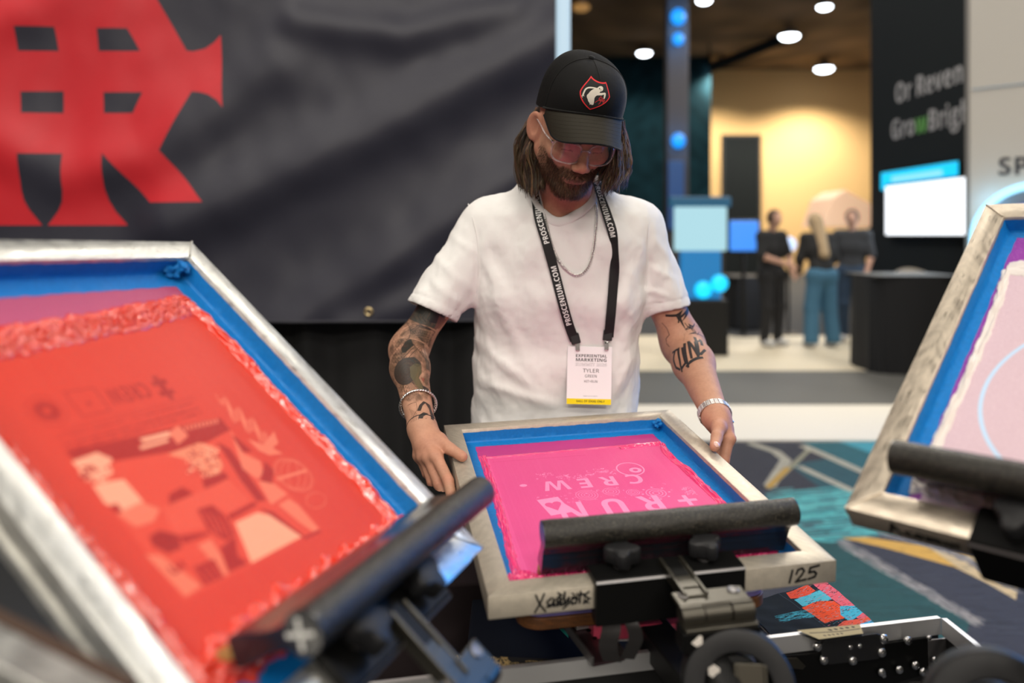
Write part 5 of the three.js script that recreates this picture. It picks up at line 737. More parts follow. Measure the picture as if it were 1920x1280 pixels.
{ // shoulder-length hair hanging from under the cap, left and right
  const list = []; const clump = (n, rootPx, midPx, endPx, dr, seedv) => { // pixel boxes of roots, middle and tips, with distances
    for (let cI = 0; cI < n; cI++) { const t = rnd(), dep = rnd(), R = (b, t) => mixf(b[0], b[1], t), jit = () => rr(-1, 1); const d0 = mixf(dr[0], dr[1], dep), r = [R(rootPx.x, t), R(rootPx.y, rnd()) ], m = [R(midPx.x, t) , R(midPx.y, rnd())], e = [R(endPx.x, t) + 4 * jit(), R(endPx.y, rnd()) + 8 * (1 - Math.abs(t - 0.5))], ph = rnd() * 6;
      const tone = rnd(), base = tone < 0.2 ? [0.17, 0.1, 0.055] : tone < 0.7 ? [0.08, 0.045, 0.025] : [0.035, 0.021, 0.014];
      for (let k = 0; k < 7; k++) { const o = () => V(rr(-0.003, 0.003), rr(-0.003, 0.003), rr(-0.003, 0.003)), pts = [at(r[0], r[1], d0), at(mixf(r[0], m[0], 0.6), mixf(r[1], m[1], 0.5), d0 + 0.004), at(m[0], m[1], d0), at(mixf(m[0], e[0], 0.55) + 7 * Math.sin(ph), mixf(m[1], e[1], 0.55), d0 + 0.005), at(e[0] + 5 * Math.sin(ph + 1) + rr(-2, 2), e[1] + rr(-6, 6), d0 + 0.01 * jit())].map((p, i) => p.add(o().multiplyScalar(i < 4 ? 1 : 0.7)));
        list.push({ p: new THREE.CatmullRomCurve3(pts).getPoints(13), r: rr(0.0004, 0.0008), c: base.map((v) => v * rr(0.75, 1.25)) }); } } };
  clump(150, { x: [1004, 1026], y: [200, 222] }, { x: [965, 1014], y: [262, 300] }, { x: [980, 1016], y: [328, 356] }, [1.755, 1.85], 1);
  clump(46, { x: [1006, 1020], y: [232, 252] }, { x: [978, 1016], y: [280, 300] }, { x: [986, 1018], y: [340, 366] }, [1.725, 1.75], 2);
  clump(170, { x: [1150, 1170], y: [225, 250] }, { x: [1144, 1184], y: [280, 312] }, { x: [1122, 1176], y: [322, 350] }, [1.7, 1.82], 3);
  clump(50, { x: [1146, 1164], y: [262, 276] }, { x: [1138, 1168], y: [305, 322] }, { x: [1124, 1160], y: [338, 358] }, [1.67, 1.7], 4);
  part('hair', strands(list, 4), hairM, man, 'long brown hair under the cap');
}
// ---- tattoos: ink printed on the skin, drawn round each arm
function armUv(p, s, e, w) { const L1 = s.distanceTo(e), L2 = e.distanceTo(w), t1 = clamp(p.clone().sub(s).dot(e.clone().sub(s)) / L1 ** 2, 0, 1), t2 = clamp(p.clone().sub(e).dot(w.clone().sub(e)) / L2 ** 2, 0, 1.2); const c1 = s.clone().lerp(e, t1), c2 = e.clone().lerp(w, t2), far = p.distanceTo(c1) - p.distanceTo(c2) > 0; const ax = (far ? w.clone().sub(e) : e.clone().sub(s)).normalize(), c = far ? c2 : c1, v = p.clone().sub(c), cam = V(0, EYE, 0).sub(c); cam.addScaledVector(ax, -cam.dot(ax)).normalize(); const side = ax.clone().cross(cam); return { a: Math.atan2(v.dot(side), v.dot(cam)), s: far ? L1 + L2 * t2 : L1 * t1 }; }
function tattoo(box, s, e, w, s0, s1, draw, label) {
  const A = 2.5, g = box.index ? box.toNonIndexed() : box, p = g.attributes.position, n = g.attributes.normal, pos = [], nor = [], uv = [], q = V(0, 0, 0);
  for (let i = 0; i < p.count; i += 3) { const t = []; let ok = true; for (let k = 0; k < 3; k++) { q.fromBufferAttribute(p, i + k); const u = armUv(q, s, e, w); if (Math.abs(u.a) > A || u.s < s0 || u.s > s1) { ok = false; break; } t.push(u); } if (!ok) continue;
    for (let k = 0; k < 3; k++) { const j = i + k; pos.push(p.getX(j) + n.getX(j) * 0.0004, p.getY(j) + n.getY(j) * 0.0004, p.getZ(j) + n.getZ(j) * 0.0004); nor.push(n.getX(j), n.getY(j), n.getZ(j)); uv.push(t[k].a / (2 * A) + 0.5, 1 - (t[k].s - s0) / (s1 - s0)); } }
  const h = new THREE.BufferGeometry(); h.setAttribute('position', new THREE.Float32BufferAttribute(pos, 3)); h.setAttribute('normal', new THREE.Float32BufferAttribute(nor, 3)); h.setAttribute('uv', new THREE.Float32BufferAttribute(uv, 2));
  const tex = canvasTex(900, 1500, (c, cw2, ch) => { const at2 = (px, py) => { const m = marchOn((x, y, z) => bodySdf(x, y, z), px, py, 1.3); if (!m) return null; const u = armUv(m, s, e, w); return [(u.a / (2 * A) + 0.5) * cw2, (u.s - s0) / (s1 - s0) * ch]; }; draw(c, at2, cw2, ch); });
  part('tattoo', h, std({ map: tex, transparent: true, roughness: 0.55 }), man, label);
}
seed(91);
tattoo(armLBox, J.shL, J.elL, J.wrL, 0.2, 0.61, (c, P) => {
  const T = (l) => l.map((q) => P(730 + q[0] / 3.2, 560 + q[1] / 3.2)).filter(Boolean), fill = (l, f) => { const t = T(l); if (t.length > 2) poly(c, t, f); }, ln = (l, lw = 4, col = 'rgba(30,26,26,0.85)') => { const t = T(l); c.strokeStyle = col; c.lineWidth = lw; c.lineJoin = c.lineCap = 'round'; c.beginPath(); t.forEach((p, i) => i ? c.lineTo(...p) : c.moveTo(...p)); c.stroke(); };
  for (let i = 0; i < 420; i++) { const x = rr(5, 280), y = rr(-40, 600), q = P(730 + x / 3.2, 560 + y / 3.2); if (q) { c.fillStyle = ['rgba(60,52,42,0.13)', 'rgba(80,70,50,0.13)', 'rgba(40,38,36,0.13)'][i % 3]; c.beginPath(); c.ellipse(q[0], q[1], rr(16, 60), rr(12, 50), rr(0, 3), 0, 6.3); c.fill(); } }
  for (let j = 0; j < 16; j++) for (let i = 0; i < 9; i++) { const x = 8 + i * 26 + (j % 2) * 13, y = 150 + j * 27; if (rnd() < 0.55) ln([[x, y], [x + 5, y + 15], [x + 15, y + 18], [x + 24, y + 3]], 2, 'rgba(40,32,28,0.55)'); }
  fill([[125, -30], [240, 40], [340, 85], [330, 130], [280, 185], [235, 165], [170, 145], [110, 120], [70, 130], [90, 60]], 'rgba(60,62,56,0.72)');
  fill([[250, 60], [330, 100], [300, 150], [240, 140]], 'rgba(20,20,22,0.8)'); fill([[120, 20], [220, 70], [200, 95], [110, 60]], 'rgba(24,26,26,0.6)'); fill([[300, 100], [345, 125], [300, 180], [270, 180]], 'rgba(150,80,70,0.5)'); for (let i = 0; i < 6; i++) ln([[110 + i * 30, 20 + i * 12], [80 + i * 30, 70 + i * 10], [100 + i * 30, 110 + i * 8]], 6, 'rgba(20,22,22,0.6)');
  for (let i = 0; i < 5; i++) ln([[60 + i * 6, 150 + i * 14], [100 + i * 6, 135 + i * 12], [130, 160 + i * 12], [180, 150 + i * 5], [260, 190]], 3);
  ln([[130, 190], [170, 160], [230, 170], [275, 200], [240, 260], [222, 370], [190, 330], [140, 270], [122, 225], [130, 190]], 5); for (let i = 0; i < 9; i++) { ln([[190 + i * 2, 245 + i * 3], [140 + i * 15, 185 + i * 1.5 + Math.abs(i - 4) * 3]], 2.5); ln([[195, 260 + i * 6], [135 + i * 9, 235 + i * 14]], 2.5); ln([[200, 250 + i * 6], [262 - i * 5, 215 + i * 16]], 2.5); } for (let i = 0; i < 5; i++) ln([[135 + i * 6, 200 + i * 12], [180, 185 + i * 16], [250 - i * 4, 205 + i * 14]], 2);
  fill([[70, 295], [95, 255], [132, 240], [145, 280], [100, 322], [78, 325]], 'rgba(38,40,38,0.75)'); ln([[70, 370], [110, 330], [150, 290], [170, 300], [120, 350], [60, 400]], 4);
  for (let j = 0; j < 6; j++) for (let i = 0; i < 4; i++) { const x = 18 + i * 18, y = 250 + j * 24; ln([[x, y], [x + 4, y + 14], [x + 14, y + 16], [x + 20, y + 4]], 2.5); }
  { const e = []; for (let i = 0; i < 40; i++) { const a = i / 40 * 6.283; e.push([98 + Math.cos(a) * 68 - Math.sin(a) * 10, 435 + Math.sin(a) * 80]); } fill(e, 'rgba(58,50,46,0.78)'); for (const r of [0.75, 0.5, 0.28]) ln(e.map((q) => [98 + (q[0] - 98) * r + 6, 435 + (q[1] - 435) * r]), 3, 'rgba(25,20,18,0.7)'); ln(e, 4); }
  fill([[100, 355], [150, 350], [190, 385], [195, 420], [175, 400], [130, 375]], 'rgba(50,48,46,0.7)');
  fill([[122, 410], [160, 385], [192, 400], [194, 445], [176, 475], [200, 520], [215, 560], [190, 560], [160, 520], [128, 470]], 'rgba(98,88,62,0.72)'); ln([[150, 395], [165, 386], [182, 402], [165, 404], [150, 395]], 3); ln([[182, 440], [176, 475], [200, 520], [222, 555]], 3.5); ln([[128, 470], [150, 520], [190, 560]], 3); fill([[190, 470], [212, 480], [205, 505]], 'rgba(190,80,70,0.45)'); fill([[195, 520], [235, 540], [245, 570], [215, 560]], 'rgba(45,42,42,0.7)'); fill([[210, 350], [240, 380], [244, 440], [222, 420]], 'rgba(80,82,76,0.5)');
  for (let j = 0; j < 4; j++) for (let i = 0; i < 4; i++) { const x = 50 + i * 16 + j * 6, y = 520 + j * 24; ln([[x, y], [x + 3, y + 14], [x + 12, y + 16], [x + 18, y + 3]], 2.5); } ln([[80, 500], [110, 490], [150, 510], [185, 560]], 3); for (let i = 0; i < 8; i++) ln([[85 + i * 12, 520 + i * 4], [95 + i * 12, 570 + i * 2]], 2.5);
  fill([[166, 672], [178, 640], [205, 614], [222, 622], [200, 640], [188, 672]], 'rgba(40,40,40,0.8)'); fill([[205, 614], [245, 640], [268, 700], [262, 745], [225, 752], [250, 720], [238, 660]], 'rgba(36,36,36,0.75)'); fill([[172, 745], [176, 700], [205, 680], [235, 690], [205, 705], [195, 735], [222, 715], [240, 735], [205, 758]], 'rgba(40,40,40,0.8)'); for (let i = 0; i < 5; i++) ln([[120 + i * 9, 660 + i * 4], [135 + i * 8, 700], [128 + i * 8, 740]], 2.5); ln([[110, 640], [160, 620], [168, 660], [140, 720]], 3);
}, 'dark illustrated sleeve tattoo');
tattoo(armRBox, J.shR, J.elR, J.wrR, 0.2, 0.6, (c, P) => {
  const T = (l) => l.map((q) => P(1230 + q[0] / 4, 540 + q[1] / 4)).filter(Boolean), ln = (l, lw = 4, col = 'rgba(34,34,38,0.85)') => { const t = T(l); c.strokeStyle = col; c.lineWidth = lw; c.lineJoin = 'miter'; c.lineCap = 'butt'; c.beginPath(); t.forEach((p, i) => i ? c.lineTo(...p) : c.moveTo(...p)); c.stroke(); };
  const B = 24; for (const l of [[[146, 462], [132, 540], [150, 596], [182, 612]], [[168, 448], [178, 540], [196, 630]], [[122, 486], [176, 452]], [[190, 612], [232, 552]], [[214, 412], [244, 596]], [[198, 442], [222, 560]], [[226, 590], [354, 520]], [[244, 400], [268, 528]], [[240, 398], [322, 520]], [[290, 366], [322, 505]], [[345, 396], [296, 404], [308, 482], [338, 494], [370, 462]], [[250, 556], [322, 520]], [[330, 384], [345, 430]]]) ln(l, B);
  ln([[70, 205], [150, 205], [185, 185], [170, 215], [190, 250], [180, 220], [210, 195], [235, 160], [225, 205], [240, 150]], 22, 'rgba(24,24,26,0.85)'); ln([[150, 200], [172, 240], [168, 262]], 14, 'rgba(24,24,26,0.85)');
  ln([[215, 260], [240, 290], [225, 310], [262, 300], [290, 265], [268, 310], [300, 330], [262, 340], [330, 350], [390, 385]], 7); ln([[240, 290], [262, 300], [250, 275], [280, 290]], 14); ln([[290, 270], [275, 300], [300, 340]], 5); ln([[300, 280], [330, 300], [350, 340], [310, 350]], 5); ln([[290, 200], [320, 260], [360, 330], [385, 400]], 5, 'rgba(60,60,70,0.6)'); ln([[45, 260], [80, 300], [100, 350], [75, 380], [100, 440]], 7, 'rgba(40,40,60,0.6)'); ln([[230, 320], [215, 360], [205, 400]], 3, 'rgba(60,60,70,0.4)');
}, 'black lettering tattoo');
// ---------- what he wears: cap (part of him), glasses, chain, lanyard, badge, bracelets, watch ----------
const capG = new THREE.Group(); capG.name = 'cap'; man.add(capG); capG.rotation.z = -0.03; capG.updateMatrix(); capG.applyMatrix4(HEADM); capG.userData.label = 'black trucker cap with shield patch';
const capT = { rx: 0.0875, rzf: 0.108, rzb: 0.112, cz: -0.014 };
function crown(phi, s, off = 0) { // phi 0 = front, s 0 base .. 1 top
  const f = Math.cos(phi), yb = 0.032 + 0.04 * f + 0.009 * f * f, H = 0.147 - yb, p = 2.9, k = Math.pow(Math.max(0, 1 - Math.pow(s, p)), 1 / p), squash = 1 + 0.03 * Math.sin(s * PI) * (f > 0 ? f : 0.2);
  const rz = f > 0 ? capT.rzf : capT.rzb, r = k * squash;
  const a = V(0.002 + Math.sin(phi) * (capT.rx * r), yb + H * s, Math.cos(phi) * rz * r + capT.cz - 0.012 * s); const c = V(0, 0.06, capT.cz); const n = a.clone().sub(c).normalize(); return a.addScaledVector(n, off);
}
const foam = dataTex(256, 256, (u, v) => 0.5 + 0.3 * torusNoise(u, v, 40, 2)); foam.repeat.set(3, 3);
const netT = dataTex(128, 128, (u, v) => { const a = ((u * 16) % 1) - 0.5, b = ((v * 16 + (Math.floor(u * 16) % 2) * 0.5) % 1) - 0.5; return Math.hypot(a, b) < 0.3 ? 0 : 1; }); netT.repeat.set(6, 4);
const capM = phys({ sheen: 0.7, sheenColor: lin(0.5, 0.5, 0.5), sheenRoughness: 0.45, specularIntensity: 0.3, color: lin(0.007, 0.007, 0.007), roughness: 0.8, bumpMap: foam, bumpScale: 0.0006, side: THREE.DoubleSide }), netM = phys({ specularIntensity: 0.3, color: lin(0.008, 0.008, 0.008), roughness: 0.85, bumpMap: netT, bumpScale: 0.0012, side: THREE.DoubleSide });
const FP = 1.25;
part('front_panel', sheet(64, 40, (u, v) => crown(mixf(-FP, FP, u), Math.sin(v * PI / 2) * 0.9999)), capM, capG, 'black foam front');
part('mesh_panel', sheet(72, 40, (u, v) => crown(mixf(FP, 2 * PI - FP, u), Math.sin(v * PI / 2) * 0.9999)), netM, capG, 'black net back');
for (const s of [-FP, FP, 0]) part('seam', tube(Array.from({ length: 16 }, (_, i) => crown(s, Math.sin((i / 15 * (s ? 0.97 : 0.42) + (s ? 0.02 : 0.57)) * PI / 2), 0.0003)), s ? 0.0011 : 0.0007, 6), capM, capG);
part('rope', tube(Array.from({ length: 40 }, (_, i) => crown(mixf(-1.3, 1.3, i / 39), 0.015, 0.0012)), 0.0021, 8), capM, capG, 'black cord along the brim');
part('button', xf(new THREE.SphereGeometry(0.007, 20, 10).scale(1, 0.5, 1), 0, crown(0, 0.9999).y + 0.0015, crown(0, 1).z), capM, capG);
{ // curved brim, stitched in rows
  const B = 1.22, br = (u, v, th) => { const phi = mixf(-B, B, u), a = crown(phi, 0.0), L = 0.072 * Math.pow(Math.max(0, 1 - Math.pow(Math.abs(phi / B), 5)), 0.2), fx = Math.sin(phi) * 0.35, dir = V(-fx * 0.45, -0.42, 1).normalize(); const p = a.addScaledVector(dir, L * v); p.y += -2.6 * p.x * p.x * v - 0.002 + (1 - v) * 0.001 + th + 0.004 * v; return p; };
  const row = dataTex(64, 512, (u, v) => { let k = 0.6; for (const r of [0.18, 0.31, 0.44, 0.57, 0.7, 0.83]) if (Math.abs(v - r) < 0.008) k = Math.sin(u * 6.283 * 16) > -0.3 ? 0.1 : 0.5; return k; }); row.repeat.set(3, 1);
  const brimM = phys({ specularIntensity: 0.4, color: lin(0.022, 0.019, 0.013), roughness: 0.7, bumpMap: row, bumpScale: 0.0014, side: THREE.DoubleSide });
  const bt = part('brim', sheet(60, 24, (u, v) => br(u, v, 0.0018)), brimM, capG, 'curved stitched brim'); part('brim_underside', sheet(60, 24, (u, v) => br(1 - u, v, -0.0018)), capM, bt); part('brim_edge', tube(Array.from({ length: 50 }, (_, i) => br(i / 49, 1, 0)), 0.0021, 8), capM, bt);
}
{ // embroidered shield patch
  seed(95);
  const tex = canvasTex(700, 820, (c, w, h) => { const T = (x, y) => [(x - 330) / 760 * w, (y - 150) / 930 * h], pth = (l) => { c.beginPath(); l.forEach((q, i) => { const p = q.slice(0, 2), e = T(...p); if (!i) c.moveTo(...e); else if (q.length === 2) c.lineTo(...e); else c.quadraticCurveTo(...T(q[2], q[3]), ...e); }); };
    const sh = [[535, 185], [980, 245, 750, 290], [1045, 560, 1015, 400], [685, 1040, 960, 800], [385, 560, 440, 800], [535, 185, 380, 400]];
    pth(sh); c.closePath(); c.fillStyle = '#0c0c0d'; c.fill(); c.strokeStyle = '#d3262c'; c.lineWidth = 24; c.lineJoin = 'miter'; c.stroke();
    c.fillStyle = '#cfc8ba'; pth([[560, 560], [640, 425, 580, 480], [740, 370, 690, 400], [835, 325, 780, 320], [880, 380, 885, 330], [820, 445, 870, 440], [790, 490, 800, 470], [920, 462, 850, 480], [948, 500, 945, 465], [925, 630, 945, 570], [900, 630], [905, 520, 900, 560], [850, 545, 880, 520], [740, 570, 790, 550], [705, 680, 700, 620], [718, 860, 720, 800], [690, 882], [668, 860], [645, 885], [640, 840], [575, 720, 590, 780], [540, 600, 530, 650]]); c.closePath(); c.fill();
    c.strokeStyle = '#cfc8ba'; c.lineWidth = 32; c.lineCap = 'round'; pth([[720, 400], [560, 405, 640, 385], [465, 520, 470, 430], [460, 640, 455, 580]]); c.stroke(); c.lineWidth = 14; pth([[455, 640], [440, 660], [462, 695]]); c.stroke(); pth([[470, 640], [485, 655]]); c.stroke();
    c.fillStyle = '#111'; for (const [x, y, r] of [[790, 388, 15], [824, 412, 10]]) { c.beginPath(); c.arc(...T(x, y), r * 0.9, 0, 6.3); c.fill(); }
    c.strokeStyle = '#b32026'; c.lineWidth = 14; for (const l of [[[840, 575], [800, 650], [820, 670], [770, 730], [740, 780]], [[860, 640], [820, 700], [850, 710], [840, 770], [820, 820]], [[880, 650], [900, 690], [930, 680], [910, 740], [910, 790]], [[800, 690], [930, 720]], [[850, 600], [940, 670]], [[820, 690], [870, 680], [900, 720]]]) { pth(l); c.stroke(); } });
  const g = sheet(24, 24, (u, v) => crown(mixf(-0.52, 0.28, u) - 0.05 * (1 - v), mixf(0.14, 0.9, v), 0.0012 + 0.0006 * Math.sin(u * PI) * Math.sin(v * PI)), (u, v) => [u, v]);
  part('patch', g, std({ map: tex, transparent: true, alphaTest: 0.3, roughness: 0.75, bumpMap: weave, bumpScale: 0.0006, side: THREE.DoubleSide }), capG, 'embroidered shield with a white ghost outlined in red');
}
{ // clear acrylic glasses
  const t = thing('glasses', 'clear framed glasses on the nose of the man in the black cap', 'glasses', null); t.applyMatrix4(HEADM);
  const clear = phys({ color: lin(0.93, 0.9, 0.9), roughness: 0.06, transmission: 0.85, thickness: 0.002, ior: 1.49 }), lens = phys({ color: lin(0.98, 0.97, 0.99), roughness: 0.0, transmission: 1, thickness: 0, ior: 1.5, specularIntensity: 1 });
  const cxs = 0.0365, hw = 0.0285, hh = 0.0235, cy = -0.007;
  for (const s of [-1, 1]) {
    const pt = (a, k = 1) => { const n = 3.2, c = Math.cos(a), q = Math.sin(a), x = Math.sign(c) * Math.pow(Math.abs(c), 2 / n) * hw * k * (1 + 0.06 * q), y = Math.sign(q) * Math.pow(Math.abs(q), 2 / n) * hh * k; return V(s * (cxs + x), cy + y, 0.099 - 1.6 * (cxs + x) * (cxs + x) * 2.2); };
    const rim = part('rim', tube(Array.from({ length: 36 }, (_, i) => pt(i / 36 * 2 * PI)), 0.0018, 10, true, 120), clear, t, 'clear plastic rim');
    part('lens', sheet(40, 6, (u, v) => pt(u * 2 * PI * s, 0.02 + 0.95 * v)), lens, rim, 'thin clear lens');
    part('temple', tube([V(s * 0.064, 0.006, 0.08), V(s * 0.074, 0.008, 0.06), V(s * 0.08, 0.01, 0.02), V(s * 0.082, 0.006, -0.01), V(s * 0.08, -0.012, -0.03)], 0.0017, 8), clear, t, 'clear temple'); part('hinge', bx(0.004, 0.005, 0.006, s * 0.066, 0.006, 0.078, 0.001), M.steel, t);
    part('nose_pad', xf(new THREE.SphereGeometry(0.0035, 12, 8).scale(0.5, 1.4, 1), s * 0.0105, -0.012, 0.096), clear, t);
  }
  part('bridge', tube([V(-0.0098, 0.0, 0.099), V(-0.005, 0.004, 0.1015), V(0.005, 0.004, 0.1015), V(0.0098, 0.0, 0.099)], 0.0018, 10), clear, t);
}
const onShirt = (px, py, lift) => { const p = marchOn((x, y, z) => Math.min(shirtSdf(x, y, z, false), bodySdf(x, y, z)), px, py, 1.4); return { p, n: gradOf((x, y, z) => shirtPlain(x, y, z), p) }; };
function linkGeo(a, b, r) { return xf(new THREE.TorusGeometry(1, r / a, 8, 18).scale(a, b, a)); }
function chainAlong(pts, normals, size, wire, closed) { // flattened curb links, each turned a little out of line
  const c = new THREE.CatmullRomCurve3(pts, closed), L = c.getLength(), n = Math.round(L / (size * 1.15)), out = [];
  for (let i = 0; i < n; i++) { const u = i / n, p = c.getPointAt(u), t = c.getTangentAt(u), N = normals(u, p, t), s = N.clone().cross(t).normalize(); const g = new THREE.TorusGeometry(1, wire / size, 8, 16); g.scale(size * 0.95, size * 0.68, size); const q = new THREE.Matrix4().makeBasis(t, s, N.clone().addScaledVector(t, -N.dot(t)).normalize()); g.rotateX(0.6); g.rotateZ(0.45); g.applyMatrix4(q); g.translate(p.x, p.y, p.z); out.push(g); }
  return out;
}
M.silver = std({ color: lin(0.78, 0.77, 0.75), metalness: 1, roughness: 0.22 });
{ // silver necklace
  const t = thing('necklace', 'silver curb chain necklace hanging on the white T-shirt', 'necklace'), px = [[1012, 352], [1017, 380], [1024, 415], [1032, 450], [1043, 480], [1060, 504], [1081, 516], [1100, 504], [1111, 474], [1116, 440], [1118, 405], [1115, 372], [1113, 352]], q = px.map((p) => onShirt(p[0], p[1])).filter((o) => o.p);
  const pts = q.map((o) => o.p.clone().addScaledVector(o.n, 0.003)), nr = (u) => { const k = clamp(u, 0, 1) * (q.length - 1), i = Math.floor(k); return q[i].n.clone().lerp(q[Math.min(i + 1, q.length - 1)].n, k - i).normalize(); };
  part('chain', chainAlong(pts, nr, 0.0042, 0.0011), M.silver, t);
}
{ // lanyard with printed band, clips and badge
  const t = thing('lanyard', 'black lanyard with white lettering carrying the white event badge', 'lanyard');
  const tex = canvasTex(1024, 128, (c, w, h) => { c.fillStyle = '#0b0b0c'; c.fillRect(0, 0, w, h); c.fillStyle = '#e8e8e6'; c.font = 'bold 96px sans-serif'; c.textBaseline = 'middle'; const m = c.measureText('PROSCENIUM.COM').width; c.save(); c.translate(20, h / 2 + 4); c.scale(760 / m, 1); c.fillText('PROSCENIUM.COM', 0, 0); c.restore(); });
  const bandM = std({ map: tex, roughness: 0.7, side: THREE.DoubleSide }), plainM = std({ color: lin(0.012, 0.012, 0.013), roughness: 0.65, side: THREE.DoubleSide });
  const band = (px, width, u0, dir, m, lift = 0.0075) => { const q = px.map((p) => onShirt(p[0], p[1])), c = new THREE.CatmullRomCurve3(q.map((o) => o.p.clone().addScaledVector(o.n, lift))), L = c.getLength(), per = 0.5 * L; u0 *= L;
    return sheet(4, 70, (u, v) => { const p = c.getPointAt(v), tn = c.getTangentAt(v), k = v * (q.length - 1), i = Math.min(Math.floor(k), q.length - 2), n = q[i].n.clone().lerp(q[i + 1].n, k - i).add(V(0, 0, 2)).normalize(), s = tn.clone().cross(n).normalize(), w = typeof width === 'function' ? width(v) : width, tw = typeof width === 'function' ? width(v, true) : 0; s.applyAxisAngle(tn, tw); return p.addScaledVector(s, (u - 0.5) * w); }, (u, v) => dir > 0 ? [Math.min((v * L - u0) / per, 0.98), 1 - u] : [-(v * L - u0) / per, u]); };
  part('band', band([[996, 345], [1003, 375], [1012, 410], [1025, 455], [1040, 510], [1055, 568], [1068, 612], [1077, 636]], 0.0215, 0.91, -1, bandM), bandM, t, 'printed band');
  part('band', band([[1117, 345], [1124, 372], [1135, 402], [1146, 436], [1151, 470], [1150, 500], [1147, 540], [1143, 590], [1139, 630]], (v, tw) => tw ? 1.0 * Math.exp(-(((v - 0.45) / 0.12) ** 2)) - 0.5 * (1 - sstep(0, 0.25, v)) : 0.0215, -0.01, 1, bandM), bandM, t, 'printed band turning to its plain back');
  for (const [x, y, a] of [[1078, 634, 0.25], [1139, 628, -0.1]]) { const o = onShirt(x, y); part('loop', xf(new RoundedBoxGeometry(0.021, 0.024, 0.006, 3, 0.0028).rotateZ(a), o.p.x, o.p.y, o.p.z + 0.0065), plainM, t, 'folded band end'); }
  const o = onShirt(1104, 702), b = new THREE.Group(); b.name = 'badge'; t.add(b); b.userData.label = 'white event badge with a yellow foot'; b.position.copy(o.p).add(V(0, 0, 0.012)); b.rotation.set(-0.05, 0.02, -0.025);
  const D = -b.position.z, bw = 84 / FPX * D, bh = 108 / FPX * D;
  part('card', bx(bw, bh, 0.0016, 0, 0, 0, 0.0006), std({ color: lin(0.82, 0.8, 0.82), roughness: 0.35 }), b);
  const print = canvasTex(840, 1080, (c, w, h) => { c.fillStyle = '#f1edf0'; c.fillRect(0, 0, w, h); c.textAlign = 'center'; c.textBaseline = 'middle'; const tx = (s, y, size, wd, wt = 'bold', f = '#17171a', stroke) => { c.save(); c.font = `${wt} ${size}px sans-serif`; const m = c.measureText(s).width; c.translate(w * 0.535, y); c.scale(wd / m, 1); if (stroke) { c.strokeStyle = stroke; c.lineWidth = 3; c.strokeText(s, 0, 0); } else { c.fillStyle = f; c.fillText(s, 0, 0); } c.restore(); };
    tx('EXPERIENTIAL', 170, 76, 600); tx('MARKETING', 248, 84, 600); tx('SUMMIT 2026', 335, 80, 600, 'bold', '', '#9b989c'); tx('TYLER', 450, 96, 310, 'normal'); tx('GREEN', 550, 74, 232, 'normal'); tx('HIT+RUN', 650, 64, 260, 'normal'); c.fillStyle = '#8b8a8c'; tx('Registration # 328416', 925, 24, 270, 'normal', '#77767a');
    c.fillStyle = '#efd50e'; c.fillRect(0, 975, w, h - 975); tx('HALL OF IDEAS ONLY', 1022, 54, 540, 'bold', '#1d1c12'); });
  const pg = new THREE.PlaneGeometry(bw * 0.99, bh * 0.992); pg.translate(0, 0, 0.001); part('print', pg, phys({ map: print, roughness: 0.3, clearcoat: 0.3, clearcoatRoughness: 0.2 }), b, 'printed badge front');
  for (const [x, y] of [[1083, 649], [1137, 648]]) { const w = at(x, y, D).sub(b.position); part('clip', [bx(0.0095, 0.02, 0.004, w.x, w.y, 0.002, 0.0012), bx(0.006, 0.012, 0.006, w.x - 0.003, w.y + 0.01, 0.001, 0.001)], M.silver, t).position.copy(b.position); }
}
const armPoint = (e, w, t) => ({ c: e.clone().lerp(w, t), ax: w.clone().sub(e).normalize() });
const ringAt = (c, ax, rx, ry, n, tilt = V(0, 0, 0)) => { const a = ax.clone().add(tilt).normalize(), s = V(0, 1, 0).cross(a).normalize(), u = a.clone().cross(s); return Array.from({ length: n }, (_, i) => { const g = i / n * 2 * PI; return c.clone().addScaledVector(s, Math.cos(g) * rx).addScaledVector(u, Math.sin(g) * ry); }); };
{ const { c, ax } = armPoint(J.elL, J.wrL, 0.72); c.add(V(0, -0.003, 0)); const pts = ringAt(c, ax, 0.037, 0.037, 24, V(0, 0.1, 0)); const t = thing('bracelet', 'silver curb chain bracelet on the tattooed wrist', 'bracelet'); part('chain', chainAlong(pts, (u, p) => p.clone().sub(c).normalize(), 0.0052, 0.0017, true), M.silver, t);
  const k = armPoint(J.elL, J.wrL, 1.0), t2 = thing('wrist_band', 'thin black band at the wrist beside the gripping left-hand thumb', 'bracelet'); part('band', tube(ringAt(k.c.clone().addScaledVector(k.ax, -0.004), k.ax, 0.0295, 0.0295, 20), 0.0019, 8, true, 90), M.blackSatin, t2); }
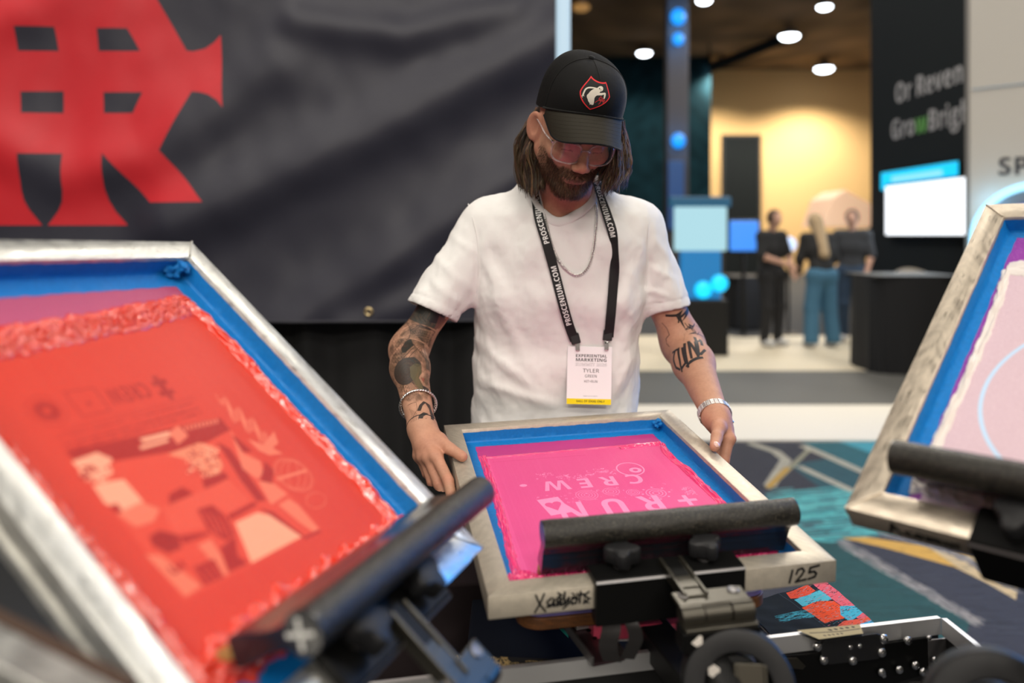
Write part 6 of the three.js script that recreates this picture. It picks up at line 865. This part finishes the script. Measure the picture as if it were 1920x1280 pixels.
{ // steel watch, its case turned to the far side of the wrist
  const { c, ax } = armPoint(J.elR, J.wrR, 0.965), t = thing('watch', 'steel wristwatch with link bracelet on the bare forearm', 'watch'), N = 24, pts = ringAt(c, ax, 0.0335, 0.031, N), s = V(0, 1, 0).cross(ax).normalize(), u = ax.clone().cross(s);
  const lg = [-1, 0, 1].map((k) => new RoundedBoxGeometry(0.0078, 0.0026, k ? 0.0052 : 0.0058, 2, 0.0009).translate(0, 0, k * 0.0056)); const link = merge(lg), brush = std({ color: lin(0.7, 0.69, 0.68), metalness: 1, roughness: 0.3 });
  pts.forEach((p, i) => { const n = p.clone().sub(c).normalize(), tan = ax.clone().cross(n).normalize(); const m = new THREE.Matrix4().makeBasis(tan, n, tan.clone().cross(n)).setPosition(p); const a = i / N * 2 * PI; if (p.clone().sub(c).normalize().dot(s.clone().multiplyScalar(0.62).add(V(0, 0.08, -0.76)).normalize()) > 0.82) return; const o = part('link', link, brush, t); o.applyMatrix4(m); });
  const n = s.clone().multiplyScalar(0.62).addScaledVector(V(0, 0.1, -1).addScaledVector(ax, -V(0, 0.1, -1).dot(ax)).normalize(), 0.78).normalize(), cc = c.clone().addScaledVector(n, 0.034), q = new THREE.Quaternion().setFromUnitVectors(V(0, 1, 0), n); const cs = part('case', [cyl(0.018, 0.009, 0, 0, 0, 36), cyl(0.0165, 0.003, 0, 0.006, 0, 36)], brush, t, 'round steel case'); cs.position.copy(cc); cs.quaternion.copy(q); const dial = part('dial', cyl(0.0145, 0.0006, 0, 0.0076, 0, 32), M.black, cs); part('crown', cyl(0.003, 0.004, 0, 0, 0.02, 12).rotateX(0), brush, cs);
}
// ---------- banner, drape, booths, screens and people behind ----------
const onZ = (px, py, d) => at(px, py, d);
const BD = 3.5;
const ridges = [[[[560, 40], [760, 70], [960, 20]], 0.09, 0.05], [[[330, 420], [500, 340], [760, 220], [1040, 70]], 0.13, 0.075], [[[500, 640], [760, 470], [1040, 280]], 0.11, 0.05], [[[-60, 240], [120, 330], [280, 300], [520, 120]], 0.12, 0.04], [[[650, 620], [900, 520], [1040, 440]], 0.07, 0.03], [[[-80, 60], [60, 20], [160, -60]], 0.12, 0.04]].map(([l, w, h]) => [l.map((p) => onZ(p[0], p[1], BD)), w, h]);
const segD = (x, y, a, b) => { const dx = b.x - a.x, dy = b.y - a.y, t = clamp(((x - a.x) * dx + (y - a.y) * dy) / (dx * dx + dy * dy), 0, 1); return Math.hypot(x - a.x - dx * t, y - a.y - dy * t); };
const bannerZ = (x, y) => { let h = 0.012 * noise(x * 1.6, y * 1.6, 5) + 0.004 * noise(x * 5, y * 4, 2); for (const [l, w, a] of ridges) { let d = 9; for (let i = 0; i + 1 < l.length; i++) d = Math.min(d, segD(x, y, l[i], l[i + 1])); h += a * Math.exp(-((d / w) ** 2)); } return -BD + h; };
{
  const A = onZ(-330, -260, BD), B = onZ(1040, 601, BD), t = thing('banner', 'dark hanging banner with a large red letter mark, left of the man', 'banner');
  const mk = 2.064, tex = canvasTex(2048, 1287, (c, w, h) => { const P = (q) => [(q[0] / mk + 330) / 1370 * w, (q[1] / mk + 260) / 861 * h]; c.fillStyle = '#292936'; c.fillRect(0, 0, w, h); const red = '#c81f2b', pp = (l, f) => poly(c, l.map(P), f);
    pp([[-400, -520], [330, -520], [610, 0], [720, 195], [745, 197], [790, 186], [825, 162], [852, 133], [861, 270], [874, 422], [850, 392], [815, 370], [780, 360], [747, 356], [632, 585], [808, 784], [590, 784], [413, 596], [413, 735], [422, 775], [445, 818], [494, 872], [190, 872], [-330, 872], [-330, 600], [-400, 500]], red);
    const dk = '#292936'; pp([[72, 108], [217, 107], [228, 198], [76, 198]], dk); pp([[377, 110], [492, 110], [541, 197], [382, 197]], dk); pp([[82, 355], [241, 352], [242, 437], [87, 437]], dk); pp([[400, 357], [552, 357], [517, 438], [405, 438]], dk); pp([[90, 597], [254, 597], [256, 740], [248, 780], [230, 815], [186, 872], [166, 872], [118, 810], [100, 775], [93, 740]], dk); pp([[-190, 597], [-66, 597], [-66, 740], [-190, 740]], dk); pp([[-190, 108], [-66, 108], [-66, 198], [-190, 198]], dk); pp([[-190, 355], [-66, 355], [-66, 437], [-190, 437]], dk);
    for (let i = 0; i < 26000; i++) { c.fillStyle = rnd() < 0.5 ? 'rgba(255,255,255,0.025)' : 'rgba(0,0,0,0.04)'; c.fillRect(rnd() * w, rnd() * h, rr(2, 10), 1.5); } });
  const clothM = phys({ map: tex, roughness: 0.55, bumpMap: weave, bumpScale: 0.0004, sheen: 0.3, sheenColor: lin(0.6, 0.55, 0.5), sheenRoughness: 0.4, side: THREE.DoubleSide });
  part('cloth', sheet(150, 100, (u, v) => { const x = mixf(A.x, B.x, u), y = mixf(B.y, A.y, v); return V(x, y, bannerZ(x, y)); }), clothM, t, 'printed cloth');
  part('hem', tube(Array.from({ length: 50 }, (_, i) => { const x = mixf(A.x, B.x, i / 49); return V(x, B.y, bannerZ(x, B.y)); }), 0.006, 8), std({ color: lin(0.03, 0.03, 0.04), roughness: 0.7 }), t); part('grommet', [0, 1].map((i) => { const p = onZ(i ? 694 : 60, 583, BD); return xf(new THREE.TorusGeometry(0.014, 0.006, 10, 26), p.x, p.y, bannerZ(p.x, p.y) + 0.003); }), std({ color: lin(0.7, 0.55, 0.3), metalness: 1, roughness: 0.3 }), t, 'brass grommets');
  const dz = -3.62, pl = (x, y) => dz + 0.035 * Math.sin(x * 26 + 1.5 * noise(x * 3, y * 0.3, 1)) + 0.02 * noise(x * 7, y * 0.5, 4);
  const d = thing('drape', 'black pleated drape hanging behind and below the banner', 'curtain'); part('cloth', sheet(300, 8, (u, v) => { const x = mixf(-5, B.x - 0.01, u), y = mixf(0.03, 3.6, v); return V(x, y, pl(x, y)); }), std({ color: lin(0.006, 0.006, 0.0065), roughness: 0.9, side: THREE.DoubleSide }), d); part('pole', between(V(-5, 3.6, dz), V(B.x, 3.6, dz), 0.025), M.rail, d); part('upright', between(V(B.x - 0.02, 0, dz - 0.07), V(B.x - 0.02, 3.65, dz - 0.07), 0.025), M.rail, d);
}
const glow = (r, g, b, L) => std({ color: lin(0.02, 0.02, 0.02), emissive: lin(r, g, b), emissiveIntensity: L, roughness: 0.4 });
function lightFor(p, w, h, col, L, dir = V(0, 0, 1)) { return rectLight(p.x, p.y, p.z, w, h, col, L, p.x + dir.x, p.y + dir.y, p.z + dir.z); }
{ // lit white column right of the banner
  const a = at(1043, -220, 4.6), b = at(1069, 420, 4.6), t = thing('light_column', 'pale glowing column just right of the banner edge, behind the cap', 'light', null, V((a.x + b.x) / 2, 0, -4.6)); part('tube_light', bx(b.x - a.x, 3.3, 0.08, 0, 1.75, 0, 0.02), glow(0.62, 0.82, 0.95, 1.0), t); part('foot', bx(0.3, 0.05, 0.3, 0, 0.03, 0, 0.01), M.blackSatin, t); lightFor(V((a.x + b.x) / 2, 1.75, -4.55), b.x - a.x, 3.3, [0.62, 0.82, 0.95], 1.0);
}
{ // far dark teal wall, truss column with blue lamps
  const a = at(930, 0, 28), b = at(1331, 0, 28); struct('partition_1', bx(b.x - a.x, HT, 0.3, (a.x + b.x) / 2, HT / 2, -28), M.teal);
  const c0 = at(1268, 0, 19), t = thing('column', 'grey column carrying blue lamps, far behind the man', 'column', null, V(c0.x, 0, -19)); part('shaft', bx(0.5, HT - 0.05, 0.4, 0, HT / 2, 0, 0.03), std({ color: lin(0.045, 0.04, 0.042), roughness: 0.7 }), t);
  for (const [py, s] of [[28, 1.1], [70, 0.85], [262, 1.0]]) { const y = at(1266, py, 18.6).y; part('blue_lamp', [xf(new THREE.SphereGeometry(0.16 * s, 24, 14).scale(1, 1.1, 0.6), 0, y, 0.24)], glow(0.0, 0.3, 1.0, 1.6), t, 'glowing blue lamp'); const l = new THREE.PointLight(lin(0, 0.35, 1), 1.6); l.position.set(c0.x, y, -18.3); l.shadow.radius = 8; scene.add(l); }
  const q = at(1266, 300, 18.6).y, q2 = at(1266, 430, 18.6).y; part('blue_strip', bx(0.36, q - q2, 0.05, -0.05, (q + q2) / 2, 0.24, 0.01), glow(0.0, 0.07, 0.26, 0.8), t, 'blue lit strip');
  const w = thing('ceiling_lamp', 'small dim amber ceiling lamp at the top edge, left of the cap', 'ceiling lamp', null, at(1090, 14, 21)); part('lens', new THREE.SphereGeometry(0.22, 20, 12).scale(1, 0.5, 1), glow(0.5, 0.26, 0.08, 0.8), w); part('housing', cyl(0.12, HT - 0.02 - w.position.y, 0, (HT - 0.02 - w.position.y) / 2), lampBody, w);
  const s = thing('cable_tray', 'dark beam crossing the ceiling before the tan wall', 'beam'); const b0 = at(1330, 128, 26), b1 = at(1640, 30, 24); part('beam', between(b0, V(b1.x, b1.y + 0.4, b1.z), 0.16, 0.16, 8), M.dark, s); part('hanger', [between(b0, V(b0.x, HT, b0.z), 0.03), between(V(b1.x, b1.y + 0.4, b1.z), V(b1.x, HT, b1.z), 0.03)], M.dark, s);
}
function wallPanel(name, label, a, b, h, m, cat, th = 0.12) { // upright board from floor point a to b
  const L = a.distanceTo(b), d = b.clone().sub(a).normalize(), n = V(-d.z, 0, d.x), t = thing(name, label, cat, null, V(a.x, 0, a.z), new THREE.Quaternion().setFromRotationMatrix(new THREE.Matrix4().makeBasis(d, V(0, 1, 0), n)));
  part('board', bx(L, h, th, L / 2, h / 2, -th / 2, 0.01), m, t); t.updateMatrixWorld(); return { t, L, n, d, loc: (px, py, off = 0) => { const p0 = V(a.x, 0, a.z).addScaledVector(n, off), e = V(0, EYE, 0), r = at(px, py, 1).sub(e), k = p0.clone().sub(e).dot(n) / r.dot(n), w = e.addScaledVector(r, k); return V(w.clone().sub(a).dot(d), w.y, off); } };
}
{ // dark booth wall with two lines of white lettering and its lit screens
  const a = at(1632, 440, 12), b = at(1850, 440, 9.2); a.y = b.y = 0; const W1 = wallPanel('booth_wall', 'tall dark booth wall with two lines of pale lettering', a, b, 5.2, M.dark, 'booth wall');
  const p0 = W1.loc(1668, 240), p1 = W1.loc(1835, 70), w = p1.x - p0.x + 0.1, h = 1.15, tex = canvasTex(1024, 640, (c, W0, H0) => { c.clearRect(0, 0, W0, H0); c.fillStyle = '#9a9a9d'; c.font = 'bold 190px sans-serif'; c.textBaseline = 'middle'; c.fillText('Or Reven', 60, 170); c.fillText('Gro', 0, 420); const m = c.measureText('Gro').width; c.fillStyle = '#5c9a4c'; c.fillText('w', m, 420); c.fillStyle = '#9a9a9d'; c.fillText('Bright', m + c.measureText('w').width, 420); });
  const s0 = W1.loc(1672, 232), g = new THREE.PlaneGeometry(2.0, 1.25); g.translate(s0.x + 0.98, s0.y + 0.1, 0.004); part('lettering', g, std({ map: tex, transparent: true, roughness: 0.6 }), W1.t, 'pale lettering');
  const base = (q) => { const pts = q.map((p) => W1.loc(p[0], p[1], 0.12)); return { x0: Math.min(...pts.map((p) => p.x)), x1: Math.max(...pts.map((p) => p.x)), y0: Math.min(...pts.map((p) => p.y)), y1: Math.max(...pts.map((p) => p.y)) }; };
  const sc = thing('screen', 'bright white screen on the dark booth wall', 'screen', null, W1.t.position, W1.t.quaternion), r = base([[1657, 350], [1657, 440], [1828, 336], [1828, 415]]); const hh = (W1.loc(1657, 352).y - W1.loc(1657, 440).y), cy = (W1.loc(1657, 352).y + W1.loc(1657, 440).y) / 2; part('bezel', bx(r.x1 - r.x0 + 0.06, hh + 0.06, 0.08, (r.x0 + r.x1) / 2, cy, 0.045, 0.01), M.black, sc); part('display', bx(r.x1 - r.x0, hh, 0.01, (r.x0 + r.x1) / 2, cy, 0.09, 0.002), glow(0.92, 0.96, 1, 2.2), sc, 'glowing white display'); { const c = W1.t.localToWorld(V((r.x0 + r.x1) / 2, cy, 0.11)); lightFor(c, r.x1 - r.x0, hh, [0.9, 0.95, 1], 2.2, W1.n); }
  const si = thing('sign', 'glowing cyan sign bar above the white screen', 'sign', null, W1.t.position, W1.t.quaternion), c1 = W1.loc(1660, 335), c2 = W1.loc(1660, 362), c3 = W1.loc(1806, 320); part('housing', bx(c3.x - c1.x, c1.y - c2.y + 0.06, 0.05, (c1.x + c3.x) / 2, (c1.y + c2.y) / 2 + 0.06, 0.03, 0.02), M.black, si); part('face', bx(c3.x - c1.x - 0.02, c1.y - c2.y + 0.04, 0.02, (c1.x + c3.x) / 2, (c1.y + c2.y) / 2 + 0.06, 0.06, 0.008), glow(0.0, 0.62, 1, 1.4), si, 'cyan lit face'); part('lettering', bx((c3.x - c1.x) * 0.66, 0.07, 0.006, (c1.x + c3.x) / 2, (c1.y + c2.y) / 2 + 0.07, 0.072, 0.003), glow(0.3, 0.8, 1, 1.3), si); { const c = W1.t.localToWorld(V((c1.x + c3.x) / 2, c1.y, 0.1)); lightFor(c, c3.x - c1.x, 0.25, [0, 0.6, 1], 1.6, W1.n); }
}
let W2;
{ // white curved booth wall at the right edge with dark letters and a neon arc
  const a = at(1817, 440, 6.5), b = V(7.5, 0, -4.26); a.y = 0; const wm = std({ color: lin(0.6, 0.57, 0.52), roughness: 0.7 }); W2 = wallPanel('booth_wall', 'tall white booth wall at the right edge', a, b, 5.6, wm, 'booth wall', 0.14);
  part('edge_strip', bx(0.03, 5.6, 0.15, -0.012, 2.8, -0.07, 0.004), std({ color: lin(0.2, 0.19, 0.18), roughness: 0.6 }), W2.t, 'grey end strip');
  const l0 = W2.loc(1822, 168), l1 = W2.loc(1920, 145); part('seam', between(V(l0.x, l0.y, 0.002), V(l1.x + 1.2, l1.y - 0.0, 0.002), 0.007), std({ color: lin(0.3, 0.38, 0.46), roughness: 0.5 }), W2.t, 'thin blue line');
  const s0 = W2.loc(1870, 330), tex = canvasTex(1024, 256, (c, w, h) => { c.fillStyle = '#33363e'; c.font = 'bold 230px sans-serif'; c.textBaseline = 'alphabetic'; c.fillText('SPIRO', 0, 220); }); const th = (330 - 285) / FPX * 6.3; const g = new THREE.PlaneGeometry(th * 4.6, th * 1.15); g.translate(s0.x + th * 2.3, s0.y + th * 0.45, 0.004); part('lettering', g, std({ map: tex, transparent: true, roughness: 0.6 }), W2.t, 'dark letters');
  const c = W2.loc(1945, 452), r = W2.loc(1838, 405), R = Math.hypot(c.x - r.x, c.y - r.y), n = thing('neon_ring', 'pale blue glowing arc on the white booth wall', 'sign', null, W2.t.position, W2.t.quaternion); part('tube', xf(new THREE.TorusGeometry(R, 0.028, 12, 80), c.x, c.y, 0.05), glow(0.35, 0.75, 1, 2.4), n, 'lit tube'); part('backing', xf(new THREE.CylinderGeometry(R * 0.97, R * 0.97, 0.02, 60), c.x, c.y, 0.012, PI / 2), std({ color: lin(0.2, 0.22, 0.25), roughness: 0.5 }), n); part('disc', xf(new THREE.CylinderGeometry(R * 0.72, R * 0.72, 0.03, 60), c.x, c.y, 0.03, PI / 2), glow(0.0, 0.1, 0.6, 0.7), n, 'dark blue disc'); const lw = W2.t.localToWorld(V(c.x - R * 0.7, c.y + R * 0.7, 0.12)), l = new THREE.PointLight(lin(0.25, 0.65, 1), 0.12); l.position.copy(lw); l.shadow.radius = 4; scene.add(l);
}
{ // big blue LED panel on the white booth, out of the picture: its light is on the cap, the left clamp and the left squeegee
  const t = thing('led_panel', 'large blue LED panel on the white booth wall', 'screen', null, W2.t.position, W2.t.quaternion), cx = 2.85, cy = 2.75, w = 3.0, h = 5.2; part('cabinet', bx(w + 0.1, h + 0.1, 0.1, cx, cy, 0.06, 0.01), M.blackSatin, t); part('display', bx(w, h, 0.02, cx, cy, 0.115, 0), glow(0.0, 0.3, 1.0, 2.2), t, 'blue display'); const c = W2.t.localToWorld(V(cx, cy, 0.14)); rectLight(c.x, c.y, c.z, w, h, [0.0, 0.3, 1.0], LEDL, c.x + W2.n.x, c.y, c.z + W2.n.z);
}
{ // kiosk and small screens
  const k = thing('kiosk', 'kiosk with a pale cyan screen above a blue lit front', 'kiosk', null, at(1318, 440, 9.6).setY(0)); const P = (px, py, z = 0) => at(px, py, 9.6).sub(k.position).add(V(0, 0, z)); const q0 = P(1262, 388), q1 = P(1360, 470);
  part('screen', bx(q1.x - q0.x, q0.y - q1.y, 0.05, (q0.x + q1.x) / 2, (q0.y + q1.y) / 2, 0.06, 0.02), glow(0.5, 0.85, 0.95, 1.0), k, 'pale cyan screen'); part('header', bx(q1.x - q0.x + 0.1, 0.12, 0.1, (q0.x + q1.x) / 2, q0.y + 0.06, 0.03, 0.02), glow(0, 0.2, 0.4, 0.5), k); const f0 = P(1275, 470), f1 = P(1350, 560); part('front_panel', bx(f1.x - f0.x, f0.y - f1.y, 0.1, (f0.x + f1.x) / 2, (f0.y + f1.y) / 2, 0.02, 0.02), glow(0.0, 0.3, 0.75, 0.75), k, 'blue lit front'); for (const [x, y] of [[1315, 542], [1345, 530]]) { const c = P(x, y); part('blue_lamp', xf(new THREE.SphereGeometry(0.1, 20, 12).scale(1, 1, 0.4), c.x, c.y, 0.1), glow(0.0, 0.6, 1, 1.8), k, 'bright blue lamp'); } part('foot', bx(0.5, 0.68, 0.4, 0.02, 0.34, -0.06, 0.03), M.blackSatin, k); lightFor(at(1310, 430, 9.45), 0.6, 0.5, [0.4, 0.8, 1], 1.0); lightFor(at(1312, 515, 9.45), 0.45, 0.5, [0, 0.35, 0.9], 0.9);
  const m = thing('monitor', 'small blue monitor on a stand right of the kiosk', 'screen', null, at(1394, 440, 11.4).setY(0)); const y = at(0, 442, 11).y; part('display', bx(0.4, 0.42, 0.04, 0, y, 0.03, 0.02), glow(0.05, 0.3, 1, 1.3), m, 'blue display'); part('frame', bx(0.44, 0.46, 0.05, 0, y, 0, 0.02), M.black, m); part('stand', [between(V(0, 0.02, 0), V(0, y, -0.02), 0.03), cyl(0.22, 0.03, 0, 0.02, 0)], M.blackSatin, m); lightFor(at(1394, 442, 11.3), 0.4, 0.42, [0.05, 0.3, 1], 1.2);
  const r = thing('round_lamp', 'round pale blue lamp on a stand between the two people', 'lamp', null, at(1478, 440, 11.6).setY(0)); const yl = at(0, 458, 11.6).y; part('globe', xf(new THREE.SphereGeometry(0.11, 24, 16), 0, yl), glow(0.55, 0.7, 1, 1.8), r, 'glowing globe'); part('stand', [between(V(0, 0.02, 0), V(0, yl, 0), 0.02), cyl(0.15, 0.03, 0, 0.02, 0)], M.blackSatin, r); const pl = new THREE.PointLight(lin(0.6, 0.75, 1), 1.5); pl.position.set(r.position.x, yl, r.position.z); pl.shadow.radius = 5; scene.add(pl);
}
{ // warm lit peaked canopy, dark tables, white chair
  const t = thing('canopy', 'peach coloured peaked canopy above the blond person', 'canopy', null, at(1560, 440, 13.5).setY(0)), P = (px, py) => at(px, py, 13.5).sub(t.position); const s = new THREE.Shape([[1506, 424], [1522, 378], [1542, 364], [1612, 402], [1614, 424]].map((p) => { const q = P(...p); return new THREE.Vector2(q.x, q.y); })); part('roof', new THREE.ExtrudeGeometry(s, { depth: 0.9, bevelEnabled: true, bevelSize: 0.02, bevelThickness: 0.02 }), std({ color: lin(0.75, 0.5, 0.34), emissive: lin(0.75, 0.47, 0.3), emissiveIntensity: 0.55, roughness: 0.8 }), t, 'lit peach roof'); for (const x of [1510, 1610]) { const q = P(x, 424); part('post', between(V(q.x, 0, 0.45), V(q.x, q.y, 0.45), 0.03), M.dark, t); } lightFor(at(1560, 405, 13.3).add(V(0, 0, 0.8)), 0.9, 0.4, [1, 0.65, 0.4], 0.6);
  const tb = (px0, px1, py, d, label) => { const a = at(px0, py, d), b = at(px1, py, d), o = thing('draped_table', label, 'table', 'dark draped tables', V((a.x + b.x) / 2, 0, -d)), w = b.x - a.x; part('cloth', sheet(90, 6, (u, v) => { const g = u * 2 * PI, e = 4, c = Math.cos(g), q = Math.sin(g), x = Math.sign(c) * Math.pow(Math.abs(c), 2 / e) * w / 2, z = Math.sign(q) * Math.pow(Math.abs(q), 2 / e) * 0.4, k = 1 + 0.03 * (1 - v) * Math.sin(g * 16); return V(x * k, 0.02 + v * (a.y - 0.02), z * k); }), std({ color: lin(0.01, 0.011, 0.014), roughness: 0.8, side: THREE.DoubleSide }), o); part('top', bx(w, 0.03, 0.8, 0, a.y, 0, 0.012), M.blackSatin, o); return o; };
  tb(1362, 1420, 518, 12.6, 'black draped table right of the blue lit kiosk'); tb(1612, 1770, 516, 8.6, 'wide black draped table below the white screen');
  const c = thing('lounge_chair', 'white rounded lounge chair beneath the white screen', 'chair', null, at(1726, 440, 9.55).setY(0)); const wm = std({ color: lin(0.62, 0.58, 0.52), roughness: 0.7 }); part('backrest', sheet(40, 16, (u, v) => { const g = mixf(-0.3, PI + 0.3, u), r = 0.36 * (1 - 0.16 * v * v); return V(Math.cos(g) * r, 0.45 + 0.58 * v * (0.6 + 0.4 * Math.sin(clamp(g, 0, PI))), -Math.sin(g) * r); }), std({ color: lin(0.62, 0.58, 0.52), roughness: 0.7, side: THREE.DoubleSide }), c); part('seat', xf(new THREE.CylinderGeometry(0.34, 0.32, 0.16, 40), 0, 0.42, 0), wm, c); for (const [x, z] of [[-0.2, 0.2], [0.2, 0.2], [-0.2, -0.2], [0.2, -0.2]]) part('leg', between(V(x, 0.34, z), V(x * 1.2, 0.02, z * 1.2), 0.016), M.blackSatin, c);
}
// people standing far back: one continuous body each, clothes and hair as parts
function farPerson(label, px, d, h, o) {
  const base = at(px, 440, d).setY(0.025), t = thing('person', label, 'person', null, base, new THREE.Quaternion().setFromAxisAngle(V(0, 1, 0), o.turn ?? 0)), s = h / 1.7, p = (x, y, z) => V(x * s, y * s, z * s), lean = o.lean ?? 0;
  const up = (x, y, z) => p(x, 0.95 + (y - 0.95) * Math.cos(lean) - z * Math.sin(lean), z * Math.cos(lean) + (y - 0.95) * Math.sin(lean));
  const hip = [p(-0.09, 0.92, 0), p(0.09, 0.92, 0)], kn = [p(-0.1 - (o.step ?? 0), 0.5, 0.03), p(0.11 + (o.step ?? 0), 0.5, 0.02)], an = [p(-0.11 - 2 * (o.step ?? 0), 0.08, -0.02), p(0.12 + 2 * (o.step ?? 0), 0.08, -0.02)], sh = [up(-0.17, 1.4, 0), up(0.17, 1.4, 0)], el = o.el.map((q) => up(...q)), wr = o.wr.map((q) => up(...q)), chest = up(0, 1.25, 0), waist = p(0, 1.0, 0), nk = up(0, 1.46, 0), hd = up(o.hx ?? 0, 1.6, o.hz ?? 0.02), R = 1.0 * s;
  const trunk = (x, y, z, g) => smin(smin(cone3(x, y, z * 1.35, V(chest.x - 0.07 * s, chest.y, chest.z * 1.35), V(chest.x + 0.07 * s, chest.y, chest.z * 1.35), 0.125 * R + g, 0.125 * R + g), cone3(x, y, z * 1.3, V(-0.05 * s, waist.y, waist.z * 1.3), V(0.05 * s, waist.y, waist.z * 1.3), 0.105 * R + g, 0.105 * R + g), 0.12), cone3(x, y, z, sh[0], sh[1], 0.06 * R + g, 0.06 * R + g), 0.06);
  const leg = (x, y, z, g, w = 1) => { let q = 9; for (let i = 0; i < 2; i++) q = Math.min(q, smin(cone3(x, y, z, hip[i], kn[i], 0.088 * R + g, 0.06 * R * w + g), cone3(x, y, z, kn[i], an[i], 0.058 * R * w + g, 0.042 * R * w * w + g), 0.03)); return smin(q, cone3(x, y, z, hip[0], hip[1], 0.1 * R + g, 0.1 * R + g), 0.05); };
  const arm = (x, y, z, g, cut) => { let q = 9; for (let i = 0; i < 2; i++) { const u = cone3(x, y, z, sh[i], el[i], 0.05 * R + g, 0.042 * R + g), f = cone3(x, y, z, el[i], wr[i], 0.042 * R + g, 0.028 * R + g); q = Math.min(q, cut ? u : smin(u, smin(f, cone3(x, y, z, wr[i], wr[i].clone().add(wr[i].clone().sub(el[i]).normalize().multiplyScalar(0.12 * s)), 0.03 * R, 0.022 * R), 0.02), 0.03)); } return q; };
  const head = (x, y, z) => smin(ell(x, y, z, [hd.x, hd.y + 0.02 * s, hd.z], [0.075 * s, 0.105 * s, 0.092 * s]), cone3(x, y, z, nk, hd, 0.05 * R, 0.048 * R), 0.03);
  const lo = [-0.5 * s, -0.01, -0.55 * s], hiB = [0.5 * s, 1.85 * s, 0.8 * s], cell = 0.018, col = (c) => std({ color: lin(...c), roughness: 0.85 });
  part('body', netMesh((x, y, z) => smin(smin(smin(trunk(x, y, z, 0), head(x, y, z), 0.03), arm(x, y, z, 0), 0.03), leg(x, y, z, 0), 0.04), lo, hiB, cell), std({ color: lin(0.52, 0.3, 0.22), roughness: 0.6 }), t, 'skin');
  part('top', netMesh((x, y, z) => Math.max(smin(trunk(x, y, z, 0.02), o.long ? arm(x, y, z, 0.016) : arm(x, y, z, 0.018, true), 0.03), 0.93 * s - y), lo, hiB, cell), col(o.top), t, 'top');
  part('trousers', netMesh((x, y, z) => Math.max(leg(x, y, z, 0.018, o.wide ?? 1), y - 1.02 * s, 0.06 - y), lo, hiB, cell), col(o.legs), t, 'trousers');
  part('shoes', netMesh((x, y, z) => Math.max(Math.min(...an.map((a) => ell(x, y, z, [a.x, 0.045, a.z + 0.06], [0.05, 0.05, 0.13]))), -y + 0.002), lo, hiB, 0.015), col(o.shoe ?? [0.5, 0.5, 0.5]), t, 'shoes');
  part('hair', netMesh((x, y, z) => { let q = Math.max(ell(x, y, z, [hd.x, hd.y + 0.04 * s, hd.z - 0.012 * (o.face ?? 1)], [0.09 * s, 0.11 * s, 0.1 * s]), o.longHair ? -9 : hd.y - 0.03 * s - y); q = Math.max(q, (z - hd.z - 0.05 * s) * (o.face ?? 1) * 1); if (o.longHair) { const e = up(o.hx ?? 0, 1.6 - o.longHair, -0.1 * (o.face ?? 1)); q = smin(q, cone3(x, y, z, hd.clone().add(V(0, 0, -0.05 * s * (o.face ?? 1))), e, 0.085 * s, 0.07 * s) + 0.008 * noise(x * 40, y * 6, z * 40), 0.04); } return q; }, lo, hiB, 0.014), col(o.hair), t, 'hair');
  return t;
}
farPerson('person in black with bare forearms folded, left of the blond person', 1447, 10.3, 1.68, { turn: 0.5, el: [[-0.24, 1.16, 0.05], [0.24, 1.16, 0.05]], wr: [[0.02, 1.05, 0.24], [0.14, 0.95, 0.22]], top: [0.012, 0.012, 0.013], legs: [0.012, 0.012, 0.014], hair: [0.08, 0.05, 0.035], hz: 0.05 });
farPerson('person with long blond hair, black top and blue jeans seen from behind', 1541, 10.2, 1.66, { turn: PI + 0.2, lean: 0.22, el: [[-0.25, 1.15, 0.06], [0.25, 1.15, 0.06]], wr: [[-0.16, 1.02, 0.26], [0.16, 1.02, 0.26]], top: [0.011, 0.011, 0.012], legs: [0.05, 0.15, 0.25], hair: [0.42, 0.31, 0.19], longHair: 0.42, wide: 1.35, long: true, step: 0.02 });
farPerson('person in dark grey shirt and navy jeans, right of the blond person', 1598, 10.7, 1.7, { turn: -0.6, el: [[-0.25, 1.14, 0.02], [0.24, 1.14, 0.02]], wr: [[-0.24, 0.92, 0.12], [0.2, 0.92, 0.12]], top: [0.03, 0.034, 0.042], legs: [0.018, 0.04, 0.08], hair: [0.12, 0.07, 0.05] });
// ---------- hand over ----------
scene.traverse((o) => { if (o.isLight && o.shadow && !o.isRectAreaLight) o.castShadow = true; });
renderer.render(scene, camera);
